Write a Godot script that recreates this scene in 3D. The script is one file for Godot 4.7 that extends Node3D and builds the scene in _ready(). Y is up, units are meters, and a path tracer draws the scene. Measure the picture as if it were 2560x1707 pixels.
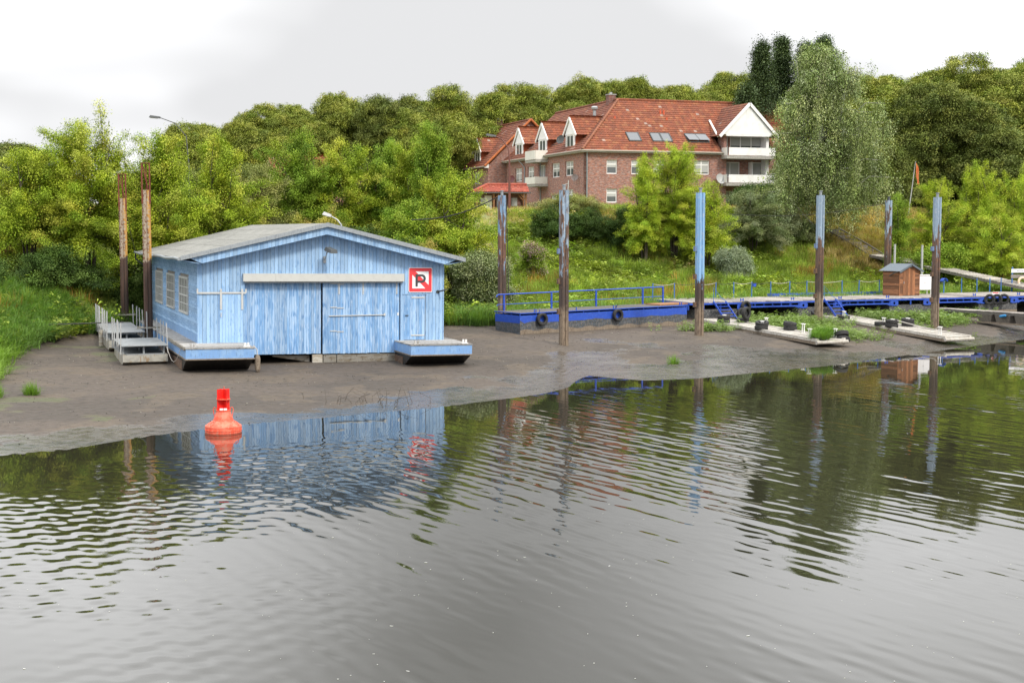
extends Node3D
# Low water at a river harbour: blue floating boathouse on the mud, rusty mooring piles, blue jetty, brick houses on the bank.
# Units are metres; the camera stands on a bridge 5.6 m above the water at x = z = 0 and looks towards -z. "depth" below means -z.

var rng := RandomNumberGenerator.new()
var M := {}
var names := {}

# ------------------------------------------------------------------ geometry
class Geo:
	var v := PackedVector3Array()
	var n := PackedVector3Array()
	var u := PackedVector2Array()
	var c := PackedColorArray()
	var col := Color(1, 1, 1)
	var use_c := false
	var use_u := false
	var xf := Transform3D()
	func put(p: Vector3, nn: Vector3, uv := Vector2.ZERO) -> void:
		v.append(xf * p)
		n.append((xf.basis * nn).normalized())
		if use_u: u.append(uv)
		if use_c: c.append(col)
	func tri(a: Vector3, b: Vector3, d: Vector3) -> void:   # anticlockwise seen from outside
		var nn := (b - a).cross(d - a)
		if nn.length_squared() < 1e-14: return
		nn = nn.normalized()
		put(a, nn); put(d, nn); put(b, nn)
	func quad(a: Vector3, b: Vector3, d: Vector3, e: Vector3) -> void:
		tri(a, b, d); tri(a, d, e)
	func quad_uv(a: Vector3, b: Vector3, d: Vector3, e: Vector3, ua: Vector2, ub: Vector2, ud: Vector2, ue: Vector2) -> void:
		var nn := (b - a).cross(d - a).normalized()
		put(a, nn, ua); put(d, nn, ud); put(b, nn, ub)
		put(a, nn, ua); put(e, nn, ue); put(d, nn, ud)
	func hexa(p: Array) -> void:   # 0-3 bottom ring (anticlockwise from above), 4-7 top ring
		quad(p[3], p[2], p[1], p[0]); quad(p[4], p[5], p[6], p[7])
		for i in 4:
			var j := (i + 1) % 4
			quad(p[i], p[j], p[j + 4], p[i + 4])
	func mm(a: Vector3, b: Vector3) -> void:   # box between two corners
		var lo := Vector3(minf(a.x, b.x), minf(a.y, b.y), minf(a.z, b.z))
		var hi := Vector3(maxf(a.x, b.x), maxf(a.y, b.y), maxf(a.z, b.z))
		hexa([Vector3(lo.x, lo.y, hi.z), Vector3(hi.x, lo.y, hi.z), Vector3(hi.x, lo.y, lo.z), Vector3(lo.x, lo.y, lo.z),
			Vector3(lo.x, hi.y, hi.z), Vector3(hi.x, hi.y, hi.z), Vector3(hi.x, hi.y, lo.z), Vector3(lo.x, hi.y, lo.z)])
	func prism_z(poly: Array, z0: float, z1: float) -> void:   # convex polygon in x, y (anticlockwise from +z) pushed along z, z1 > z0
		var k := poly.size()
		for i in range(1, k - 1):
			tri(Vector3(poly[0].x, poly[0].y, z1), Vector3(poly[i].x, poly[i].y, z1), Vector3(poly[i + 1].x, poly[i + 1].y, z1))
			tri(Vector3(poly[0].x, poly[0].y, z0), Vector3(poly[i + 1].x, poly[i + 1].y, z0), Vector3(poly[i].x, poly[i].y, z0))
		for i in k:
			var a: Vector2 = poly[i]
			var b: Vector2 = poly[(i + 1) % k]
			quad(Vector3(a.x, a.y, z1), Vector3(a.x, a.y, z0), Vector3(b.x, b.y, z0), Vector3(b.x, b.y, z1))
	func prism_x(poly: Array, x0: float, x1: float) -> void:   # convex polygon in (z, y) pushed along x
		var keep := xf
		xf = xf * Transform3D(Basis(Vector3(0, 0, 1), Vector3(0, 1, 0), Vector3(-1, 0, 0)), Vector3.ZERO)
		prism_z(poly, -x1, -x0)
		xf = keep
	func beam(a: Vector3, b: Vector3, w: float, h: float) -> void:   # box along a-b
		var d := (b - a)
		var l := d.length()
		if l < 1e-5: return
		d /= l
		var up := Vector3.UP if absf(d.y) < 0.95 else Vector3(0, 0, 1)
		var s := d.cross(up).normalized()
		var t := s.cross(d)
		var keep := xf
		xf = xf * Transform3D(Basis(s, t, -d), a)
		mm(Vector3(-w / 2, -h / 2, -l), Vector3(w / 2, h / 2, 0))
		xf = keep
	func tube(pts: Array, rad: Array, k := 6, cap := true) -> void:
		var rings := []
		var prev := Vector3.ZERO
		for i in pts.size():
			var d: Vector3 = (pts[mini(i + 1, pts.size() - 1)] - pts[maxi(i - 1, 0)])
			d = d.normalized() if d.length() > 1e-6 else Vector3.UP
			var s := d.cross(Vector3.UP if absf(d.y) < 0.9 else Vector3.RIGHT).normalized() if prev == Vector3.ZERO else (prev - d * prev.dot(d)).normalized()
			prev = s
			var t := d.cross(s)
			var ring := []
			for j in k:
				var a := TAU * j / k
				ring.append(s * cos(a) + t * sin(a))
			rings.append(ring)
		for i in pts.size() - 1:
			var p: Vector3 = pts[i]
			var q: Vector3 = pts[i + 1]
			var rp: float = rad[mini(i, rad.size() - 1)]
			var rq: float = rad[mini(i + 1, rad.size() - 1)]
			for j in k:
				var m := (j + 1) % k
				var a0: Vector3 = rings[i][j]
				var a1: Vector3 = rings[i][m]
				var b0: Vector3 = rings[i + 1][j]
				var b1: Vector3 = rings[i + 1][m]
				put(p + a0 * rp, a0); put(q + b1 * rq, b1); put(p + a1 * rp, a1)
				put(p + a0 * rp, a0); put(q + b0 * rq, b0); put(q + b1 * rq, b1)
		if cap:
			for e in [0, pts.size() - 1]:
				var r: float = rad[mini(e, rad.size() - 1)]
				var p: Vector3 = pts[e]
				for j in range(1, k - 1):
					if e == 0: tri(p + rings[e][0] * r, p + rings[e][j + 1] * r, p + rings[e][j] * r)
					else: tri(p + rings[e][0] * r, p + rings[e][j] * r, p + rings[e][j + 1] * r)
	func lathe(prof: Array, k := 24) -> void:   # prof: Vector2(radius, y) from the bottom up, turned about y
		for i in prof.size() - 1:
			var a: Vector2 = prof[i]
			var b: Vector2 = prof[i + 1]
			var e := b - a
			if e.length() < 1e-6: continue
			var nn := Vector2(e.y, -e.x).normalized()
			for j in k:
				var t0 := TAU * j / k
				var t1 := TAU * (j + 1) / k
				var c0 := Vector3(cos(t0), 0, -sin(t0))
				var c1 := Vector3(cos(t1), 0, -sin(t1))
				var n0 := c0 * nn.x + Vector3.UP * nn.y
				var n1 := c1 * nn.x + Vector3.UP * nn.y
				var p0 := c0 * a.x + Vector3.UP * a.y
				var p1 := c1 * a.x + Vector3.UP * a.y
				var q0 := c0 * b.x + Vector3.UP * b.y
				var q1 := c1 * b.x + Vector3.UP * b.y
				put(p0, n0); put(q1, n1); put(p1, n1)
				put(p0, n0); put(q0, n0); put(q1, n1)
	func torus(R: float, r: float, k := 20, m := 8, squash := 1.0) -> void:   # about the y axis
		for i in k:
			for j in m:
				var p := []
				var q := []
				for e in [[i, j], [i + 1, j], [i + 1, j + 1], [i, j + 1]]:
					var a: float = TAU * e[0] / k
					var b: float = TAU * e[1] / m
					var o := Vector3(cos(a), 0, -sin(a))
					p.append(o * (R + r * cos(b)) + Vector3.UP * r * squash * sin(b))
					q.append((o * cos(b) + Vector3.UP * sin(b) / squash).normalized())
				put(p[0], q[0]); put(p[2], q[2]); put(p[1], q[1])
				put(p[0], q[0]); put(p[3], q[3]); put(p[2], q[2])
	func mesh() -> ArrayMesh:
		var a := []
		a.resize(Mesh.ARRAY_MAX)
		a[Mesh.ARRAY_VERTEX] = v
		a[Mesh.ARRAY_NORMAL] = n
		if use_u: a[Mesh.ARRAY_TEX_UV] = u
		if use_c: a[Mesh.ARRAY_COLOR] = c
		var m := ArrayMesh.new()
		if v.size() > 0: m.add_surface_from_arrays(Mesh.PRIMITIVE_TRIANGLES, a)
		return m

func numbered(called: String) -> String:
	names[called] = names.get(called, -1) + 1
	return called if names[called] == 0 else "%s_%03d" % [called, names[called]]

func thing(called: String, label: String, category: String, at := Vector3.ZERO, yaw := 0.0, group := "") -> Node3D:
	var o := Node3D.new()
	o.name = numbered(called)
	add_child(o)
	o.position = at
	o.rotation.y = deg_to_rad(yaw)
	tag(o, label, category, group)
	return o

func tag(o: Node3D, label: String, category: String, group := "") -> void:
	o.set_meta("label", label)
	o.set_meta("category", category)
	if group != "": o.set_meta("group", group)

func part(parent: Node3D, called: String, g, m: Material, label := "") -> MeshInstance3D:
	var o := MeshInstance3D.new()
	o.name = called
	o.mesh = g.mesh() if g is Geo else g
	o.material_override = m
	parent.add_child(o, true)
	if label != "": o.set_meta("label", label)
	return o

func box(parent: Node3D, called: String, a: Vector3, b: Vector3, m: Material) -> MeshInstance3D:
	var g := Geo.new()
	g.mm(a, b)
	return part(parent, called, g, m)

func structure(called: String, g, m: Material) -> MeshInstance3D:
	var o := part(self, called, g, m)
	o.set_meta("kind", "structure")
	return o

func copy(o: Node3D, at: Vector3, label: String) -> Node3D:
	var r: Node3D = o.duplicate()
	var base := String(o.name)
	if base.length() > 4 and base.right(3).is_valid_int(): base = base.left(-4)
	r.name = numbered(base)
	add_child(r)
	r.position = at
	r.set_meta("label", label)
	return r

# ------------------------------------------------------------------ materials
func lin(r: float, g: float, b: float) -> Color:
	return Color(r, g, b).linear_to_srgb()

func mat(c: Color, rough := 0.8, metal := 0.0, spec := 0.5) -> StandardMaterial3D:
	var m := StandardMaterial3D.new()
	m.albedo_color = c
	m.roughness = rough
	m.metallic = metal
	m.metallic_specular = spec
	return m

func noise(sd: int, freq: float, oct := 4) -> FastNoiseLite:
	var f := FastNoiseLite.new()
	f.seed = sd
	f.noise_type = FastNoiseLite.TYPE_SIMPLEX_SMOOTH
	f.frequency = freq
	f.fractal_octaves = oct
	return f

# seamless grey noise as bytes; sx, sy > 1 stretch it along that axis
func grey(sd: int, freq: float, size := 256, sx := 1, sy := 1, oct := 4) -> PackedByteArray:
	var im := noise(sd, freq, oct).get_seamless_image(size / sx, size / sy)
	if sx > 1 or sy > 1: im.resize(size, size, Image.INTERPOLATE_CUBIC)
	im.convert(Image.FORMAT_L8)
	return im.get_data()

# layers: [bytes, from, to, Color in linear values]; every layer is laid over those before where its noise is high
func paint(base: Color, layers: Array, size := 256) -> ImageTexture:
	var out := PackedByteArray()
	out.resize(size * size * 3)
	for i in size * size:
		var c := base
		for l in layers:
			var k := clampf((l[0][i] / 255.0 - l[1]) / (l[2] - l[1]), 0, 1)
			if k > 0.0: c = c.lerp(l[3], k)
		c = c.linear_to_srgb()
		out[i * 3] = int(clampf(c.r, 0, 1) * 255)
		out[i * 3 + 1] = int(clampf(c.g, 0, 1) * 255)
		out[i * 3 + 2] = int(clampf(c.b, 0, 1) * 255)
	return ImageTexture.create_from_image(Image.create_from_data(size, size, false, Image.FORMAT_RGB8, out))

func bytes_tex(b: PackedByteArray, size := 256) -> ImageTexture:
	return ImageTexture.create_from_image(Image.create_from_data(size, size, false, Image.FORMAT_L8, b))

func coat(tex: Texture2D, metres: float, rough := 0.8, tint := Color.WHITE, relief: Texture2D = null, cm := 0.0) -> StandardMaterial3D:
	var m := mat(tint, rough)
	m.albedo_texture = tex
	m.uv1_triplanar = true
	m.uv1_triplanar_sharpness = 8.0
	m.uv1_scale = Vector3.ONE / metres
	if relief != null:
		m.heightmap_enabled = true
		m.heightmap_texture = relief
		m.heightmap_scale = cm
	return m

func tints(tex: Texture2D, metres: float, rough: float, k: int, spread: float, relief: Texture2D = null, cm := 0.0) -> Array:
	var a := []
	for i in k:
		var t := 1.0 - spread * i / maxf(1, k - 1)
		var m := coat(tex, metres, rough, Color(t, t, t), relief, cm)
		m.uv1_offset = Vector3(i * 0.37, i * 0.21, i * 0.53)
		a.append(m)
	return a

func any(a: Array):
	return a[rng.randi() % a.size()]

func make_materials() -> void:
	var sv := grey(1, 0.09, 256, 1, 8)            # vertical streaks
	var sv2 := grey(2, 0.13, 256, 1, 8)
	var sv3 := grey(21, 0.012, 256, 1, 4)
	var sh := grey(3, 0.04, 256, 8, 1)             # horizontal streaks
	var sh2 := grey(4, 0.07, 256, 4, 1)
	var bl := grey(5, 0.012, 256)
	var bl2 := grey(6, 0.03, 256)
	var fine := grey(7, 0.12, 256)
	var fine2 := grey(8, 0.16, 256)
	M.relief = bytes_tex(fine)
	var relief_v := bytes_tex(sv2)
	# weathered blue boards: chalky paint worn to the darker coat below, a few bare flakes
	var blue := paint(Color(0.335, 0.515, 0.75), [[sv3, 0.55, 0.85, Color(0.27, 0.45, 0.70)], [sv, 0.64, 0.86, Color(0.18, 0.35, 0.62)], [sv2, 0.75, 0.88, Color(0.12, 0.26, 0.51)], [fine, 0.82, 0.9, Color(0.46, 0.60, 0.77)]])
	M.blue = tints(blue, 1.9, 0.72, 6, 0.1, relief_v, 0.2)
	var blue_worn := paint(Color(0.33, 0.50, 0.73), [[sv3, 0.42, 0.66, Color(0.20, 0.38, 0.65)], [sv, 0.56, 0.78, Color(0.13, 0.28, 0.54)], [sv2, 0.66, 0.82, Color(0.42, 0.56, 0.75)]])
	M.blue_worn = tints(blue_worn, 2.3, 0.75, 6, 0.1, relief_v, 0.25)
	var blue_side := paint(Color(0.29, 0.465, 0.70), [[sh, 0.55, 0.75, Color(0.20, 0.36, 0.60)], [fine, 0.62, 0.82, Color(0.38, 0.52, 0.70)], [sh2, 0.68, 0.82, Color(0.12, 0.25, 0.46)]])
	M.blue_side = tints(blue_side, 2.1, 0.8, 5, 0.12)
	var hull_blue := paint(Color(0.20, 0.37, 0.66), [[bl, 0.45, 0.7, Color(0.25, 0.42, 0.68)], [sv, 0.7, 0.85, Color(0.13, 0.25, 0.46)], [fine, 0.8, 0.88, Color(0.2, 0.1, 0.05)]])
	M.hull_blue = coat(hull_blue, 1.7, 0.45)
	var tar := paint(Color(0.012, 0.011, 0.011), [[bl2, 0.5, 0.75, Color(0.03, 0.026, 0.022)], [sv, 0.72, 0.85, Color(0.09, 0.065, 0.045)]])
	M.tar = coat(tar, 1.5, 0.5)
	var rusty := paint(Color(0.10, 0.055, 0.035), [[bl2, 0.45, 0.7, Color(0.16, 0.11, 0.08)], [fine, 0.6, 0.8, Color(0.22, 0.14, 0.07)], [sv, 0.66, 0.8, Color(0.04, 0.03, 0.025)]])
	M.rust = coat(rusty, 1.3, 0.85)
	var silt := paint(Color(0.20, 0.16, 0.12), [[sv, 0.45, 0.7, Color(0.12, 0.09, 0.065)], [fine, 0.6, 0.8, Color(0.30, 0.25, 0.19)]])
	M.silt = coat(silt, 1.4, 0.9)
	var felt := paint(Color(0.22, 0.22, 0.20), [[bl, 0.4, 0.7, Color(0.18, 0.18, 0.165)], [fine, 0.55, 0.8, Color(0.26, 0.26, 0.235)], [bl2, 0.7, 0.82, Color(0.14, 0.14, 0.125)]])
	M.felt = tints(felt, 2.6, 0.95, 4, 0.1)
	var zinc := paint(Color(0.27, 0.30, 0.32), [[sv, 0.5, 0.75, Color(0.20, 0.22, 0.24)], [fine, 0.7, 0.85, Color(0.36, 0.38, 0.39)]])
	M.zinc = coat(zinc, 1.2, 0.5)
	var trim := paint(Color(0.50, 0.51, 0.50), [[bl2, 0.55, 0.8, Color(0.42, 0.43, 0.42)], [fine, 0.75, 0.88, Color(0.38, 0.36, 0.32)]])
	M.trim = coat(trim, 1.1, 0.6)
	var deckp := paint(Color(0.42, 0.41, 0.39), [[sh, 0.5, 0.72, Color(0.30, 0.29, 0.28)], [fine, 0.6, 0.8, Color(0.55, 0.54, 0.52)], [bl2, 0.66, 0.8, Color(0.2, 0.19, 0.17)]])
	M.deck = tints(deckp, 1.6, 0.85, 4, 0.25)
	var greyp := paint(Color(0.25, 0.27, 0.28), [[bl, 0.5, 0.72, Color(0.20, 0.215, 0.22)], [fine, 0.68, 0.85, Color(0.33, 0.34, 0.34)], [sv, 0.75, 0.88, Color(0.16, 0.10, 0.06)]])
	M.grey_paint = coat(greyp, 1.6, 0.6)
	var palef := paint(Color(0.40, 0.38, 0.33), [[sh, 0.5, 0.75, Color(0.27, 0.22, 0.15)], [fine, 0.6, 0.85, Color(0.5, 0.48, 0.43)], [bl2, 0.72, 0.85, Color(0.14, 0.11, 0.08)]])
	M.pale_wood = tints(palef, 1.3, 0.85, 4, 0.25)
	var royal := paint(Color(0.020, 0.072, 0.42), [[bl2, 0.55, 0.75, Color(0.03, 0.092, 0.46)], [fine, 0.78, 0.88, Color(0.015, 0.045, 0.25)], [sv, 0.8, 0.9, Color(0.12, 0.12, 0.16)]])
	M.royal = coat(royal, 1.5, 0.4)
	var fouled := paint(Color(0.055, 0.058, 0.06), [[bl2, 0.5, 0.7, Color(0.10, 0.10, 0.10)], [fine, 0.72, 0.82, Color(0.14, 0.28, 0.5)], [sv, 0.7, 0.85, Color(0.2, 0.16, 0.12)]])
	M.fouled = coat(fouled, 1.6, 0.7)
	var deckg := paint(Color(0.09, 0.085, 0.08), [[fine, 0.5, 0.75, Color(0.14, 0.13, 0.12)], [bl2, 0.6, 0.75, Color(0.06, 0.055, 0.05)]])
	M.deck_grit = coat(deckg, 1.2, 0.95)
	var planks := paint(Color(0.43, 0.39, 0.35), [[sv, 0.5, 0.75, Color(0.30, 0.27, 0.24)], [fine, 0.6, 0.8, Color(0.52, 0.48, 0.44)], [bl2, 0.64, 0.8, Color(0.22, 0.19, 0.16)]])
	M.plank = tints(planks, 1.5, 0.9, 5, 0.3)
	var shedw := paint(Color(0.33, 0.135, 0.055), [[sv, 0.5, 0.75, Color(0.42, 0.19, 0.08)], [sv2, 0.66, 0.8, Color(0.21, 0.085, 0.035)], [fine, 0.82, 0.9, Color(0.4, 0.3, 0.22)]])
	M.shed_door = tints(shedw, 1.1, 0.7, 4, 0.25)
	var shedh := paint(Color(0.26, 0.11, 0.05), [[sh, 0.5, 0.75, Color(0.33, 0.15, 0.07)], [sh2, 0.8, 0.9, Color(0.42, 0.34, 0.28)]])
	M.shed_wall = tints(shedh, 1.1, 0.75, 4, 0.3)
	M.shed_roof = mat(lin(0.10, 0.125, 0.15), 0.45)
	# brick seen from 130 m: fired reds, browns and violet greys in thin horizontal runs
	var brick := paint(Color(0.29, 0.155, 0.125), [[sh2, 0.42, 0.6, Color(0.22, 0.118, 0.098)], [grey(31, 0.09, 256, 4, 1), 0.55, 0.72, Color(0.40, 0.17, 0.11)], [grey(32, 0.11, 256, 4, 1), 0.56, 0.7, Color(0.35, 0.25, 0.225)], [grey(33, 0.1, 256, 4, 1), 0.68, 0.8, Color(0.13, 0.075, 0.068)]])
	M.brick = coat(brick, 3.1, 0.9)
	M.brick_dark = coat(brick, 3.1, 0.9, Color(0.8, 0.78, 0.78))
	M.tile = mat(Color.WHITE, 0.8)
	M.tile.vertex_color_use_as_albedo = true
	M.tile_under = mat(lin(0.12, 0.04, 0.02), 0.9)
	M.cheek = mat(lin(0.28, 0.06, 0.02), 0.8)
	var render_w := paint(Color(0.80, 0.80, 0.80), [[bl, 0.5, 0.75, Color(0.74, 0.74, 0.73)], [sv, 0.8, 0.92, Color(0.55, 0.55, 0.52)]])
	M.white = coat(render_w, 3.0, 0.7)
	M.frame = mat(lin(0.80, 0.80, 0.79), 0.4)
	var conc := paint(Color(0.36, 0.35, 0.32), [[bl2, 0.5, 0.75, Color(0.27, 0.26, 0.24)], [sv, 0.68, 0.85, Color(0.16, 0.15, 0.13)]])
	M.concrete = coat(conc, 1.8, 0.9)
	M.parapet = coat(render_w, 2.2, 0.6, Color(0.93, 0.92, 0.89))
	M.glass = mat(lin(0.09, 0.10, 0.105), 0.05, 0.0, 0.7)
	M.curtain = mat(lin(0.42, 0.43, 0.42), 0.25, 0.0, 0.6)
	M.steel_dark = mat(lin(0.05, 0.055, 0.055), 0.5)
	M.steel = mat(lin(0.36, 0.38, 0.39), 0.4, 0.4)
	M.white_paint = mat(lin(0.72, 0.72, 0.70), 0.5)
	M.rubber = coat(paint(Color(0.016, 0.016, 0.017), [[bl2, 0.5, 0.75, Color(0.03, 0.029, 0.028)], [fine, 0.7, 0.85, Color(0.07, 0.062, 0.055)]]), 0.7, 0.75)
	M.rope = mat(lin(0.45, 0.42, 0.38), 0.95)
	M.cable = mat(lin(0.03, 0.03, 0.03), 0.7)
	M.buoy = coat(paint(Color(0.74, 0.085, 0.038), [[bl, 0.45, 0.75, Color(0.78, 0.17, 0.10)], [sv, 0.66, 0.86, Color(0.52, 0.05, 0.025)], [bl2, 0.66, 0.8, Color(0.62, 0.20, 0.13)], [fine, 0.78, 0.9, Color(0.30, 0.08, 0.05)]]), 0.9, 0.6)
	M.buoy_deep = coat(paint(Color(0.70, 0.012, 0.008), [[bl2, 0.5, 0.75, Color(0.75, 0.03, 0.015)], [fine, 0.75, 0.88, Color(0.5, 0.01, 0.01)]]), 0.8, 0.45)
	M.sign_red = mat(lin(0.72, 0.045, 0.055), 0.45)
	M.sign_white = mat(lin(0.80, 0.80, 0.81), 0.45)
	M.sign_black = mat(lin(0.045, 0.05, 0.055), 0.5)
	M.timber = tints(paint(Color(0.30, 0.14, 0.055), [[sv, 0.5, 0.75, Color(0.22, 0.095, 0.035)]]), 1.2, 0.75, 3, 0.2)
	M.weather_wood = tints(paint(Color(0.24, 0.22, 0.20), [[sh, 0.5, 0.75, Color(0.16, 0.145, 0.13)], [fine, 0.6, 0.8, Color(0.32, 0.30, 0.27)]]), 1.4, 0.9, 4, 0.3)
	M.bark = coat(paint(Color(0.075, 0.06, 0.045), [[sv, 0.5, 0.7, Color(0.035, 0.028, 0.022)], [fine, 0.6, 0.8, Color(0.12, 0.10, 0.08)]]), 0.8, 0.95)
	M.birch_bark = coat(paint(Color(0.52, 0.51, 0.47), [[sh, 0.6, 0.75, Color(0.05, 0.045, 0.04)], [bl2, 0.6, 0.75, Color(0.25, 0.23, 0.2)]]), 0.9, 0.8)
	M.orange = mat(lin(0.62, 0.18, 0.06), 0.8)
	M.orange.backlight_enabled = true
	M.orange.backlight = Color(0.4, 0.2, 0.1)
	M.sky_blue = mat(lin(0.02, 0.22, 0.50), 0.4)
	M.lifering = mat(lin(0.68, 0.52, 0.36), 0.6)
	M.leaf = mat(Color.WHITE, 0.7, 0.0, 0.25)
	M.leaf.vertex_color_use_as_albedo = true
	M.leaf.backlight_enabled = true
	M.leaf.backlight = Color(0.34, 0.38, 0.18)
	M.grass = mat(Color.WHITE, 0.7, 0.0, 0.35)
	M.grass.vertex_color_use_as_albedo = true
	M.grass.backlight_enabled = true
	M.grass.backlight = Color(0.8, 0.85, 0.5)

# ------------------------------------------------------------------ terrain
const SHORE := [[-150.0, 20.0], [-60.0, 24.0], [-30.0, 30.0], [-20.0, 32.5], [-12.8, 35.2], [-11.4, 36.1], [-10.3, 38.0], [-8.7, 40.1], [-6.2, 42.0], [-4.4, 43.5], [-2.4, 44.8], [-0.4, 47.1], [1.1, 48.8], [2.0, 50.6], [2.5, 53.6], [3.0, 55.0], [3.7, 54.3], [5.0, 53.2], [7.0, 53.9], [10.0, 56.4], [13.2, 59.1], [17.0, 63.2], [21.4, 68.0], [26.5, 73.5], [40.0, 88.0], [60.0, 105.0], [160.0, 150.0]]
const EDGE := [[-150.0, 34.0], [-60.0, 36.0], [-30.0, 42.0], [-24.0, 46.0], [-21.5, 55.0], [-20.2, 66.0], [-18.6, 71.0], [-16.0, 72.0], [0.0, 72.0], [5.0, 75.5], [10.0, 79.5], [20.0, 84.5], [31.0, 91.0], [45.0, 100.0], [60.0, 114.0], [160.0, 165.0]]
const EDGE_Y := [[-150.0, 0.5], [-30.0, 0.55], [-20.0, 0.85], [0.0, 0.9], [10.0, 1.0], [20.0, 1.15], [31.0, 1.2], [160.0, 1.2]]
const TOP := [[-150.0, 90.0], [-30.0, 104.0], [0.0, 112.0], [20.0, 113.0], [40.0, 118.0], [60.0, 132.0], [160.0, 190.0]]
var hill := noise(71, 0.05, 3)
var lump := noise(72, 0.22, 4)

func along(t: Array, x: float) -> float:
	if x <= t[0][0]: return t[0][1]
	for i in t.size() - 1:
		if x <= t[i + 1][0]:
			var k: float = (x - t[i][0]) / (t[i + 1][0] - t[i][0])
			return lerpf(t[i][1], t[i + 1][1], k)
	return t[-1][1]

func height(x: float, d: float) -> float:
	var s := along(SHORE, x)
	if d < s: return -minf((s - d) * 0.045, 1.6)
	var e := along(EDGE, x)
	var ye := along(EDGE_Y, x)
	if d < e:
		var t := (d - s) / (e - s)
		return ye * pow(t, lerpf(1.75, 1.05, smoothstep(-2.0, 5.0, x))) + 0.035 * lump.get_noise_2d(x * 2.0, d * 2.0) * smoothstep(0.0, 0.25, t)
	var k := (d - e) / (along(TOP, x) - e)
	var y := 0.0
	if k < 1.0: y = lerpf(ye, 7.2, k + 0.09 * sin(k * TAU) * -1.0)
	else: y = 7.2 + minf((k - 1.0) * 0.9, 0.35) + maxf(0.0, d - 150.0) * 0.015
	return y + hill.get_noise_2d(x, d) * 0.5 * smoothstep(0.0, 0.3, k) * (1.0 if k < 1.0 else 0.4) + 0.08 * lump.get_noise_2d(x, d)

func steps(a: Array) -> PackedFloat32Array:   # [from, to, step] runs joined end to end
	var r := PackedFloat32Array()
	for s in a:
		var k := int(round(absf(s[1] - s[0]) / s[2]))
		for i in k: r.append(lerpf(s[0], s[1], float(i) / k))
	r.append(a[-1][1])
	return r

func grid_mesh(pts: PackedVector3Array, rows: int, cols: int, nor: PackedVector3Array, uvs: PackedVector2Array) -> ArrayMesh:
	var idx := PackedInt32Array()
	idx.resize((rows - 1) * (cols - 1) * 6)
	var k := 0
	for r in rows - 1:
		for c in cols - 1:
			var a := r * cols + c
			idx[k] = a; idx[k + 1] = a + cols; idx[k + 2] = a + 1
			idx[k + 3] = a + 1; idx[k + 4] = a + cols; idx[k + 5] = a + cols + 1
			k += 6
	var arr := []
	arr.resize(Mesh.ARRAY_MAX)
	arr[Mesh.ARRAY_VERTEX] = pts
	arr[Mesh.ARRAY_NORMAL] = nor
	if uvs.size(): arr[Mesh.ARRAY_TEX_UV] = uvs
	arr[Mesh.ARRAY_INDEX] = idx
	var m := ArrayMesh.new()
	m.add_surface_from_arrays(Mesh.PRIMITIVE_TRIANGLES, arr)
	return m

func normals_of(pts: PackedVector3Array, rows: int, cols: int) -> PackedVector3Array:
	var nor := PackedVector3Array()
	nor.resize(pts.size())
	for r in rows:
		for c in cols:
			var l := pts[r * cols + maxi(c - 1, 0)]
			var rr := pts[r * cols + mini(c + 1, cols - 1)]
			var f := pts[maxi(r - 1, 0) * cols + c]
			var b := pts[mini(r + 1, rows - 1) * cols + c]
			nor[r * cols + c] = (rr - l).cross(b - f).normalized()
	return nor

func build_ground() -> void:
	var xs := steps([[-150, -40, 6], [-40, -24, 1.0], [-24, 36, 0.3], [36, 60, 1.0], [60, 160, 6]])
	var cols := xs.size()
	# mud flat: river bed, waterline and mud up to the foot of the grass
	var ts := steps([[0.0, 0.12, 0.04], [0.12, 1.0, 0.0075]])
	var pts := PackedVector3Array()
	var uvs := PackedVector2Array()
	for t in ts:
		for x in xs:
			var d := lerpf(along(SHORE, x) - 28.0, along(EDGE, x), t) if t < 0.0 else 0.0
			var s := along(SHORE, x)
			var e := along(EDGE, x)
			d = lerpf(s - 30.0, s - 3.0, t / 0.12) if t < 0.12 else lerpf(s - 3.0, e, (t - 0.12) / 0.88)
			pts.append(Vector3(x, height(x, d - 0.001), -d))
			uvs.append(Vector2((x + 32.0) / 68.0, (d - 28.0) / 68.0))
	structure("mud_flat", grid_mesh(pts, ts.size(), cols, normals_of(pts, ts.size(), cols), uvs), mud_material())
	# grassy river bank, terrace and the land behind it
	ts = steps([[0.0, 1.2, 0.02], [1.2, 1.6, 0.1], [1.6, 5.0, 0.4]])
	pts = PackedVector3Array()
	for t in ts:
		for x in xs:
			var e := along(EDGE, x)
			var d := lerpf(e, along(TOP, x), t)
			pts.append(Vector3(x, height(x, d), -d))
	var soil := paint(Color(0.17, 0.19, 0.06), [[grey(41, 0.03), 0.45, 0.7, Color(0.22, 0.21, 0.08)], [grey(42, 0.12), 0.5, 0.75, Color(0.12, 0.14, 0.04)], [grey(43, 0.02), 0.6, 0.8, Color(0.27, 0.21, 0.10)]])
	var m := coat(soil, 6.0, 0.95)
	m.uv1_world_triplanar = true
	structure("river_bank", grid_mesh(pts, ts.size(), cols, normals_of(pts, ts.size(), cols), PackedVector2Array()), m)

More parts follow.
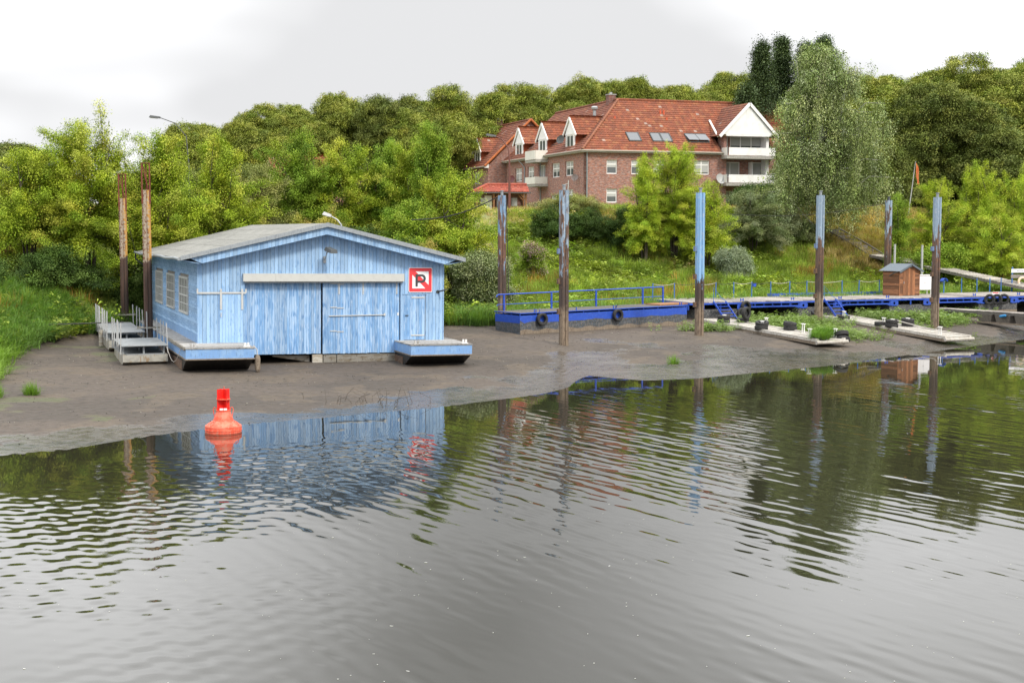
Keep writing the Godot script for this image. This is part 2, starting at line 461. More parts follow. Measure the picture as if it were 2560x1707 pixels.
# wet silt near the waterline is a darker, glossy film with a ragged outline; higher up the mud has dried to a matt brown
func mud_material() -> StandardMaterial3D:
	var N := 1024
	var a := noise(51, 0.006, 5).get_image(N, N).get_data()
	var b := noise(52, 0.02, 4).get_image(N, N).get_data()
	var f := noise(53, 0.14, 3).get_image(N, N).get_data()
	var w := noise(54, 0.012, 5)
	w.domain_warp_enabled = true
	w.domain_warp_amplitude = 40.0
	var wv := w.get_image(N, N).get_data()
	var shore := PackedFloat32Array()
	var edge := PackedFloat32Array()
	for i in N:
		var x := i / float(N) * 68.0 - 32.0
		shore.append(along(SHORE, x))
		edge.append(along(EDGE, x))
	var col := PackedByteArray()
	var rgh := PackedByteArray()
	col.resize(N * N * 3)
	rgh.resize(N * N)
	var hgt := PackedByteArray()
	hgt.resize(N * N)
	for j in N:
		var d := j / float(N) * 68.0 + 28.0
		for i in N:
			var k := j * N + i
			var up := d - shore[i]
			var x := i / float(N) * 68.0 - 32.0
			var wide := 4.5 + 7.5 * smoothstep(-6.0, 1.0, x) - 7.0 * smoothstep(8.0, 20.0, x)
			var na := a[k] / 255.0
			var nb := b[k] / 255.0
			var nf := f[k] / 255.0
			var wet := clampf((1.0 - up / wide) * 1.3 + (wv[k] / 255.0 - 0.5) * 1.9 + (nb - 0.5) * 0.7, 0.0, 1.0)
			wet = smoothstep(0.45, 0.62, wet)
			if up < 0.25: wet = 1.0
			var c := Color(0.104, 0.082, 0.062).lerp(Color(0.076, 0.060, 0.046), smoothstep(0.4, 0.62, na))
			c = c.lerp(Color(0.135, 0.104, 0.070), smoothstep(0.55, 0.7, nb) * 0.6)
			c = c.lerp(Color(0.045, 0.038, 0.031), smoothstep(0.66, 0.8, nf) * 0.7)
			c = c.lerp(Color(0.20, 0.175, 0.145), smoothstep(0.80, 0.9, nf) * 0.6)
			c = c.lerp(Color(0.078, 0.068, 0.056), wet * 0.8)
			var vein := absf(wv[k] / 255.0 - 0.5) * 12.0
			if wet > 0.3 and vein < 1.0: c = c.lerp(Color(0.03, 0.03, 0.025), (1.0 - vein) * wet)
			if nb > 0.6 and na > 0.52 and up > 3.0 and x < -12.0: c = c.lerp(Color(0.09, 0.11, 0.04), clampf((nb - 0.6) * 6.0, 0, 0.6))
			c = c.linear_to_srgb()
			col[k * 3] = int(c.r * 255)
			col[k * 3 + 1] = int(c.g * 255)
			col[k * 3 + 2] = int(c.b * 255)
			rgh[k] = int(clampf(lerpf(0.86, 0.27, wet) + (nf - 0.5) * 0.2, 0.08, 1.0) * 255)
			hgt[k] = int(lerpf(f[k], 100.0, wet * 0.85))
	var m := mat(Color.WHITE, 1.0)
	m.albedo_texture = ImageTexture.create_from_image(Image.create_from_data(N, N, false, Image.FORMAT_RGB8, col))
	m.roughness_texture = ImageTexture.create_from_image(Image.create_from_data(N, N, false, Image.FORMAT_L8, rgh))
	m.roughness_texture_channel = BaseMaterial3D.TEXTURE_CHANNEL_RED
	m.heightmap_enabled = true
	m.heightmap_texture = ImageTexture.create_from_image(Image.create_from_data(N, N, false, Image.FORMAT_L8, hgt))
	m.heightmap_scale = 4.0
	m.detail_enabled = true
	m.detail_blend_mode = BaseMaterial3D.BLEND_MODE_MUL
	m.detail_uv_layer = BaseMaterial3D.DETAIL_UV_2
	m.uv2_triplanar = true
	m.uv2_world_triplanar = true
	m.uv2_scale = Vector3.ONE / 2.7
	m.detail_albedo = paint(Color(0.8, 0.8, 0.8), [[grey(55, 0.05), 0.45, 0.7, Color(0.6, 0.6, 0.6)], [grey(56, 0.14), 0.5, 0.75, Color(1, 1, 1)], [grey(57, 0.2), 0.66, 0.8, Color(0.42, 0.42, 0.42)]])
	return m

# ------------------------------------------------------------------ water
func build_water() -> void:
	var xs := steps([[-150, -30, 6], [-30, -17, 0.4], [-17, 19, 0.062], [19, 32, 0.2], [32, 60, 1.0], [60, 160, 8]])
	var ds := steps([[-40, 12, 3], [12, 50, 0.062], [50, 80, 0.11], [80, 150, 4]])
	var cols := xs.size()
	var rows := ds.size()
	var pts := PackedVector3Array()
	var nor := PackedVector3Array()
	pts.resize(cols * rows)
	nor.resize(cols * rows)
	var patch := noise(61, 0.05, 2)
	var patch2 := noise(62, 0.16, 2)
	var bend := noise(63, 0.09, 2)
	# ripples: [wave length, heading in degrees from +x towards -z, slope]
	var waves := [[0.27, 33.0, 0.014], [0.34, 27.0, 0.018], [0.42, 36.0, 0.020], [0.51, 29.0, 0.019], [0.64, 35.0, 0.014], [0.85, 24.0, 0.010], [1.3, 40.0, 0.007], [0.38, 56.0, 0.010], [0.31, 8.0, 0.008], [2.6, 20.0, 0.005], [4.7, 50.0, 0.005]]
	var cross := [[0.48, 150.0, 0.022], [0.70, 118.0, 0.020], [0.36, 78.0, 0.018]]
	var W := []
	for w in waves + cross:
		var k: float = TAU / w[0]
		W.append([k * cos(deg_to_rad(w[1])), -k * sin(deg_to_rad(w[1])), rng.randf() * TAU, w[2], k])
	var nw := waves.size()
	var shore := PackedFloat32Array()
	for x in xs: shore.append(along(SHORE, x))
	for r in rows:
		var d: float = ds[r]
		for c in cols:
			var x: float = xs[c]
			var z := -d
			var off := shore[c] - d
			var y := 0.0
			var sx := 0.0
			var sz := 0.0
			if off > -3.0 and d > 10.0:
				var p := patch.get_noise_2d(x, d * 0.6)
				var q := patch2.get_noise_2d(x * 0.6, d)
				var a := clampf(0.75 + 1.1 * p + 0.7 * q, 0.12, 1.7) * (0.05 + 0.95 * smoothstep(2.5, 13.0, off))
				a *= 0.45 + 0.55 * smoothstep(20.0, 30.0, d)
				var e := smoothstep(-1.0, -6.0, x) * smoothstep(3.0, 9.0, off) * clampf(0.8 + 1.6 * q, 0.0, 1.8)
				var ph := bend.get_noise_2d(x * 0.7, d * 0.7) * 5.0
				for i in W.size():
					var w: Array = W[i]
					var t: float = w[0] * x + w[1] * z + w[2] + ph * (1.0 if i % 2 else 0.6)
					var s: float = w[3] * (a if i < nw else e)
					var cs := cos(t) * s
					y += sin(t) * s / w[4]
					sx += cs * w[0] / w[4]
					sz += cs * w[1] / w[4]
			pts[r * cols + c] = Vector3(x, y, z)
			nor[r * cols + c] = Vector3(-sx, 1.0, -sz).normalized()
	var m := mat(lin(0.021, 0.020, 0.013), 0.02, 0.0, 0.37)
	structure("water", grid_mesh(pts, rows, cols, nor, PackedVector2Array()), m)

# ------------------------------------------------------------------ foliage
func leaf_spray(sd: int, k: int, rad: float, leaf: float, droop: float, flat := 0.7) -> ArrayMesh:
	var r := RandomNumberGenerator.new()
	r.seed = sd
	var g := Geo.new()
	for i in k:
		var o := Vector3(r.randfn(), r.randfn() * flat, r.randfn()) * rad * 0.5
		var dir := (o.normalized() + Vector3(r.randfn() * 0.5, r.randfn() * 0.4 - droop, r.randfn() * 0.5)).normalized()
		var side := dir.cross(Vector3(r.randfn() * 0.5, 1.0, r.randfn() * 0.5)).normalized()
		var up := side.cross(dir)
		var l := leaf * r.randf_range(0.7, 1.3)
		var w := l * 0.32
		var mid := o + dir * l * 0.45
		var tip := o + dir * l + up * -0.12 * l
		var ease := (o.normalized() * 0.9 + Vector3.UP * 1.2)
		for e in [[o, mid + side * w + up * 0.06 * l, tip], [o, tip, mid - side * w + up * 0.06 * l]]:
			var nn: Vector3 = (e[1] - e[0]).cross(e[2] - e[0]).normalized()
			var q := [e[0], e[2], e[1]] if nn.y >= 0.0 else [e[0], e[1], e[2]]
			nn = ((nn if nn.y >= 0.0 else -nn) + ease).normalized()
			for p in q: g.put(p, nn)
	return g.mesh()

# sprays of one shoot or puff (run of them) share a tone
func crown(parent: Node3D, called: String, m: Mesh, xfs: Array, tone: Array, spread: float, run := 1) -> MultiMeshInstance3D:
	var mm := MultiMesh.new()
	mm.transform_format = MultiMesh.TRANSFORM_3D
	mm.use_colors = true
	mm.mesh = m
	mm.instance_count = xfs.size()
	var c: Color = tone[0]
	var k := 1.0
	for i in xfs.size():
		mm.set_instance_transform(i, xfs[i])
		if i % run == 0:
			c = tone[rng.randi() % tone.size()]
			k = rng.randf_range(1.0 - spread, 1.0 + spread)
			c = Color(c.r * k * rng.randf_range(0.93, 1.07), c.g * k, c.b * k * rng.randf_range(0.8, 1.2))
		k = rng.randf_range(0.93, 1.07)
		mm.set_instance_color(i, Color(c.r * k, c.g * k, c.b * k))
	var o := MultiMeshInstance3D.new()
	o.name = called
	o.multimesh = mm
	o.material_override = M.leaf
	parent.add_child(o, true)
	o.set_meta("kind", "stuff")
	return o

func turned(at: Vector3, s: float) -> Transform3D:
	return Transform3D(Basis(Vector3.UP, rng.randf() * TAU) * Basis(Vector3.RIGHT, rng.randfn() * 0.35) * Basis.from_scale(Vector3.ONE * s), at)

# upright, many-stemmed young tree: long shoots end in loose tips above a ragged crown
func shoot_tree(called: String, label: String, x: float, d: float, top: float, r: float, tone: Array, density := 1.0, group := "", size := 1.0, bottom := 0.1) -> Node3D:
	var y0 := height(x, d)
	var h := top - y0
	var t := thing(called, label, "tree" if h > 3.5 else "bush", Vector3(x, y0, -d), 0, group)
	var wood := Geo.new()
	var xfs := []
	var n := int((34 + h * r * 4.7) * density)
	var stems := []
	for i in 5:
		var a := TAU * i / 5.0 + rng.randf()
		var tip := Vector3(cos(a) * r * 0.4, h * rng.randf_range(0.62, 0.85), sin(a) * r * 0.4)
		var mid := Vector3(tip.x * 0.35, h * 0.3, tip.z * 0.35)
		wood.tube([Vector3(cos(a) * 0.12, -0.15, sin(a) * 0.12), mid, tip], [0.02 * h * 0.6, 0.012 * h * 0.6, 0.012], 5)
		stems.append([mid, tip])
	for i in n:
		var a := rng.randf() * TAU
		var e := asin(rng.randf_range(-0.96, 1.0))
		var lobe := 1.0 + 0.22 * sin(a * 3.0 + x) + 0.14 * sin(a * 5.0 + e * 4.0)
		var flat := lerpf(cos(e), 1.0, 0.9) if e < 0.0 else pow(cos(e), 1.25)
		var dir := Vector3(cos(a) * flat, sin(e), sin(a) * flat)
		var c := Vector3(0, h * (0.42 + bottom * 0.5), 0)
		var reach := rng.randf_range(0.62, 1.06) * lobe
		var end := c + Vector3(dir.x * r * reach, dir.y * h * ((0.42 if e < 0.0 else 0.58) - bottom * 0.5) * minf(reach, 1.0), dir.z * r * reach)
		if e > 0.6: end.y = minf(end.y + h * rng.randf_range(-0.04, 0.10), h * 1.03)
		end.y = maxf(end.y, 0.15)
		var st: Array = stems[rng.randi() % 5]
		var from: Vector3 = st[0].lerp(st[1], clampf((end.y / h - 0.35) * 1.4 + rng.randf_range(-0.2, 0.1), 0.0, 0.9))
		if i % 3 == 0: wood.tube([from, from.lerp(end, 0.5) + Vector3(0, 0.08 * h * 0.3, 0), end], [0.03, 0.02, 0.006], 4, false)
		var l := from.distance_to(end)
		var k := int(clampf(l / (0.15 * size), 6, 28))
		for j in k:
			var f := lerpf(0.38, 1.0, (j + rng.randf() * 0.6) / k)
			var p: Vector3 = from.lerp(end, f) + Vector3(0, sin(f * PI) * 0.05 * h * 0.4, 0)
			var fat := (1.12 - f) * 0.30 + 0.05
			p += Vector3(rng.randfn(), rng.randfn() * 0.8, rng.randfn()) * fat * 0.45
			xfs.append(turned(p, size * lerpf(1.0, 0.55, f) * rng.randf_range(0.7, 1.2)))
	part(t, "stems", wood, M.bark)
	crown(t, "crown", M.spray_a, xfs, tone, 0.15, 11)
	return t

# old broad-leaved tree: rounded masses of leaves that overlap like cauliflower
func lobe_tree(called: String, label: String, x: float, d: float, top: float, r: float, tone: Array, group := "", size := 1.6, low := 0.25, lobes := 26, cat := "tree") -> Node3D:
	var y0 := height(x, d)
	var h := top - y0
	var t := thing(called, label, cat, Vector3(x, y0, -d), 0, group)
	var wood := Geo.new()
	var ch := h * (1.0 - low)
	var c := Vector3(0, h * low + ch * 0.5, 0)
	wood.tube([Vector3(0, -0.3, 0), Vector3(0.05 * r, h * 0.25, 0), Vector3(0, h * 0.55, 0.05 * r), Vector3(0, h * 0.8, 0)], [0.035 * h * 0.8, 0.028 * h * 0.8, 0.016 * h, 0.03], 7)
	var xfs := []
	# a handful of boughs of unequal length, each carrying several leaf masses
	var masses := []
	var boughs := int(lobes / 3.0)
	for i in boughs:
		var a := i * 2.39996 + rng.randf_range(-0.6, 0.6)
		var e := asin(clampf(lerpf(-0.25, 0.97, (i + 0.5) / boughs) + rng.randf_range(-0.12, 0.12), -0.3, 1.0))
		var q := rng.randf_range(0.72, 1.1)
		var end := Vector3(cos(a) * cos(e) * r * q, h * low * 0.9 + sin(maxf(e, -0.2)) * ch * minf(q, 1.0) * 0.9 + (0.25 * ch if e < 0.5 else 0.05 * ch), sin(a) * cos(e) * r * q)
		end.y = minf(end.y, h - 0.25 * r)
		var from := Vector3(0, lerpf(h * 0.15, h * 0.5, clampf(end.y / h, 0, 1)), 0)
		wood.tube([from, from.lerp(end, 0.5) + Vector3(0, 0.06 * h, 0), end], [0.014 * h, 0.009 * h, 0.02], 5, false)
		for k in 4:
			var f: float = [1.0, 0.78, 0.55, 0.85][k]
			var lr := r * rng.randf_range(0.22, 0.40) * (1.0 if k != 1 else 1.2)
			var lc := from.lerp(end, f) + Vector3(rng.randfn(), rng.randfn() * 0.7 - (0.7 if k == 3 else 0.0), rng.randfn()) * r * (0.14 if k < 3 else 0.26)
			lc.y = clampf(lc.y, 0.4, h - lr * 0.9)
			masses.append([lc, lr, Vector3(lc.x, (lc.y - h * 0.4) * 0.8, lc.z).normalized()])
	for i in int(lobes / 3.0):
		var a := rng.randf() * TAU
		var q := sqrt(rng.randf()) * 0.8
		var lc := Vector3(cos(a) * r * q, h * lerpf(low * 0.8 + 0.1, 0.8, rng.randf()), sin(a) * r * q)
		masses.append([lc, r * rng.randf_range(0.3, 0.45), Vector3(lc.x, 0.5, lc.z).normalized()])
	for ms in masses:
		var lc: Vector3 = ms[0]
		var lr: float = ms[1]
		var dir: Vector3 = ms[2]
		# flat puffs of leaves on the outer side of the bough, each shading the one below
		var puffs := int(clampf(19.0 * lr * lr / (size * size * 0.30), 8, 70))
		for j in puffs:
			var b := rng.randf() * TAU
			var z := rng.randf_range(-0.55, 1.0)
			var o := Vector3(cos(b) * sqrt(1.0 - z * z), z, sin(b) * sqrt(1.0 - z * z))
			if o.dot(dir) < -0.5: continue
			var pc := lc + o * lr * rng.randf_range(0.75, 1.15)
			var pr := 0.44 * size * rng.randf_range(0.6, 1.3)
			for k in 9:
				var f := rng.randf() * TAU
				var w := sqrt(rng.randf()) * pr
				xfs.append(turned(pc + Vector3(cos(f) * w, rng.randfn() * 0.11 * size - w * w * 0.3 / pr, sin(f) * w), size * rng.randf_range(0.4, 0.65)))
	part(t, "trunk", wood, M.bark)
	crown(t, "crown", M.spray_b, xfs, tone, 0.18, 9)
	return t

# low mound of bramble or shrub growth
func mound(called: String, label: String, x: float, d: float, top: float, r: float, tone: Array, group := "", size := 0.9, m: Mesh = null) -> Node3D:
	var y0 := height(x, d)
	var h := maxf(top - y0, 0.5)
	var t := thing(called, label, "bush", Vector3(x, y0, -d), 0, group)
	var wood := Geo.new()
	var xfs := []
	# clumps of unequal size piled up, long sprays standing out of them
	var clumps := int(10 + 7 * r)
	for q in clumps:
		var a := rng.randf() * TAU
		var cr := rng.randf_range(0.3, 0.55) * minf(r, h) * (1.0 if q > 3 else 1.3)
		var rad := sqrt(rng.randf()) * maxf(r - cr * 0.7, 0.1)
		var cy := rng.randf_range(0.1, 1.0) * maxf(h - cr, 0.1) * sqrt(maxf(0.0, 1.0 - pow(rad / (r * 1.1), 2.0)))
		var cc := Vector3(cos(a) * rad, cy, sin(a) * rad)
		var n := int(46 * cr * cr / (size * size * 0.16) + 10)
		for i in n:
			var b := rng.randf() * TAU
			var z := rng.randf_range(-0.3, 1.0)
			var o := Vector3(cos(b) * sqrt(1.0 - z * z), z, sin(b) * sqrt(1.0 - z * z)) * cr * (rng.randf_range(0.75, 1.1) if rng.randf() < 0.85 else rng.randf_range(1.05, 1.4))
			xfs.append(turned(cc + o, size * rng.randf_range(0.5, 1.1)))
	for i in 9:
		var a := TAU * i / 9.0
		wood.tube([Vector3(0, -0.1, 0), Vector3(cos(a) * r * 0.4, h * 0.5, sin(a) * r * 0.4), Vector3(cos(a) * r * 0.7, h * 0.8, sin(a) * r * 0.7)], [0.03, 0.02, 0.008], 4, false)
	part(t, "stems", wood, M.bark)
	crown(t, "crown", M.spray_a if m == null else m, xfs, tone, 0.25, 8)
	return t

func birch(label: String, x: float, d: float, top: float, r: float, tone: Array) -> void:
	var y0 := height(x, d)
	var h := top - y0
	var t := thing("birch_tree", label, "tree", Vector3(x, y0, -d))
	var wood := Geo.new()
	var twig := Geo.new()
	var xfs := []
	var tr := [Vector3(0, -0.2, 0), Vector3(0.12, h * 0.3, 0), Vector3(0.0, h * 0.6, 0.1), Vector3(0.25, h * 0.96, 0)]
	wood.tube(tr, [0.24, 0.19, 0.12, 0.03], 8)
	for i in 4:
		var a := TAU * i / 4.0 + 0.4
		wood.tube([Vector3(0.05, h * 0.35 + i * 0.5, 0), Vector3(cos(a) * r * 0.3, h * 0.62, sin(a) * r * 0.3), Vector3(cos(a) * r * 0.42, h * rng.randf_range(0.8, 0.93), sin(a) * r * 0.42)], [0.1, 0.07, 0.02], 6, false)
	for i in 130:
		var a := rng.randf() * TAU
		var f := pow(rng.randf(), 0.85)
		var yy := h * lerpf(0.27, 0.98, f)
		var env := r * clampf(1.2 - pow(absf(f - 0.22) * 1.25, 1.8), 0.16, 1.0) * (1.0 + 0.18 * sin(a * 3.0))
		var out := env * rng.randf_range(0.3, 1.0)
		var p0 := Vector3(0, yy - out * 0.6, 0)
		var p1 := Vector3(cos(a) * out * 0.7, yy, sin(a) * out * 0.7)
		var p2 := Vector3(cos(a) * out, yy - 0.1, sin(a) * out)
		wood.tube([p0, p1, p2], [0.04, 0.025, 0.012], 4, false)
		for s in 11:
			var start: Vector3 = p1.lerp(p2, rng.randf_range(-0.3, 1.1)) + Vector3(rng.randfn(), rng.randfn() * 0.35, rng.randfn()) * 0.42
			var len := minf(rng.randf_range(0.7, 3.0) * (1.35 if f < 0.35 else (1.0 if f < 0.75 else 0.6)), start.y - 0.4 - rng.randf() * 1.2)
			var sway := Vector3(cos(a), 0, sin(a)) * rng.randf_range(0.0, 0.3)
			var k := int(len / 0.20) + 1
			var prev := start
			for j in k:
				var g := float(j) / k
				var p := start + sway * sin(g * PI * 0.5) + Vector3(rng.randfn() * 0.06, -len * g, rng.randfn() * 0.06)
				xfs.append(turned(p, rng.randf_range(0.6, 1.15) * lerpf(1.15, 0.8, g)))
				if j % 4 == 3:
					twig.tube([prev, p], [0.006, 0.005], 3, false)
					prev = p
	part(t, "trunk", wood, M.birch_bark)
	part(t, "twigs", twig, M.bark)
	crown(t, "crown", M.spray_c, xfs, tone, 0.22, 9)

# ------------------------------------------------------------------ boathouse
# local axes: x along the front (0..10), y up from the deck, z towards the river; the grounded hulls make it list a little
func build_boathouse() -> Node3D:
	var t := thing("boathouse", "long blue weatherboarded floating boathouse with grey felt roof, aground on the mud", "boathouse", Vector3(-12.29, 1.22, -55.57), 20.07)
	t.rotation.z = deg_to_rad(-0.69)
	var slope := func(x: float) -> float: return 3.46 + 1.19 * (1.0 - absf(x - 5.0) / 5.0)
	# wall carcass behind the boards
	var g := Geo.new()
	g.prism_z([Vector2(0.03, 0.0), Vector2(1.78, 0.0), Vector2(1.78, 3.8), Vector2(0.03, 3.4)], -0.12, -0.03)
	g.prism_z([Vector2(8.23, 0.0), Vector2(9.97, 0.0), Vector2(9.97, 3.4), Vector2(8.23, 3.8)], -0.12, -0.03)
	g.prism_z([Vector2(1.78, 2.5), Vector2(8.23, 2.5), Vector2(8.23, 3.8), Vector2(5.0, 4.5), Vector2(1.78, 3.8)], -0.12, -0.03)
	part(t, "front_wall", g, M.weather_wood[0])
	# vertical boards of the front
	var w := 0.1493
	for i in 67:
		var x0 := i * w
		var x1 := x0 + w - 0.012
		var xm := (x0 + x1) * 0.5
		var y0 := 0.0
		if xm > 1.8 and xm < 8.21: y0 = 2.5
		elif xm > 8.30 and xm < 9.24: y0 = 1.91
		var b := Geo.new()
		var zf := rng.randf_range(-0.004, 0.004)
		b.prism_z([Vector2(x0, y0), Vector2(x1, y0), Vector2(x1, slope.call(x1) - 0.02), Vector2(x0, slope.call(x0) - 0.02)], -0.028, zf)
		part(t, "board", b, any(M.blue))
	# corner posts
	box(t, "corner_post", Vector3(-0.045, -0.02, -0.13), Vector3(-0.005, 3.36, 0.01), M.blue[1])
	box(t, "corner_post", Vector3(10.005, -0.02, -0.13), Vector3(10.045, 3.36, 0.01), M.blue[2])
	# lapped boards of the left side, cut round three windows
	var wins := [[-14.74, -11.83], [-10.06, -7.23], [-5.46, -2.6]]
	var rows := 21
	for r in rows:
		var y0 := 0.35 + r * 0.142
		var cuts := [[-16.6, -0.02]]
		if y0 + 0.12 > 1.0 and y0 < 2.5: cuts = [[-16.6, -14.80], [-11.77, -10.12], [-7.17, -5.52], [-2.54, -0.02]]
		for c in cuts:
			var b := Geo.new()
			var j := rng.randf_range(-0.003, 0.003)
			b.prism_z([Vector2(-0.075 + j, y0), Vector2(-0.02, y0), Vector2(-0.02, y0 + 0.152), Vector2(-0.045 + j, y0 + 0.152)], c[0], c[1])
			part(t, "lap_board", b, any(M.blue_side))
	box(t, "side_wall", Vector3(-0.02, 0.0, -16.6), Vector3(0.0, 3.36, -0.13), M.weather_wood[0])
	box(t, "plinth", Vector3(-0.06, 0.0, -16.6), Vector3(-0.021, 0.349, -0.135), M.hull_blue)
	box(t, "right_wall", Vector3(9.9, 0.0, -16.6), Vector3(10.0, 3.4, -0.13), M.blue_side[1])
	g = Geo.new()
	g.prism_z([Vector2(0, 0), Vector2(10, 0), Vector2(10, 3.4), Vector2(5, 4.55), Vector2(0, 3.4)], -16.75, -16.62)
	part(t, "back_wall", g, M.blue_side[2])
	for s in wins:
		var f := Geo.new()
		f.mm(Vector3(-0.11, 0.97, s[0] - 0.05), Vector3(-0.03, 1.05, s[1] + 0.05))
		f.mm(Vector3(-0.10, 2.42, s[0] - 0.05), Vector3(-0.03, 2.5, s[1] + 0.05))
		f.mm(Vector3(-0.10, 1.05, s[0] - 0.05), Vector3(-0.03, 2.42, s[0] + 0.10))
		f.mm(Vector3(-0.10, 1.05, s[1] - 0.05), Vector3(-0.03, 2.42, s[1] + 0.05))
		var o := part(t, "window", f, M.trim)
		box(o, "pane", Vector3(-0.045, 1.05, s[0] + 0.1), Vector3(-0.035, 2.42, s[1] - 0.05), M.boat_glass)
		for k in range(1, 5):
			var z := lerpf(s[0] + 0.1, s[1] - 0.05, k / 5.0)
			box(o, "glazing_bar", Vector3(-0.075, 1.05, z - 0.05), Vector3(-0.047, 2.42, z + 0.05), M.trim)
		for k in range(1, 4):
			var y := lerpf(1.05, 2.42, k / 4.0)
			box(o, "crossbar", Vector3(-0.085, y - (0.035 if k == 2 else 0.02), s[0] + 0.1), Vector3(-0.0755, y + (0.035 if k == 2 else 0.02), s[1] - 0.05), M.trim)
	# roof: decking, felt sheets, metal verge, boxed gable edge, gutter
	var rise := 1.19 / 5.0
	var ridge := 4.72
	for s in [-1.0, 1.0]:
		var deck := Geo.new()
		var xe: float = 5.0 + s * 5.75
		var ye := ridge - 5.75 * rise
		var poly := [Vector2(xe, ye - 0.07), Vector2(5.0, ridge - 0.07), Vector2(5.0, ridge), Vector2(xe, ye)]
		if s > 0: poly = [Vector2(5.0, ridge - 0.07), Vector2(xe, ye - 0.07), Vector2(xe, ye), Vector2(5.0, ridge)]
		deck.prism_z(poly, -17.2, 0.6)
		var o := part(t, "roof", deck, M.weather_wood[1])
		for k in 6:
			var a0 := k / 6.0
			var a1 := (k + 1) / 6.0 + 0.015
			var x0 := lerpf(5.0, xe, a0)
			var x1 := lerpf(5.0, xe, minf(a1, 1.004))
			var z := 0.61
			var first := true
			while z > -17.2:
				var len := rng.randf_range(3.6, 5.2) * (rng.randf_range(0.3, 0.9) if first else 1.0)
				first = false
				var z2 := maxf(z - len, -17.22)
				if z2 < -16.4: z2 = -17.22
				var up := 0.006 + 0.007 * (5 - k) + rng.randf_range(0, 0.004)
				var sh := Geo.new()
				var q := [Vector2(x1, ridge - absf(x1 - 5.0) * rise + 0.001), Vector2(x0, ridge - absf(x0 - 5.0) * rise + 0.001), Vector2(x0, ridge - absf(x0 - 5.0) * rise + up), Vector2(x1, ridge - absf(x1 - 5.0) * rise + up)]
				if s > 0: q = [q[1], q[0], q[3], q[2]]
				sh.prism_z(q, z2 + 0.025, z)
				part(o, "felt_sheet", sh, any(M.felt))
				z = z2
		var v := Geo.new()
		var pv := [Vector2(xe - s * -0.02, ye - 0.1), Vector2(5.0, ridge - 0.1), Vector2(5.0, ridge + 0.065), Vector2(xe - s * -0.02, ye + 0.065)]
		if s > 0: pv = [pv[1], pv[0], pv[3], pv[2]]
		v.prism_z(pv, 0.612, 0.66)
		part(t, "verge_trim", v, M.zinc)
		# boxed verge of short boards
		for i in 38:
			var x0: float = 5.0 + s * (i * w)
			var x1: float = 5.0 + s * (minf((i + 1) * w, 5.7) - 0.008)
			if absf(x0 - 5.0) >= 5.68: continue
			var lo := func(x: float) -> float:
				var low: float = ridge - absf(x - 5.0) * rise - 0.40
				if absf(x - 5.0) > 5.0: low = maxf(low, 3.16 + (absf(x - 5.0) - 5.0) * 0.42)
				return low
			var b := Geo.new()
			var pb := [Vector2(x1, lo.call(x1)), Vector2(x0, lo.call(x0)), Vector2(x0, ridge - absf(x0 - 5.0) * rise - 0.075), Vector2(x1, ridge - absf(x1 - 5.0) * rise - 0.075)]
			if s > 0: pb = [pb[1], pb[0], pb[3], pb[2]]
			b.prism_z(pb, 0.50, 0.53 + rng.randf_range(-0.003, 0.003))
			part(t, "verge_board", b, any(M.blue))
		var so := Geo.new()
		var ps := [Vector2(5.0 + s * 5.0, ridge - 5.0 * rise - 0.40), Vector2(5.0, ridge - 0.40), Vector2(5.0, ridge - 0.375), Vector2(5.0 + s * 5.0, ridge - 5.0 * rise - 0.375)]
		if s > 0: ps = [ps[1], ps[0], ps[3], ps[2]]
		so.prism_z(ps, 0.01, 0.498)
		part(t, "soffit", so, M.blue[3])
		# eaves soffit
		var es := Geo.new()
		var pe := [Vector2(5.0 + s * 5.72, ye - 0.10), Vector2(5.0 + s * 5.03, 3.12), Vector2(5.0 + s * 5.03, 3.15), Vector2(5.0 + s * 5.72, ye - 0.072)]
		if s > 0: pe = [pe[1], pe[0], pe[3], pe[2]]
		es.prism_z(pe, -16.9, 0.498)
		part(t, "eaves_board", es, M.blue_side[3])
	g = Geo.new()
	var gp := []
	for i in 13:
		var z := lerpf(0.62, -17.3, i / 12.0)
		gp.append(Vector3(-0.83, 3.30 + 0.025 * sin(i * 1.7), z))
	g.tube(gp, [0.06], 8)
	part(t, "gutter", g, M.zinc)
	g = Geo.new()
	g.tube([Vector3(-0.83, 3.26, -16.9), Vector3(-0.83, 3.0, -16.9), Vector3(-0.12, 2.45, -16.6), Vector3(-0.12, 0.4, -16.6)], [0.045], 8)
	part(t, "downpipe", g, M.steel_dark)
	# lintel over the big doors
	g = Geo.new()
	g.mm(Vector3(1.72, 2.43, 0.012), Vector3(3.0, 2.74, 0.16)); part(t, "lintel", g, M.lintel)
	g = Geo.new()
	g.mm(Vector3(3.005, 2.43, 0.012), Vector3(8.3, 2.742, 0.16)); part(t, "lintel", g, M.lintel)
	box(t, "door_track", Vector3(1.8, 2.37, -0.14), Vector3(8.25, 2.44, 0.08), M.zinc)
	# two big doors
	for k in 2:
		var xa := 1.83 if k == 0 else 4.96
		var xb := 4.91 if k == 0 else 8.16
		var zb := -0.19 if k == 0 else -0.09
		var o := part(t, "big_door", _bx(Vector3(xa, -0.48, zb - 0.06), Vector3(xb, 2.36, zb - 0.03)), M.blue_worn[5])
		var n := 31
		var bw := (xb - xa) / n
		for i in n:
			var b := Geo.new()
			var bot := -0.5 + rng.randf_range(-0.012, 0.008)
			b.mm(Vector3(xa + i * bw, bot, zb - 0.029), Vector3(xa + (i + 1) * bw - 0.007, 2.365, zb + rng.randf_range(-0.004, 0.004)))
			part(o, "board", b, any(M.blue_worn))
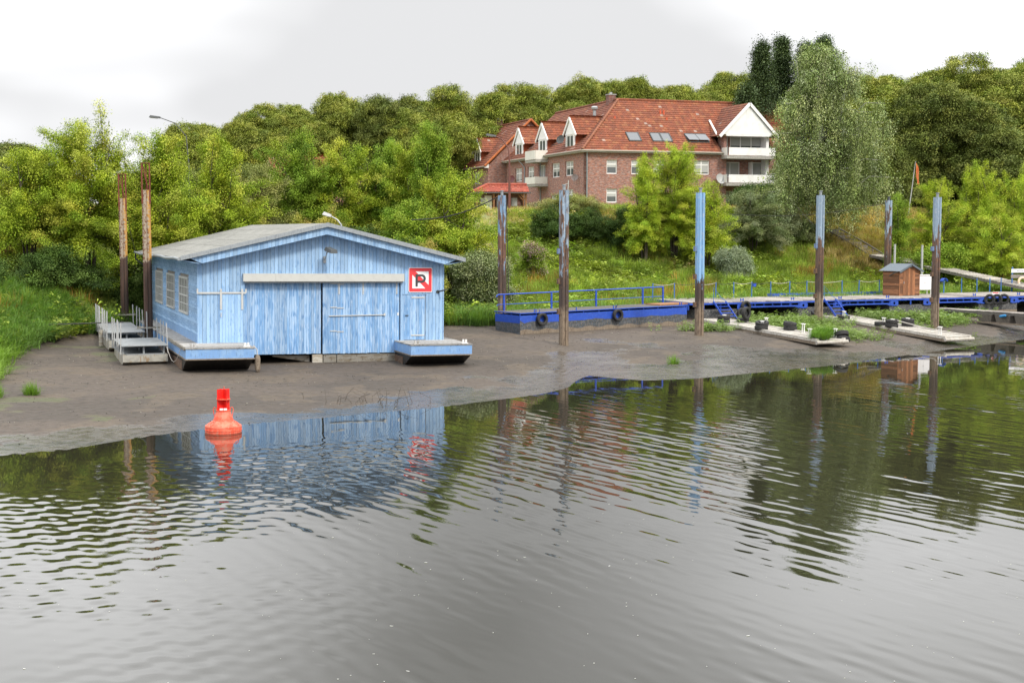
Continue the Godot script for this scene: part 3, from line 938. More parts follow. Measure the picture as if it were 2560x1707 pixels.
		if k == 1:
			for y in [2.32, 1.36, 0.40]:
				box(o, "hinge", Vector3(5.26, y, zb + 0.006), Vector3(5.53, y + 0.035, zb + 0.022), M.trim)
				box(o, "hinge", Vector3(5.54, y - 0.03, zb + 0.006), Vector3(5.82, y + 0.005, zb + 0.022), M.trim)
			for x in [5.60, 6.60, 8.02]:
				box(o, "hanger", Vector3(x, 1.9, zb + 0.006), Vector3(x + 0.045, 2.36, zb + 0.03), M.trim)
			var bar := Geo.new()
			bar.beam(Vector3(5.21, 1.03, zb + 0.03), Vector3(7.5, 1.06, zb + 0.03), 0.035, 0.035)
			bar.mm(Vector3(7.49, 1.02, zb + 0.006), Vector3(7.56, 1.12, zb + 0.05))
			part(o, "locking_bar", bar, M.trim)
			box(o, "plate", Vector3(8.07, 1.03, zb + 0.006), Vector3(8.13, 1.14, zb + 0.02), M.white_paint)
	box(t, "door_jamb", Vector3(1.745, -0.45, -0.2), Vector3(1.80, 2.43, 0.005), M.blue[4])
	box(t, "door_jamb", Vector3(8.19, -0.45, -0.2), Vector3(8.245, 2.43, 0.006), M.blue[4])
	# left sliding door on its rail
	var sd := part(t, "sliding_door", _bx(Vector3(0.80, 0.0, 0.02), Vector3(1.73, 1.9, 0.03)), M.blue[0])
	for i in 8:
		box(sd, "board", Vector3(0.80 + i * 0.1165, 0.01, 0.03), Vector3(0.80 + (i + 1) * 0.1165 - 0.006, 1.91, 0.05 + rng.randf_range(-0.003, 0.003)), M.blue[i % 2])
	g = Geo.new()
	g.mm(Vector3(-0.07, 1.94, 0.03), Vector3(1.84, 2.01, 0.055))
	g.mm(Vector3(-0.08, 1.97, 0.03), Vector3(-0.02, 2.14, 0.054)); g.mm(Vector3(1.81, 1.97, 0.03), Vector3(1.87, 2.13, 0.054))
	part(t, "door_rail", g, M.trim)
	for x in [0.82, 1.65]:
		box(sd, "hanger", Vector3(x, 1.32, 0.058), Vector3(x + 0.075, 2.13, 0.075), M.trim)
	box(sd, "handle", Vector3(0.845, 1.03, 0.055), Vector3(0.875, 1.2, 0.09), M.trim)
	# right hinged door
	var rd := part(t, "side_door", _bx(Vector3(8.31, 0.02, -0.028), Vector3(9.23, 1.88, -0.015)), M.blue_worn[4])
	for i in 7:
		box(rd, "board", Vector3(8.335 + i * 0.127, 0.02, -0.0145), Vector3(8.335 + (i + 1) * 0.127 - 0.007, 1.885, 0.008 + rng.randf_range(-0.003, 0.003)), any(M.blue_worn))
	for y in [0.18, 1.74]:
		box(rd, "hinge", Vector3(8.64, y, 0.013), Vector3(9.2, y + 0.055, 0.03), M.trim)
	box(rd, "handle", Vector3(8.38, 1.02, 0.013), Vector3(8.52, 1.045, 0.06), M.steel_dark)
	box(t, "drip_ledge", Vector3(8.26, 1.895, 0.008), Vector3(9.3, 1.92, 0.03), M.blue[5])
	# sill timbers between the hulls
	for s in [[4.55, 4.98], [5.0, 5.55], [5.56, 8.02]]:
		box(t, "sill_timber", Vector3(s[0], -0.86, -0.27), Vector3(s[1] - 0.02, -0.535, -0.14), any(M.pale_wood))
	g = Geo.new()
	g.hexa([Vector3(3.0, -0.62, -0.5), Vector3(4.5, -0.86, -0.5), Vector3(4.5, -0.86, -0.9), Vector3(3.0, -0.62, -0.9), Vector3(3.0, -0.56, -0.5), Vector3(4.5, -0.60, -0.5), Vector3(4.5, -0.60, -0.9), Vector3(3.0, -0.56, -0.9)])
	part(t, "sagging_tarpaulin", g, M.pale_wood[2])
	# the two hulls
	for s in [[-0.80, 1.76, "hull"], [7.98, 10.52, "hull"]]:
		var xa: float = s[0]
		var xb: float = s[1]
		var h := Geo.new()
		h.prism_x([Vector2(-17.2, -0.41), Vector2(2.32, -0.41), Vector2(2.35, -0.05), Vector2(-17.2, -0.05)], xa, xb)
		var o := part(t, "hull", h, M.hull_blue)
		h = Geo.new()
		h.prism_x([Vector2(-17.2, -0.95), Vector2(1.15, -0.95), Vector2(2.28, -0.455), Vector2(-17.2, -0.455)], xa + 0.02, xb - 0.02)
		part(o, "hull_bottom", h, M.tar)
		h = Geo.new()
		h.mm(Vector3(xa - 0.03, -0.455, 2.26), Vector3(xb + 0.03, -0.41, 2.39))
		h.mm(Vector3(xa - 0.03, -0.455, -17.2), Vector3(xa + 0.05, -0.411, 2.259))
		h.mm(Vector3(xb - 0.05, -0.455, -17.2), Vector3(xb + 0.03, -0.411, 2.259))
		part(o, "rubbing_strip", h, M.silt)
		h = Geo.new()   # flaking lower flank
		h.mm(Vector3(xa + 0.005, -0.93, -17.0), Vector3(xa + 0.0195, -0.58, 1.05))
		h.mm(Vector3(xb - 0.0195, -0.93, -17.0), Vector3(xb - 0.005, -0.58, 1.05))
		part(o, "flank", h, M.rust)
		for k in 12:
			var z1 := 2.37 - k * 0.41
			if k == 11: box(o, "deck_plank", Vector3(xa - 0.02, -0.05, -17.2), Vector3(xb + 0.02, 0.0, z1), M.deck[1])
			else: box(o, "deck_plank", Vector3(xa - 0.02 + rng.randf_range(-0.01, 0.01), -0.05, z1 - 0.402), Vector3(xb + 0.02, rng.randf_range(-0.006, 0.006), z1), any(M.deck))
		h = Geo.new()
		for z in [0.0, 0.12]:
			h.tube([Vector3(xa + 0.22 + z, -0.02, 2.1), Vector3(xa + 0.22 + z, 0.14, 2.1)], [0.04], 8)
		h.mm(Vector3(xa + 0.15, 0.0, 2.03), Vector3(xa + 0.41, 0.025, 2.17))
		part(o, "bollard", h, M.deck[0])
		h = Geo.new()
		for z in [0.0, 0.12]:
			h.tube([Vector3(xb - 0.3 + z, -0.02, 2.1), Vector3(xb - 0.3 + z, 0.16, 2.1)], [0.045], 8)
		h.mm(Vector3(xb - 0.37, 0.0, 2.03), Vector3(xb - 0.11, 0.025, 2.17))
		part(o, "bollard", h, M.white_paint)
	# broken plank edge and edge rail along the left hull
	g = Geo.new()
	for k in 8:
		g.mm(Vector3(-0.86 - rng.randf() * 0.03, -0.09, -3.0 + k * 0.66), Vector3(-0.80, 0.012 + rng.randf() * 0.02, -3.0 + k * 0.66 + 0.64))
	part(t, "deck_edge", g, M.pale_wood[3])
	return t

func _bx(a: Vector3, b: Vector3) -> Geo:
	var g := Geo.new()
	g.mm(a, b)
	return g

func hung(frame: Node3D, p: Vector3) -> Transform3D:   # place in the world of a point in a thing's own axes
	return frame.transform * Transform3D(Basis(), p)

func build_boathouse_fittings(bh: Node3D) -> void:
	# no-berthing sign
	var t := thing("no_berthing_sign", "square red and white sign with struck-out letter P on blue boathouse front", "sign")
	t.transform = hung(bh, Vector3(9.02, 2.49, 0.035))
	var rr := func(h: float, r: float) -> Array:
		var a := []
		for q in 4:
			for k in 5:
				var f := deg_to_rad(q * 90.0 + k * 22.5)
				var cx: float = (h - r) * (1 if q == 0 or q == 3 else -1)
				var cy: float = (h - r) * (1 if q < 2 else -1)
				a.append(Vector2(cx + cos(f) * r, cy + sin(f) * r))
		return a
	var g := Geo.new()
	g.prism_z(rr.call(0.51, 0.06), -0.02, 0.0); part(t, "plate", g, M.sign_white)
	g = Geo.new()
	g.prism_z(rr.call(0.485, 0.045), 0.0, 0.003); part(t, "red_field", g, M.sign_red)
	g = Geo.new()   # two white triangles left and right of the slash
	g.prism_z([Vector2(-0.35, 0.21), Vector2(-0.35, -0.35), Vector2(0.21, -0.35)], 0.003, 0.006)
	g.prism_z([Vector2(-0.21, 0.35), Vector2(0.35, -0.21), Vector2(0.35, 0.35)], 0.003, 0.006)
	part(t, "white_field", g, M.sign_white)
	g = Geo.new()   # the letter
	g.prism_z([Vector2(-0.215, -0.28), Vector2(-0.115, -0.28), Vector2(-0.115, 0.23), Vector2(-0.215, 0.23)], 0.006, 0.009)
	var arc := []
	for k in 13:
		var f := lerpf(-PI / 2, PI / 2, k / 12.0)
		arc.append([Vector2(0.055 + 0.175 * cos(f), 0.055 + 0.175 * sin(f)), Vector2(0.045 + 0.085 * cos(f), 0.055 + 0.085 * sin(f))])
	for k in 12:
		g.prism_z([arc[k][1], arc[k][0], arc[k + 1][0], arc[k + 1][1]], 0.006, 0.009)
	g.prism_z([Vector2(-0.115, 0.14), Vector2(0.05, 0.14), Vector2(0.06, 0.23), Vector2(-0.115, 0.23)], 0.006, 0.009)
	g.prism_z([Vector2(-0.115, -0.12), Vector2(0.06, -0.12), Vector2(0.05, -0.03), Vector2(-0.115, -0.03)], 0.006, 0.009)
	part(t, "letter", g, M.sign_black)
	# floodlight under the gable
	t = thing("wall_lamp", "grey floodlight on bent arm below the boathouse gable", "lamp")
	t.transform = hung(bh, Vector3(5.0, 3.22, 0.005))
	g = Geo.new()
	g.mm(Vector3(-0.05, -0.05, 0.0), Vector3(0.05, 0.22, 0.05)); part(t, "bracket", g, M.steel)
	g = Geo.new()
	g.tube([Vector3(0, 0.05, 0.03), Vector3(0, 0.16, 0.22), Vector3(0.02, 0.36, 0.36), Vector3(0.06, 0.42, 0.45)], [0.022], 8); part(t, "arm", g, M.steel)
	g = Geo.new()
	g.xf = Transform3D(Basis(Vector3(0, 1, 0), 0.5) * Basis(Vector3(1, 0, 0), 0.25), Vector3(0.1, 0.46, 0.6))
	g.hexa([Vector3(-0.19, -0.05, 0.26), Vector3(0.19, -0.05, 0.26), Vector3(0.15, -0.05, -0.2), Vector3(-0.15, -0.05, -0.2), Vector3(-0.16, 0.08, 0.22), Vector3(0.16, 0.08, 0.22), Vector3(0.12, 0.1, -0.17), Vector3(-0.12, 0.1, -0.17)])
	var head := part(t, "lamp_head", g, M.lamp_grey)
	g = Geo.new()
	g.xf = Transform3D(Basis(Vector3(0, 1, 0), 0.5) * Basis(Vector3(1, 0, 0), 0.25), Vector3(0.1, 0.46, 0.6))
	g.mm(Vector3(-0.14, -0.065, -0.15), Vector3(0.14, -0.0505, 0.22)); part(head, "lens", g, M.glass)
	# small lamp stub on the right corner
	t = thing("short_arm_lamp", "short dark tube arm sticking out at the right corner of boathouse front", "lamp arm")
	t.transform = hung(bh, Vector3(9.78, 2.0, 0.01))
	g = Geo.new()
	g.tube([Vector3(0, 0, 0), Vector3(0.16, 0.06, 0.22), Vector3(0.26, 0.1, 0.4)], [0.035, 0.03, 0.025], 8); part(t, "arm", g, M.steel_dark)
	g = Geo.new()
	g.lathe([Vector2(0, -0.02), Vector2(0.07, -0.02), Vector2(0.07, 0.01), Vector2(0, 0.02)], 10)
	g.v = Transform3D(Basis(Vector3.RIGHT, PI / 2), Vector3(0, 0, 0.01)) * g.v
	part(t, "base_plate", g, M.steel_dark)
	# fender on the inner corner of the left hull
	t = thing("tube_fender", "worn grey tube fender hanging at inner corner of boathouse left hull", "fender")
	t.transform = hung(bh, Vector3(1.92, -0.95, 2.2))
	t.rotation = Vector3.ZERO
	g = Geo.new()
	g.lathe([Vector2(0.0, -0.03), Vector2(0.07, 0.0), Vector2(0.105, 0.08), Vector2(0.11, 0.5), Vector2(0.08, 0.62), Vector2(0.0, 0.66)], 12); part(t, "body", g, M.silt)
	g = Geo.new()
	g.tube([Vector3(0, 0.6, 0), Vector3(-0.02, 0.85, 0.0), Vector3(-0.16, 1.0, -0.05)], [0.02], 6); part(t, "rope", g, M.rope)
	# mooring line sagging from the left hull to the float
	t = thing("mooring_line", "thin grey line sagging between boathouse left hull and grey float", "rope")
	t.transform = hung(bh, Vector3(-0.9, -0.1, 1.2))
	g = Geo.new()
	var lp := []
	for k in 9:
		var f := k / 8.0
		lp.append(Vector3(-0.14 * f * 2.0 + 0.06, -0.55 * sin(f * PI) * 1.0 - 0.1 * f, -2.2 * f))
	g.tube(lp, [0.012], 5); part(t, "line", g, M.rope)

# ------------------------------------------------------------------ grey floats beside the boathouse
func build_floats(bh: Node3D) -> void:
	var yaw := rad_to_deg(bh.rotation.y)
	var base := Transform3D(Basis(Vector3.UP, bh.rotation.y), bh.position)
	for k in 2:
		var zf := -1.15 if k == 0 else -6.1
		var zb := -5.3 if k == 0 else -13.0
		var xl := -2.9 if k == 0 else -3.05
		var xr := -1.05 if k == 0 else -1.35
		var mid := Vector3((xl + xr) / 2, 0, (zf + zb) / 2)
		var floor_y := height((base * mid).x, -(base * mid).z)
		var t := thing("work_float", ["front grey steel float with raised walkway plate beside blue boathouse", "rear grey steel float pierced by the two rust-brown piles"][k], "float", base * mid, yaw, "grey steel floats left of the boathouse")
		t.position.y = floor_y - 0.06
		var hw := (xr - xl) / 2
		var hl := (zf - zb) / 2
		var g := Geo.new()
		g.prism_x([Vector2(-hl, 0.0), Vector2(hl - 0.35, 0.0), Vector2(hl, 0.12), Vector2(hl, 0.40), Vector2(-hl, 0.40)], -hw + 0.1, hw - 0.02)
		part(t, "hull", g, M.float_hull)
		g = Geo.new()   # deck rim with chamfered corners
		g.hexa([Vector3(-hw + 0.25, 0.40, hl), Vector3(hw - 0.15, 0.40, hl), Vector3(hw, 0.40, -hl), Vector3(-hw, 0.40, -hl), Vector3(-hw + 0.25, 0.43, hl), Vector3(hw - 0.15, 0.43, hl), Vector3(hw, 0.43, -hl), Vector3(-hw, 0.43, -hl)])
		part(t, "deck", g, M.grey_paint)
		for q in ([[-hl, hl]] if k == 0 else [[-hl, -0.4], [-0.3, hl]]):
			box(t, "walkway_plate", Vector3(-hw + 0.05, 0.74, q[0]), Vector3(hw if k == 0 else hw - 0.1, 0.77, q[1]), M.grey_paint)
		for x in [-hw + 0.12, 0.0, hw - 0.15]:
			for z in [hl - 0.25, 0.0, -hl + 0.25]:
				box(t, "support", Vector3(x - 0.035, 0.43, z - 0.035), Vector3(x + 0.035, 0.74, z + 0.035), M.grey_paint)
		var m: Material = M.galv
		var n := 5 if k == 0 else 8
		for i in n:
			var z := lerpf(hl - 0.06, -hl + 0.1, i / (n - 1.0))
			g = Geo.new()
			g.tube([Vector3(-hw + 0.02, 0.43, z), Vector3(-hw + 0.02 + rng.randfn() * 0.02, 1.68, z + rng.randfn() * 0.02)], [0.028], 6)
			part(t, "rail_post", g, m)
		for i in (4 if k == 0 else 5):
			var z := lerpf(hl - 0.3, -hl + 0.3, i / (3.0 if k == 0 else 4.0))
			g = Geo.new()
			g.tube([Vector3(hw + 0.015, 0.43, z), Vector3(hw + 0.015 + rng.randfn() * 0.02, 1.62, z)], [0.026], 6)
			part(t, "rail_post", g, m)
		if k == 1:
			g = Geo.new()
			g.tube([Vector3(-hw - 0.06, 0.02, hl - 2.4), Vector3(-hw - 0.06, 0.72, hl - 2.4)], [0.1], 10)
			part(t, "corner_fender", g, M.pale_wood[0])
	# piles of the boathouse berth: two coupled sheet sections, open red cage at the head
	for k in 2:
		var p := Vector3(-16.05, 0, -62.6) if k == 0 else Vector3(-19.0, 0, -69.6)
		var top := 8.55 if k == 0 else 8.35
		p.y = height(p.x, -p.z) - 0.6
		var t := thing("rust_pile", ["tall rust-streaked steel pile with red cage head, nearer the boathouse", "tall rust-streaked steel pile with red cage head, farther left"][k], "pile", p, 14.0, "rusty piles left of the boathouse")
		part(t, "shaft", pile_geo(top - p.y - 1.15, 0.185, [0, 0.02]), M.pile_rust)
		var y0 := top - p.y - 1.75
		for x in [-0.165, 0.165]:
			for z in [-0.13, 0.13]:
				box(t, "cage_bar", Vector3(x - 0.03, y0, z - 0.04), Vector3(x + 0.03, y0 + 1.75, z + 0.04), M.red_lead)
		var g := Geo.new()
		g.beam(Vector3(-0.13, y0 + 1.7, 0.06), Vector3(0.1, y0 + 0.62, 0.06), 0.05, 0.05)
		g.beam(Vector3(0.02, y0 + 1.72, 0.0), Vector3(0.02, y0 + 0.5, 0.0), 0.05, 0.06)
		part(t, "brace", g, M.red_lead)
		box(t, "cap", Vector3(-0.2, y0 + 1.751, -0.175), Vector3(0.2, y0 + 1.78, 0.175), M.red_lead)
		# guide collar standing on the float
		var gy: float = (1.34 if k == 0 else 1.5) - p.y
		g = Geo.new()
		for s in [-1, 1]:
			g.mm(Vector3(-0.5, gy, s * 0.26 - 0.05), Vector3(0.5, gy + 0.06, s * 0.26 + 0.05))
			g.mm(Vector3(s * 0.28 - 0.05, gy + 0.001, -0.2), Vector3(s * 0.28 + 0.05, gy + 0.059, 0.2))
		part(t, "guide_collar", g, M.pale_wood[1])

# box pile: outline of two interlocked sheets with a groove on each face; uv.y runs up the pile
func pile_geo(h: float, r: float, _s: Array) -> Geo:
	var g := Geo.new()
	g.use_u = true
	var o := [Vector2(0.16, 1.0), Vector2(0.62, 0.98), Vector2(1.0, 0.5), Vector2(1.0, -0.5), Vector2(0.62, -0.98), Vector2(0.16, -1.0), Vector2(0.1, -0.82), Vector2(-0.02, -0.82), Vector2(-0.08, -1.0), Vector2(-0.62, -0.98), Vector2(-1.0, -0.5), Vector2(-1.0, 0.5), Vector2(-0.62, 0.98), Vector2(-0.08, 1.0), Vector2(-0.02, 0.82), Vector2(0.1, 0.82)]
	var per := 0.0
	for i in o.size():
		var a: Vector2 = o[i] * r
		var b: Vector2 = o[(i + 1) % o.size()] * r
		var u0 := per / (r * 7.2)
		per += a.distance_to(b)
		var u1 := per / (r * 7.2)
		g.quad_uv(Vector3(a.x, 0, a.y), Vector3(a.x, h, a.y), Vector3(b.x, h, b.y), Vector3(b.x, 0, b.y), Vector2(u0, 1), Vector2(u0, 0), Vector2(u1, 0), Vector2(u1, 1))
		g.put(Vector3(0, h, 0), Vector3.UP); g.put(Vector3(a.x, h, a.y), Vector3.UP); g.put(Vector3(b.x, h, b.y), Vector3.UP)
	return g

# paint, rust, tide stain and dried silt lie on a pile in bands with ragged edges
func pile_coat(sd: int, paint_c: Color, paint_to: float, flake: float, rust_c: Color, pile_len: float) -> StandardMaterial3D:
	var W := 96
	var H := 768
	var n1 := noise(sd, 0.03, 4)
	var n2 := noise(sd + 1, 0.09, 4)
	var n3 := noise(sd + 2, 0.05, 3)
	var out := PackedByteArray()
	for j in H:
		var t := j / float(H)
		for i in W:
			var a := n1.get_noise_2d(i * 1.6, j * 0.22)
			var b := n2.get_noise_2d(i, j * 0.35)
			var s := n3.get_noise_2d(i * 3.0, j * 0.07)
			var c := rust_c.lerp(Color(0.055, 0.032, 0.024), smoothstep(0.0, 0.35, s + b * 0.4))
			c = c.lerp(Color(0.24, 0.115, 0.05), smoothstep(0.15, 0.4, b) * 0.6)
			# dark stained zone between high and low water, pale silt below it
			var wet := t + a * 0.04 + s * 0.02
			c = c.lerp(Color(0.045, 0.035, 0.030), smoothstep(0.46, 0.56, wet) * 0.7)
			var si := smoothstep(0.69, 0.74, t + a * 0.06 + b * 0.04 + s * 0.03)
			c = c.lerp(Color(0.22, 0.165, 0.115).lerp(Color(0.13, 0.095, 0.068), smoothstep(-0.1, 0.3, b + s)), si * 0.9)
			var p := 1.0 if a * 1.2 + s * 0.6 + b * 0.14 > (t - paint_to * (1.0 - 0.45 * clampf(flake, 0, 1))) * lerpf(16.0, 1.7, clampf(flake, 0, 1)) else 0.0
			if p > 0.0: c = paint_c.lerp(paint_c * 0.75, smoothstep(0.0, 0.4, s)).lerp(Color(0.42, 0.46, 0.5), smoothstep(0.2, 0.45, b) * 0.5)
			c = c.linear_to_srgb()
			out.append(int(clampf(c.r, 0, 1) * 255)); out.append(int(clampf(c.g, 0, 1) * 255)); out.append(int(clampf(c.b, 0, 1) * 255))
	var m := mat(Color.WHITE, 0.75)
	m.albedo_texture = ImageTexture.create_from_image(Image.create_from_data(W, H, false, Image.FORMAT_RGB8, out))
	return m

func build_piles() -> void:
	# [x, depth, top, paint down to this share of the length, flaking, kind, label]
	var list := [
		[-0.5, 71.0, 7.38, 0.30, 1.0, 0, "blue and rust pile at the near left end of the blue railed pontoon"],
		[2.35, 64.4, 7.45, 0.40, 1.0, 1, "blue and rust pile standing in front of the blue railed pontoon"],
		[9.1, 68.9, 7.45, 0.58, 0.05, 2, "pile with brightest clean blue head at right end of railed pontoon"],
		[16.35, 75.6, 7.5, 0.42, 0.5, 1, "blue and rust pile between the two pale finger docks"],
		[23.9, 90.5, 7.55, 0.32, 1.0, 1, "round-headed rusty pile behind the jetty left of brown hut"],
		[22.6, 75.8, 7.4, 0.46, 0.8, 1, "blue and rust pile in front of the white cabinet"]]
	var blues := [Color(0.17, 0.27, 0.40), Color(0.24, 0.32, 0.41), Color(0.21, 0.39, 0.62)]
	for i in list.size():
		var l: Array = list[i]
		var y0 := height(l[0], l[1]) - 0.6
		var h: float = l[2] - y0
		var t := thing("blue_pile", l[6], "pile", Vector3(l[0], y0, -l[1]), [8.0, 18.0, 20.0, 24.0, 10.0, 22.0][i], "blue and rust mooring piles")
		part(t, "shaft", pile_geo(h, 0.2, []), pile_coat(100 + i * 7, blues[l[5]], l[3], l[4], [Color(0.14, 0.075, 0.052), Color(0.115, 0.072, 0.054), Color(0.095, 0.06, 0.046)][l[5]], h))
		var g := Geo.new()
		g.lathe([Vector2(0.07, h - 0.02), Vector2(0.07, h + 0.2), Vector2(0.1, h + 0.2), Vector2(0.1, h + 0.24), Vector2(0, h + 0.24)], 12)
		part(t, "head_pipe", g, M.zinc if i != 4 else M.fouled)
		if i != 0 and i != 4:
			for yb in [0.36, 0.54, 0.72]:
				g = Geo.new()
				g.mm(Vector3(-0.31, h * (1.0 - yb) - 0.12, -0.09), Vector3(-0.205, h * (1.0 - yb) + 0.12, 0.09))
				part(t, "guide_lug", g, M.royal_dull if yb < 0.4 else M.rust)

# ------------------------------------------------------------------ buoy
func build_buoy() -> void:
	var t := thing("channel_buoy", "red conical channel buoy afloat at the edge of the mud", "buoy", Vector3(-8.1, -0.02, -39.55), 12.0)
	t.rotation.z = deg_to_rad(-0.6)
	var g := Geo.new()
	g.lathe([Vector2(0.40, -0.30), Vector2(0.49, -0.06), Vector2(0.505, -0.02), Vector2(0.505, 0.075), Vector2(0.515, 0.08), Vector2(0.515, 0.10), Vector2(0.505, 0.105), Vector2(0.505, 0.19), Vector2(0.495, 0.205), Vector2(0.30, 0.335), Vector2(0.285, 0.345), Vector2(0.185, 0.615), Vector2(0.175, 0.62)], 40)
	part(t, "float_body", g, M.buoy)
	g = Geo.new()
	g.lathe([Vector2(0.41, -0.3), Vector2(0.497, -0.06), Vector2(0.512, -0.035), Vector2(0.512, 0.0), Vector2(0.505, 0.008)], 40)
	part(t, "weed_line", g, M.silt)
	g = Geo.new()
	g.lathe([Vector2(0.19, 0.612), Vector2(0.205, 0.615), Vector2(0.205, 0.635), Vector2(0.0, 0.637)], 32); part(t, "top_flange", g, M.buoy)
	for a in [0.0, PI / 2]:
		g = Geo.new()
		g.xf = Transform3D(Basis(Vector3.UP, a + 0.5), Vector3.ZERO)
		g.mm(Vector3(-0.195, 0.637, -0.006), Vector3(0.195, 1.22 if a == 0.0 else 1.219, 0.006))
		part(t, "daymark_vane", g, M.buoy_deep)
	for y in [0.93]:
		g = Geo.new()
		g.lathe([Vector2(0.0, y), Vector2(0.197, y), Vector2(0.197, y + 0.016), Vector2(0.0, y + 0.017)], 28)
		part(t, "daymark_disc", g, M.buoy)
	g = Geo.new()
	g.tube([Vector3(0.02, 1.23, 0), Vector3(0.02, 1.29, 0)], [0.012], 6); part(t, "tip", g, M.buoy)
	box(t, "number_plate", Vector3(-0.10, 0.645, 0.19), Vector3(-0.01, 0.70, 0.197), M.sign_white)
	box(t, "number_plate", Vector3(0.005, 0.645, 0.19), Vector3(0.10, 0.70, 0.197), M.sign_white)
	for a in [2.9, 0.25, 3.7, -0.7]:
		var low: bool = absf(a) > 3.0 or a < 0.0
		g = Geo.new()
		g.xf = Transform3D(Basis(Vector3.UP, a), Vector3.ZERO)
		if low: g.tube([Vector3(0.47, 0.22, -0.09), Vector3(0.46, 0.29, -0.08), Vector3(0.37, 0.345, -0.05), Vector3(0.34, 0.32, -0.05)], [0.011], 6)
		else: g.tube([Vector3(0.25, 0.44, 0), Vector3(0.275, 0.56, 0), Vector3(0.285, 0.66, 0), Vector3(0.25, 0.705, 0), Vector3(0.205, 0.68, 0), Vector3(0.195, 0.63, 0)], [0.012], 6)
		part(t, "lifting_eye", g, M.buoy)

# ------------------------------------------------------------------ jetties
func tyre(label: String, xf: Transform3D, group: String, r := 0.3) -> Node3D:
	var t := thing("old_tyre", label, "tyre", Vector3.ZERO, 0, group)
	t.transform = xf
	if not M.has("tyre_mesh"):
		var g := Geo.new()
		var prof := [Vector2(0.17, -0.055), Vector2(0.20, -0.085), Vector2(0.27, -0.095), Vector2(0.295, -0.08), Vector2(0.305, -0.05), Vector2(0.305, -0.02), Vector2(0.298, -0.012), Vector2(0.298, 0.012), Vector2(0.305, 0.02), Vector2(0.305, 0.05), Vector2(0.295, 0.08), Vector2(0.27, 0.095), Vector2(0.20, 0.085), Vector2(0.17, 0.055), Vector2(0.185, 0.03), Vector2(0.265, 0.04), Vector2(0.265, -0.04), Vector2(0.185, -0.03), Vector2(0.17, -0.055)]
		g.lathe(prof, 26)
		M.tyre_mesh = g.mesh()
	var o := part(t, "carcass", M.tyre_mesh, M.rubber)
	o.scale = Vector3.ONE * (r / 0.3)
	return t

func lying(p: Vector3, tilt := 0.0, yaw := 0.0) -> Transform3D:
	return Transform3D(Basis(Vector3.UP, yaw) * Basis(Vector3.RIGHT, tilt), p)

func standing(p: Vector3, yaw: float) -> Transform3D:   # axle level, disc facing the river
	return Transform3D(Basis(Vector3.UP, yaw) * Basis(Vector3.RIGHT, PI / 2), p)

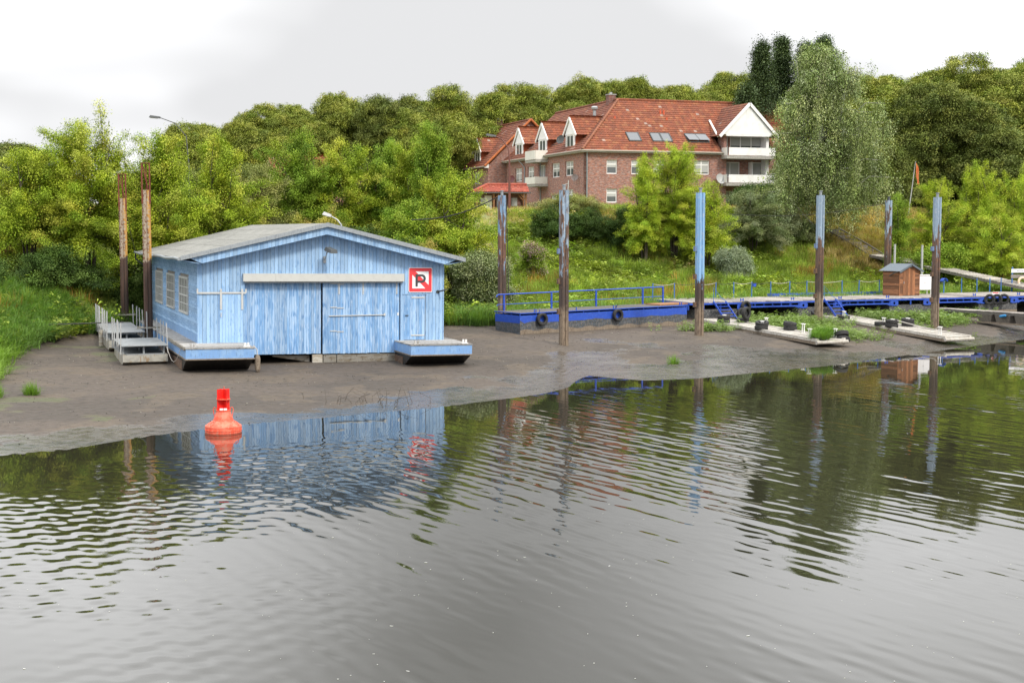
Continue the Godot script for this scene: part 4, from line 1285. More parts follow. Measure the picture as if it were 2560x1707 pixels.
func build_pontoon() -> void:
	var yaw := 33.3
	var t := thing("railed_pontoon", "royal blue pontoon with one tubular handrail lying on the mud", "pontoon", Vector3(0.38, 1.7, -67.9), yaw)
	t.rotation.z = deg_to_rad(0.55)
	var L := 10.4
	var g := Geo.new()
	g.mm(Vector3(0, -0.50, -2.2), Vector3(L, -0.13, 0)); part(t, "hull", g, M.royal)
	# lower hull with ragged edge of the blue paint: fouled plates of uneven height
	g = Geo.new()
	g.mm(Vector3(0.004, -1.05, -2.196), Vector3(L - 0.004, -0.501, -0.004)); part(t, "hull_bottom", g, M.fouled)
	g = Geo.new()
	var pr := 0.0
	for i in 44:
		var x0 := L * i / 44.0
		var x1 := L * (i + 1) / 44.0
		var y := -0.50 + 0.07 * sin(i * 0.6) * sin(i * 0.23 + 1.0) + rng.randf_range(-0.02, 0.02)
		g.quad(Vector3(x0, minf(pr, -0.36), 0.003), Vector3(x0, -0.62, 0.003), Vector3(x1, -0.62, 0.003), Vector3(x1, minf(y, -0.36), 0.003))
		pr = y
	part(t, "antifouling", g, M.fouled)
	g = Geo.new()
	for i in 40:
		var x0 := L * i / 40.0
		var x1 := L * (i + 1) / 40.0
		g.quad(Vector3(x0, -0.84 + 0.05 * sin(i * 1.3), 0.006), Vector3(x0, -1.05, 0.006), Vector3(x1, -1.05, 0.006), Vector3(x1, -0.84 + 0.05 * sin((i + 1) * 1.3), 0.006))
	part(t, "silt_line", g, M.silt)
	box(t, "deck", Vector3(0.02, -0.05, -2.2), Vector3(L, -0.005, 0.0), M.deck_grit)
	g = Geo.new()
	g.mm(Vector3(-0.02, -0.045, 0.001), Vector3(L + 0.02, 0.0, 0.05)); g.mm(Vector3(-0.02, -0.045, -2.25), Vector3(0.019, 0.0, 0.0005))
	part(t, "deck_rim", g, M.royal)
	for i in 12:
		var x := lerpf(0.02, L - 0.03, i / 11.0)
		box(t, "deck_strut", Vector3(x - 0.02, -0.13, -0.05), Vector3(x + 0.02, -0.046, -0.005), M.royal)
	for z in [-2.15, -1.5, -0.8]:
		box(t, "deck_strut", Vector3(0.0, -0.13, z), Vector3(0.03, -0.051, z + 0.04), M.royal)
	# handrail along the far side
	g = Geo.new()
	g.tube([Vector3(0.02, 0.68, -2.08), Vector3(0.03, 0.76, -2.08), Vector3(0.12, 0.80, -2.08), Vector3(L + 0.15, 0.86, -2.08)], [0.032], 8); part(t, "handrail", g, M.royal)
	g = Geo.new()
	g.tube([Vector3(0.02, 0.24, -2.08), Vector3(0.06, 0.31, -2.08), Vector3(L + 0.15, 0.36, -2.08)], [0.02], 6); part(t, "mid_rail", g, M.royal)
	for x in [0.45, 3.3, 6.1, 9.15, L + 0.12]:
		box(t, "rail_post", Vector3(x - 0.035, -0.05, -2.13), Vector3(x + 0.035, 0.82 + x * 0.003, -2.06), M.royal)
	for x in [0.9, 1.0, 1.22, 3.4, 5.7, 5.85, 10.0, 10.12]:
		box(t, "cleat_pin", Vector3(x - 0.018, -0.005, -0.12), Vector3(x + 0.018, 0.15, -0.08), M.royal)
	box(t, "boarding_plank", Vector3(9.0, 0.0, -1.7), Vector3(10.9, 0.05, -0.5), M.timber[0])
	for k in 2:
		var p := Vector3(1.2, -0.34, 0.13) if k == 0 else Vector3(5.8, -0.33, 0.13)
		var xf := t.transform * standing(p, 0.0)
		var ty := tyre(["tyre hung by a pale rope near left end of railed blue pontoon", "tyre hung at the middle of railed blue pontoon"][k], xf, "tyres hung as fenders")
		g = Geo.new()
		g.tube([Vector3(0.0, -0.12, -0.26), Vector3(-0.02, -0.14, -0.36), Vector3(0.0 if k else -0.12, -0.02, -0.52)], [0.018], 5)
		part(ty, "rope", g, M.rope if k == 0 else M.cable)

func jetty_xf() -> Transform3D:
	return Transform3D(Basis(Vector3.UP, deg_to_rad(22.5)), Vector3(9.5, 1.8, -76.0))

func build_jetty() -> void:
	var t := thing("truss_jetty", "long royal blue girder jetty with pale timber deck on box pontoons", "jetty", Vector3(9.5, 1.8, -76.0), 22.5)
	var L := 30.0
	var g := Geo.new()
	# deck planks across the jetty
	var n := 100
	for i in n:
		var x0 := L * i / n
		box(t, "deck_plank", Vector3(x0, -0.05, -4.4), Vector3(x0 + L / n - 0.012, rng.randf_range(-0.006, 0.004), 0.02), any(M.plank))
	for z in [0.0, -4.38]:
		box(t, "edge_beam", Vector3(-0.02, -0.14, z - 0.06), Vector3(L, -0.051, z + 0.05), M.royal)
	box(t, "end_plate", Vector3(-0.05, -0.42, -4.4), Vector3(-0.021, -0.02, 0.0), M.royal)
	var hulls := [[0.35, 3.5], [6.93, 9.72], [13.07, 15.94], [19.45, 22.3], [26.0, 28.8]]
	for h in hulls:
		var b := Geo.new()
		b.mm(Vector3(h[0], -1.15, -4.3), Vector3(h[1], -0.40, -0.03))
		part(t, "box_pontoon", b, M.jetty_hull)
		b = Geo.new()
		b.mm(Vector3(h[0] - 0.004, -1.15, -4.304), Vector3(h[1] + 0.004, -0.86 + rng.randf_range(-0.04, 0.04), -0.026))
		part(t, "silt_band", b, M.silt)
		for s in [0, 1]:
			var xa: float = h[0] if s == 0 else h[1] - 0.55
			var pl := Geo.new()
			# plate with a round hole
			var c := Vector2(xa + 0.275, -0.29)
			var k := 16
			for q in k:
				var a0 := TAU * q / k
				var a1 := TAU * (q + 1) / k
				var e0 := _rim(c, a0, Vector2(xa, -0.44), Vector2(xa + 0.55, -0.141))
				var e1 := _rim(c, a1, Vector2(xa, -0.44), Vector2(xa + 0.55, -0.141))
				var i0 := c + Vector2(cos(a0), sin(a0)) * 0.075
				var i1 := c + Vector2(cos(a1), sin(a1)) * 0.075
				pl.quad(Vector3(i0.x, i0.y, 0.04), Vector3(e0.x, e0.y, 0.04), Vector3(e1.x, e1.y, 0.04), Vector3(i1.x, i1.y, 0.04))
				pl.quad(Vector3(i1.x, i1.y, 0.0), Vector3(i0.x, i0.y, 0.0), Vector3(i0.x, i0.y, 0.04), Vector3(i1.x, i1.y, 0.04))
			part(t, "hole_plate", pl, M.royal)
		var m: float = (h[0] + h[1]) / 2
		box(t, "bay_post", Vector3(m - 0.03, -0.40, -0.04), Vector3(m + 0.03, -0.141, 0.03), M.royal)
	for i in hulls.size() - 1:
		var a: float = hulls[i][1]
		var b: float = hulls[i + 1][0]
		for z in [0.0, -4.3]:
			var tr := Geo.new()
			tr.mm(Vector3(a, -0.35, z - 0.04), Vector3(b, -0.27, z + 0.04))
			# slanted ends of the lower chord
			tr.prism_z([Vector2(a, -0.44), Vector2(a + 0.28, -0.35), Vector2(a, -0.35)], z - 0.03, z + 0.035)
			tr.prism_z([Vector2(b, -0.44), Vector2(b, -0.35), Vector2(b - 0.28, -0.35)], z - 0.03, z + 0.035)
			part(t, "lower_chord", tr, M.royal)
		var k := 6
		for q in k + 1:
			var x := lerpf(a + 0.03, b - 0.03, q / float(k))
			box(t, "girder_post", Vector3(x - 0.02, -0.27, -0.03), Vector3(x + 0.02, -0.141, 0.03), M.royal)
		box(t, "cross_beam", Vector3(a + 0.4, -0.26, -4.2), Vector3(a + 0.5, -0.06, -0.07), M.royal)
		box(t, "cross_beam", Vector3(b - 0.5, -0.26, -4.2), Vector3(b - 0.4, -0.06, -0.07), M.royal)
		box(t, "pipe_run", Vector3(a, -0.2, -2.6), Vector3(b, -0.08, -2.2), M.zinc)
	for x in [3.35, 6.6, 9.75, 13.0, 19.2, 22.5]:
		g = Geo.new()
		g.mm(Vector3(x - 0.1, 0.005, -0.16), Vector3(x - 0.06, 0.16, -0.12)); g.mm(Vector3(x + 0.06, 0.005, -0.16), Vector3(x + 0.1, 0.16, -0.12)); g.mm(Vector3(x - 0.06, 0.06, -0.155), Vector3(x + 0.06, 0.1, -0.125))
		part(t, "mooring_cleat", g, M.royal)
	# railing posts and sagging ropes at the far edge
	var px := [0.1, 1.5, 2.9, 4.2, 5.4, 6.6, 7.9, 9.2, 10.4, 12.9, 14.1, 15.6, 21.8, 23.0, 24.0, 24.9, 27.0]
	for i in px.size():
		g = Geo.new()
		g.tube([Vector3(px[i], 0, -4.36), Vector3(px[i] + rng.randfn() * 0.015, 0.88, -4.36)], [0.03], 6)
		part(t, "rail_post", g, M.post_blue)
		if i + 1 < px.size() and px[i + 1] - px[i] < 3.0 and i < 11:
			g = Geo.new()
			var lp := []
			for k in 7:
				var f := k / 6.0
				lp.append(Vector3(lerpf(px[i], px[i + 1], f), 0.84 - 0.09 * sin(f * PI), -4.36))
			g.tube(lp, [0.013], 5, false)
			part(t, "rail_rope", g, M.rope if i % 2 == 0 else M.cable)
	box(t, "back_coaming", Vector3(7.8, 0.0, -4.6), Vector3(16.0, 0.16, -4.45), M.royal)

func _rim(c: Vector2, a: float, lo: Vector2, hi: Vector2) -> Vector2:
	var d := Vector2(cos(a), sin(a))
	var t := 1e9
	if d.x > 1e-6: t = minf(t, (hi.x - c.x) / d.x)
	if d.x < -1e-6: t = minf(t, (lo.x - c.x) / d.x)
	if d.y > 1e-6: t = minf(t, (hi.y - c.y) / d.y)
	if d.y < -1e-6: t = minf(t, (lo.y - c.y) / d.y)
	return c + d * t

func build_jetty_things() -> void:
	var J := jetty_xf()
	var yaw := 22.5
	var g: Geo
	# boarding steps
	for k in 2:
		var xx := 1.45 if k == 0 else 8.55
		var t := thing("boarding_steps", ["blue steel steps from jetty down to left finger dock", "blue steel steps from jetty down to right finger dock"][k], "steps", J * Vector3(xx, -0.86, 0.06), yaw, "steps down from the jetty")
		for x in [0.0, 0.75]:
			g = Geo.new()
			g.beam(Vector3(x, 0.88, 0.0), Vector3(x + 0.1, 0.0, 1.0), 0.035, 0.10)
			part(t, "stringer", g, M.royal)
		for i in 5:
			var f := (i + 0.6) / 5.3
			box(t, "tread", Vector3(0.02 + 0.1 * f, 0.88 - 0.88 * f, 1.0 * f - 0.1), Vector3(0.73 + 0.1 * f, 0.91 - 0.88 * f, 1.0 * f + 0.1), M.royal)
		g = Geo.new()
		g.tube([Vector3(0, 0.85, 0), Vector3(0.02, 1.65, -0.05), Vector3(0.35, 1.1, 0.2), Vector3(0.75, 0.8, 0.3)], [0.016], 6)
		part(t, "hand_rope", g, M.post_blue)
	# finger docks
	for k in 2:
		var x0 := 0.2 if k == 0 else 8.05
		var z1 := 11.5 if k == 0 else 10.9
		var z0 := 0.35
		var ya := -0.86
		var yb := -1.2 if k == 0 else -1.34
		var mid := J * Vector3(x0 + 0.8, 0, (z0 + z1) / 2)
		var t := thing("finger_dock", ["pale plank finger dock on the mud, left one with grass-filled planter", "pale plank finger dock on the mud, right one with rope across"][k], "dock", J * Vector3(x0, (ya + yb) / 2, (z0 + z1) / 2), yaw, "finger docks off the jetty")
		var L := z1 - z0
		t.transform = t.transform * Transform3D(Basis(Vector3.RIGHT, atan2(ya - yb, L)), Vector3.ZERO)
		var n := 56
		for i in n:
			var z := -L / 2 + L * i / n
			box(t, "deck_plank", Vector3(0.13, -0.03, z), Vector3(1.47, rng.randf_range(-0.005, 0.005), z + L / n - 0.012), any(M.plank_pale))
		for x in [0.0, 1.48]:
			g = Geo.new()
			g.mm(Vector3(x, -0.10, -L / 2), Vector3(x + 0.12, 0.045, L / 2))
			part(t, "edge_timber", g, M.plank_pale[0])
			g = Geo.new()
			g.mm(Vector3(x + 0.01, -0.24, -L / 2), Vector3(x + 0.11, -0.101, L / 2))
			part(t, "side_board", g, M.silt)
		g = Geo.new()
		g.tube([Vector3(-0.05, -0.12, L / 2 + 0.06), Vector3(1.68, -0.12, L / 2 + 0.06)], [0.09], 10)
		part(t, "end_log", g, M.plank_pale[1])
		for i in 5:
			var z := -L / 2 + 0.4 + i * (L - 0.8) / 4.0
			box(t, "cross_bearer", Vector3(0.13, -0.2, z - 0.06), Vector3(1.47, -0.031, z + 0.06), M.silt)
		# mooring bitts: white pairs of pins
		var spots := [[0.2, -3.0], [0.2, 0.6], [1.4, -0.9], [1.4, 2.4], [1.42, 5.0], [0.2, 4.7]] if k == 0 else [[0.2, -3.3], [0.18, 0.2], [0.2, 0.9], [1.4, 0.6], [0.22, 4.6]]
		for s in spots:
			g = Geo.new()
			for q in [-0.09, 0.09]:
				g.tube([Vector3(s[0], 0.0, s[1] + q), Vector3(s[0], 0.42, s[1] + q * 0.8)], [0.03, 0.022], 6)
				g.mm(Vector3(s[0] - 0.07, 0.40, s[1] + q * 0.8 - 0.03), Vector3(s[0] + 0.07, 0.44, s[1] + q * 0.8 + 0.03))
			part(t, "mooring_bitt", g, M.white_paint)
	# tyres on the docks: [dock, x, y above deck, z, tilt, standing]
	var T := [
		["lower tyre of the pair around first bitt of left finger dock", 0, 0.16, 0.10, -3.0, 0.05],
		["upper tyre of the pair around first bitt of left finger dock", 0, 0.18, 0.30, -3.0, -0.06],
		["lower tyre of the stack around second bitt of left finger dock", 0, 0.16, 0.10, 0.6, 0.12],
		["upper tyre of the stack around second bitt of left finger dock", 0, 0.2, 0.31, 0.6, -0.18],
		["tyre lying on far edge of left finger dock under the upright one", 0, 1.45, 0.10, -3.2, 0.0],
		["lower tyre of pair on far edge of left finger dock near grass", 0, 1.45, 0.10, 1.2, 0.0],
		["upper tyre of pair on far edge of left finger dock near grass", 0, 1.43, 0.30, 1.2, 0.15],
		["lower leaning tyre at outer right corner of left finger dock", 0, 1.72, -0.05, 5.2, 0.35],
		["upper leaning tyre at outer right corner of left finger dock", 0, 1.70, 0.18, 5.1, 0.42],
		["single tyre around first bitt of right finger dock", 1, 0.2, 0.10, -3.3, 0.0],
		["small flat tyre beside the double stack on right finger dock", 1, 0.16, 0.10, 0.0, 0.1],
		["lower tyre of the double stack on right finger dock", 1, 0.2, 0.10, 0.85, 0.06],
		["upper tyre of the double stack on right finger dock", 1, 0.22, 0.30, 0.85, -0.1],
		["lower tyre of pair on far edge of right finger dock", 1, 1.42, 0.10, 0.6, 0.0],
		["upper tyre of pair on far edge of right finger dock", 1, 1.4, 0.30, 0.6, 0.05]]
	var docks := [get_node("finger_dock"), get_node("finger_dock_001")]
	for s in T:
		tyre(s[0], docks[s[1]].transform * lying(Vector3(s[2], s[3], s[4]), s[5], rng.randf() * 3.0), "tyres around the dock bitts", 0.33)
	tyre("upright tyre standing on far edge of left finger dock", docks[0].transform * standing(Vector3(1.45, 0.50, -2.9), 0.45), "tyres around the dock bitts", 0.33)
	tyre("tyre hung on blue jetty edge right of the left steps", J * standing(Vector3(3.42, -0.27, 0.16), 0.1), "tyres hung as fenders", 0.3)
	tyre("tyre below jetty edge, leaning behind the first dock stack", J * standing(Vector3(2.95, -0.62, 0.55), -0.1), "tyres hung as fenders", 0.3)
	tyre("tyre leaning at box pontoon behind the tall pile between docks", J * lying(Vector3(7.75, -0.72, 0.5), 0.5), "tyres hung as fenders", 0.3)
	for i in 3:
		tyre(["left one of three tyres hung side by side on the jetty edge", "middle one of three tyres hung side by side on the jetty edge", "right one of three tyres hung side by side on the jetty edge"][i], J * standing(Vector3(20.03 + i * 0.53, -0.19, 0.22), -0.75), "tyres hung as fenders", 0.31)
	# planter tubs with grass on left dock
	for i in 2:
		var t := thing("planter_tub", ["dark round tub overflowing with grass at end of left dock", "smaller grass tuft tub beside it on left dock"][i], "planter")
		t.transform = docks[0].transform * Transform3D(Basis(), Vector3(0.35 if i == 0 else 1.1, -0.12 if i == 0 else 0.0, 5.3 if i == 0 else 4.6))
		g = Geo.new()
		g.lathe([Vector2(0, 0), Vector2(0.3, 0), Vector2(0.36, 0.22), Vector2(0.33, 0.22), Vector2(0.3, 0.17), Vector2(0, 0.17)], 14)
		part(t, "tub", g, M.rubber)
		var xfs := []
		for k in (46 if i == 0 else 30):
			var a := rng.randf() * TAU
			var q := sqrt(rng.randf()) * 0.34
			xfs.append(Transform3D(Basis(Vector3.UP, a) * Basis(Vector3.RIGHT, rng.randfn() * 0.3) * Basis.from_scale(Vector3(0.5, 0.42, 0.5) * rng.randf_range(0.7, 1.2)), Vector3(cos(a) * q, 0.15, sin(a) * q)))
		var o := crown(t, "grass_tuft", M.tuft[0], xfs, [Color(0.12, 0.24, 0.03), Color(0.16, 0.28, 0.04)], 0.25)
		o.material_override = M.grass
	# rope over the right dock
	var rt := thing("mooring_rope", "thick pale rope running over the right finger dock to its end bitt", "rope")
	rt.transform = docks[1].transform
	g = Geo.new()
	g.tube([Vector3(0.2, 0.42, 0.9), Vector3(0.5, 0.30, 1.6), Vector3(0.8, 0.18, 2.6), Vector3(0.55, 0.2, 3.8), Vector3(0.22, 0.43, 4.6)], [0.025], 6); part(rt, "strand", g, M.rope)
	# narrow walkway on plastic tubs, right of the docks
	var w := thing("plank_walkway", "narrow plank walkway on grey plastic tubs at right edge of mud", "walkway", J * Vector3(16.9, -0.62, 2.7), yaw + 8.0)
	for i in 60:
		var z := -5.0 + i * 0.2
		box(w, "deck_plank", Vector3(-0.45, -0.04, z), Vector3(0.45, rng.randf_range(-0.004, 0.006), z + 0.185), any(M.plank))
	for x in [-0.42, 0.34]:
		box(w, "bearer", Vector3(x, -0.16, -5.0), Vector3(x + 0.08, -0.041, 7.0), M.weather_wood[2])
	for z in [0.5, 1.75, 3.1, 4.4, 5.6]:
		g = Geo.new()
		g.hexa([Vector3(-0.42, -0.62, z + 0.95), Vector3(0.42, -0.62, z + 0.95), Vector3(0.42, -0.62, z + 0.1), Vector3(-0.42, -0.62, z + 0.1), Vector3(-0.5, -0.165, z + 1.05), Vector3(0.5, -0.165, z + 1.05), Vector3(0.5, -0.165, z), Vector3(-0.5, -0.165, z)])
		part(w, "float_tub", g, M.tub)
	box(w, "skid", Vector3(-0.55, -0.66, 0.2), Vector3(-0.45, -0.58, 6.8), M.silt)
	for i in 4:
		var f := thing("blue_fender", ["light blue cylinder fender lying under the walkway start", "light blue cylinder fender hung level on the walkway side", "light blue cylinder fender hanging upright from the walkway", "light blue cylinder fender hung slanting near the picture's right edge"][i], "fender", Vector3.ZERO, 0, "blue fenders on the walkway")
		f.transform = w.transform * Transform3D(Basis(Vector3.RIGHT, [1.5, 1.4, 0.0, 1.1][i]), Vector3(-0.58, [-0.36, -0.2, -0.42, -0.28][i], [-1.6, 2.4, 4.0, 5.3][i]))
		g = Geo.new()
		g.lathe([Vector2(0, -0.22), Vector2(0.06, -0.2), Vector2(0.075, -0.12), Vector2(0.075, 0.12), Vector2(0.06, 0.2), Vector2(0, 0.22)], 10); part(f, "body", g, M.sky_blue)
		g = Geo.new()
		g.tube([Vector3(0, 0.2, 0), Vector3(0.05, 0.34, 0)], [0.01], 5); part(f, "cord", g, M.cable)
	# little bench table on the walkway head
	var bt := thing("dock_bench", "small pale bench on the walkway under the jetty edge", "bench", w.transform * Vector3(0.0, 0.005, -3.6), yaw)
	box(bt, "seat", Vector3(-0.5, 0.32, -0.16), Vector3(0.5, 0.36, 0.16), M.plank[0])
	for x in [-0.44, 0.38]:
		for z in [-0.13, 0.07]:
			box(bt, "leg", Vector3(x, 0, z), Vector3(x + 0.06, 0.32, z + 0.06), M.plank[1])
	# hut
	var s := thing("tool_hut", "brown timber hut with grey gable roof standing on the jetty", "hut", J * Vector3(15.95, 0.0, -2.75), yaw + 11.0)
	build_hut(s)
	# white cabinet
	var c := thing("white_cabinet", "white two-door metal cabinet on legs right of brown hut", "cabinet", J * Vector3(17.85, 0.0, -3.1), yaw - 4.0)
	box(c, "body", Vector3(-0.46, 0.28, -0.25), Vector3(0.46, 1.16, 0.2), M.white_paint)
	for k in 2:
		var d := box(c, "door", Vector3(-0.45 if k == 0 else 0.006, 0.33, 0.2), Vector3(-0.006 if k == 0 else 0.45, 1.14, 0.22), M.sign_white)
		if k == 0: box(d, "latch", Vector3(-0.05, 0.70, 0.22), Vector3(-0.025, 0.76, 0.235), M.steel_dark)
	box(c, "top", Vector3(-0.58, 1.16, -0.3), Vector3(0.56, 1.19, 0.26), M.white_paint)
	for x in [-0.45, 0.41]:
		for z in [-0.24, 0.14]:
			box(c, "leg", Vector3(x, 0, z), Vector3(x + 0.04, 0.28, z + 0.04), M.white_paint)
	# blue lantern hood on a post
	var hp := thing("hooded_post", "short blue post with a half-round hood on the jetty", "post", J * Vector3(20.3, 0.0, -4.2), yaw)
	g = Geo.new()
	g.tube([Vector3(0, 0, 0), Vector3(0, 0.85, 0)], [0.035], 8); part(hp, "post", g, M.post_blue)
	g = Geo.new()
	for i in 8:
		var a0 := PI * i / 8.0
		var a1 := PI * (i + 1) / 8.0
		g.hexa([Vector3(cos(a0) * 0.17, 0.72 + sin(a0) * 0.17, 0.14), Vector3(cos(a0) * 0.2, 0.72 + sin(a0) * 0.2, 0.14), Vector3(cos(a0) * 0.2, 0.72 + sin(a0) * 0.2, -0.14), Vector3(cos(a0) * 0.17, 0.72 + sin(a0) * 0.17, -0.14),
			Vector3(cos(a1) * 0.17, 0.72 + sin(a1) * 0.17, 0.14), Vector3(cos(a1) * 0.2, 0.72 + sin(a1) * 0.2, 0.14), Vector3(cos(a1) * 0.2, 0.72 + sin(a1) * 0.2, -0.14), Vector3(cos(a1) * 0.17, 0.72 + sin(a1) * 0.17, -0.14)])
	part(hp, "hood", g, M.royal)
	# small blue box on a rail post
	var bb := thing("post_box", "small bright blue box fixed to a railing post behind left steps", "box", J * Vector3(6.72, 0.68, -4.28), yaw)
	box(bb, "body", Vector3(-0.08, -0.08, -0.05), Vector3(0.1, 0.08, 0.05), M.royal)
	box(bb, "lid", Vector3(-0.1, 0.081, -0.06), Vector3(0.12, 0.1, 0.07), M.royal)
	# notice board with ring buoy
	var nb := thing("notice_board", "white name board over a wooden plank on a blue post at right edge", "sign", J * Vector3(25.7, 0.0, -4.3), yaw - 6.0)
	g = Geo.new()
	g.tube([Vector3(0, 0, 0), Vector3(0.02, 1.55, 0)], [0.045], 8); part(nb, "post", g, M.post_blue)
	g = Geo.new()
	g.tube([Vector3(1.45, 0, 0), Vector3(1.45, 1.55, 0)], [0.045], 8); part(nb, "post", g, M.post_blue)
	var brd := box(nb, "name_board", Vector3(-0.1, 1.20, 0.05), Vector3(1.6, 1.43, 0.08), M.sign_white)
	var tm := TextMesh.new()
	tm.text = "Besuchersteg"
	tm.font_size = 16
	tm.pixel_size = 0.0075
	tm.depth = 0.004
	var tx := part(brd, "lettering", tm, M.sign_black)
	tx.position = Vector3(0.65, 1.315, 0.082)
	box(nb, "wood_board", Vector3(-0.12, 0.86, 0.05), Vector3(1.6, 1.07, 0.085), M.weather_wood[0])
	var lr := thing("ring_buoy", "faded beige ring buoy hung on the board at right edge", "life ring")
	lr.transform = nb.transform * Transform3D(Basis(Vector3.RIGHT, PI / 2), Vector3(0.62, 0.62, 0.2))
	g = Geo.new()
	g.torus(0.27, 0.075, 26, 10); part(lr, "ring", g, M.lifering)
	for i in 4:
		g = Geo.new()
		g.xf = Transform3D(Basis(Vector3.UP, i * PI / 2 + 0.4) * Basis(Vector3(1, 0, 0), 0), Vector3.ZERO)
		g.tube([Vector3(0.19, 0, 0), Vector3(0.22, 0.08, 0), Vector3(0.32, 0.08, 0), Vector3(0.355, 0, 0), Vector3(0.32, -0.08, 0), Vector3(0.22, -0.08, 0), Vector3(0.19, 0, 0)], [0.018], 5)
		part(lr, "band", g, M.white_paint)
	# red warning plate lying on the jetty edge
	var rp := thing("red_plate", "small red and white plate standing above the three jetty tyres", "sign", J * Vector3(20.95, 0.0, -0.35), yaw)
	box(rp, "plate", Vector3(-0.22, 0.05, 0), Vector3(0.22, 0.2, 0.012), M.sign_white)
	box(rp, "red_bar", Vector3(-0.2, 0.125, 0.012), Vector3(0.2, 0.185, 0.015), M.sign_red)
	for x in [-0.18, 0.16]: box(rp, "foot", Vector3(x, 0.0, 0.0), Vector3(x + 0.02, 0.05, 0.012), M.steel_dark)
	# gangway to the bank with cross battens, and its two tall posts
	var gw := thing("bank_gangway", "pale slatted gangway sloping from the bank down behind the jetty", "gangway", Vector3(25.4, 4.0, -99.0), 0.0)
	var gb := Vector3(7.9, -2.05, 11.0)
	var gd := gb.normalized()
	var gs := gd.cross(Vector3.UP).normalized()
	for x in [-0.75, 0.75]:
		g = Geo.new()
		g.beam(gs * x + Vector3(0, -0.11, 0), gb + gs * x + Vector3(0, -0.11, 0), 0.1, 0.14)
		part(gw, "stringer", g, M.weather_wood[1])
	for i in 60:
		var p := gb * ((i + 0.5) / 60.0)
		g = Geo.new()
		g.beam(p - gs * 0.85, p + gs * 0.85, 0.2, rng.randf_range(0.05, 0.07))
		part(gw, "slat", g, any(M.plank_pale))
	for i in 2:
		g = Geo.new()
		var x := 0.35 if i == 0 else 2.15
		g.tube([Vector3(x - 0.6, -2.9, 5.5), Vector3(x - 0.6, 0.75 - i * 0.05, 5.5)], [0.075], 8)
		part(gw, "guide_post", g, M.galv)
	# stepped path on the bank
	var sp := thing("bank_stairs", "long wooden-edged stairway slanting down the grassy bank", "stairs", Vector3(23.0, height(23.0, 103.0), -103.0), 0)
	for i in 22:
		var f := i / 21.0
		var wx := lerpf(23.2, 29.6, f)
		var wd := lerpf(103.5, 93.5, f)
		g = Geo.new()
		var yy := height(wx, wd) + 0.38
		g.xf = Transform3D(Basis(Vector3.UP, 0.35), Vector3(wx - 23.0, yy - sp.position.y, 103.0 - wd))
		g.mm(Vector3(-0.55, -0.45, -0.16), Vector3(0.55, 0.0, 0.14))
		part(sp, "step", g, any(M.weather_wood))
	for s2 in [-0.62, 0.62]:
		g = Geo.new()
		var pts := []
		for i in 22:
			var f := i / 21.0
			var wx: float = lerpf(23.2, 29.6, f) + s2 * 0.93
			var wd: float = lerpf(103.5, 93.5, f) + s2 * 0.34
			pts.append(Vector3(wx - 23.0, height(lerpf(23.2, 29.6, f), lerpf(103.5, 93.5, f)) + 0.45 - sp.position.y, 103.0 - wd))
		g.tube(pts, [0.06], 5); part(sp, "stringer", g, M.weather_wood[2])

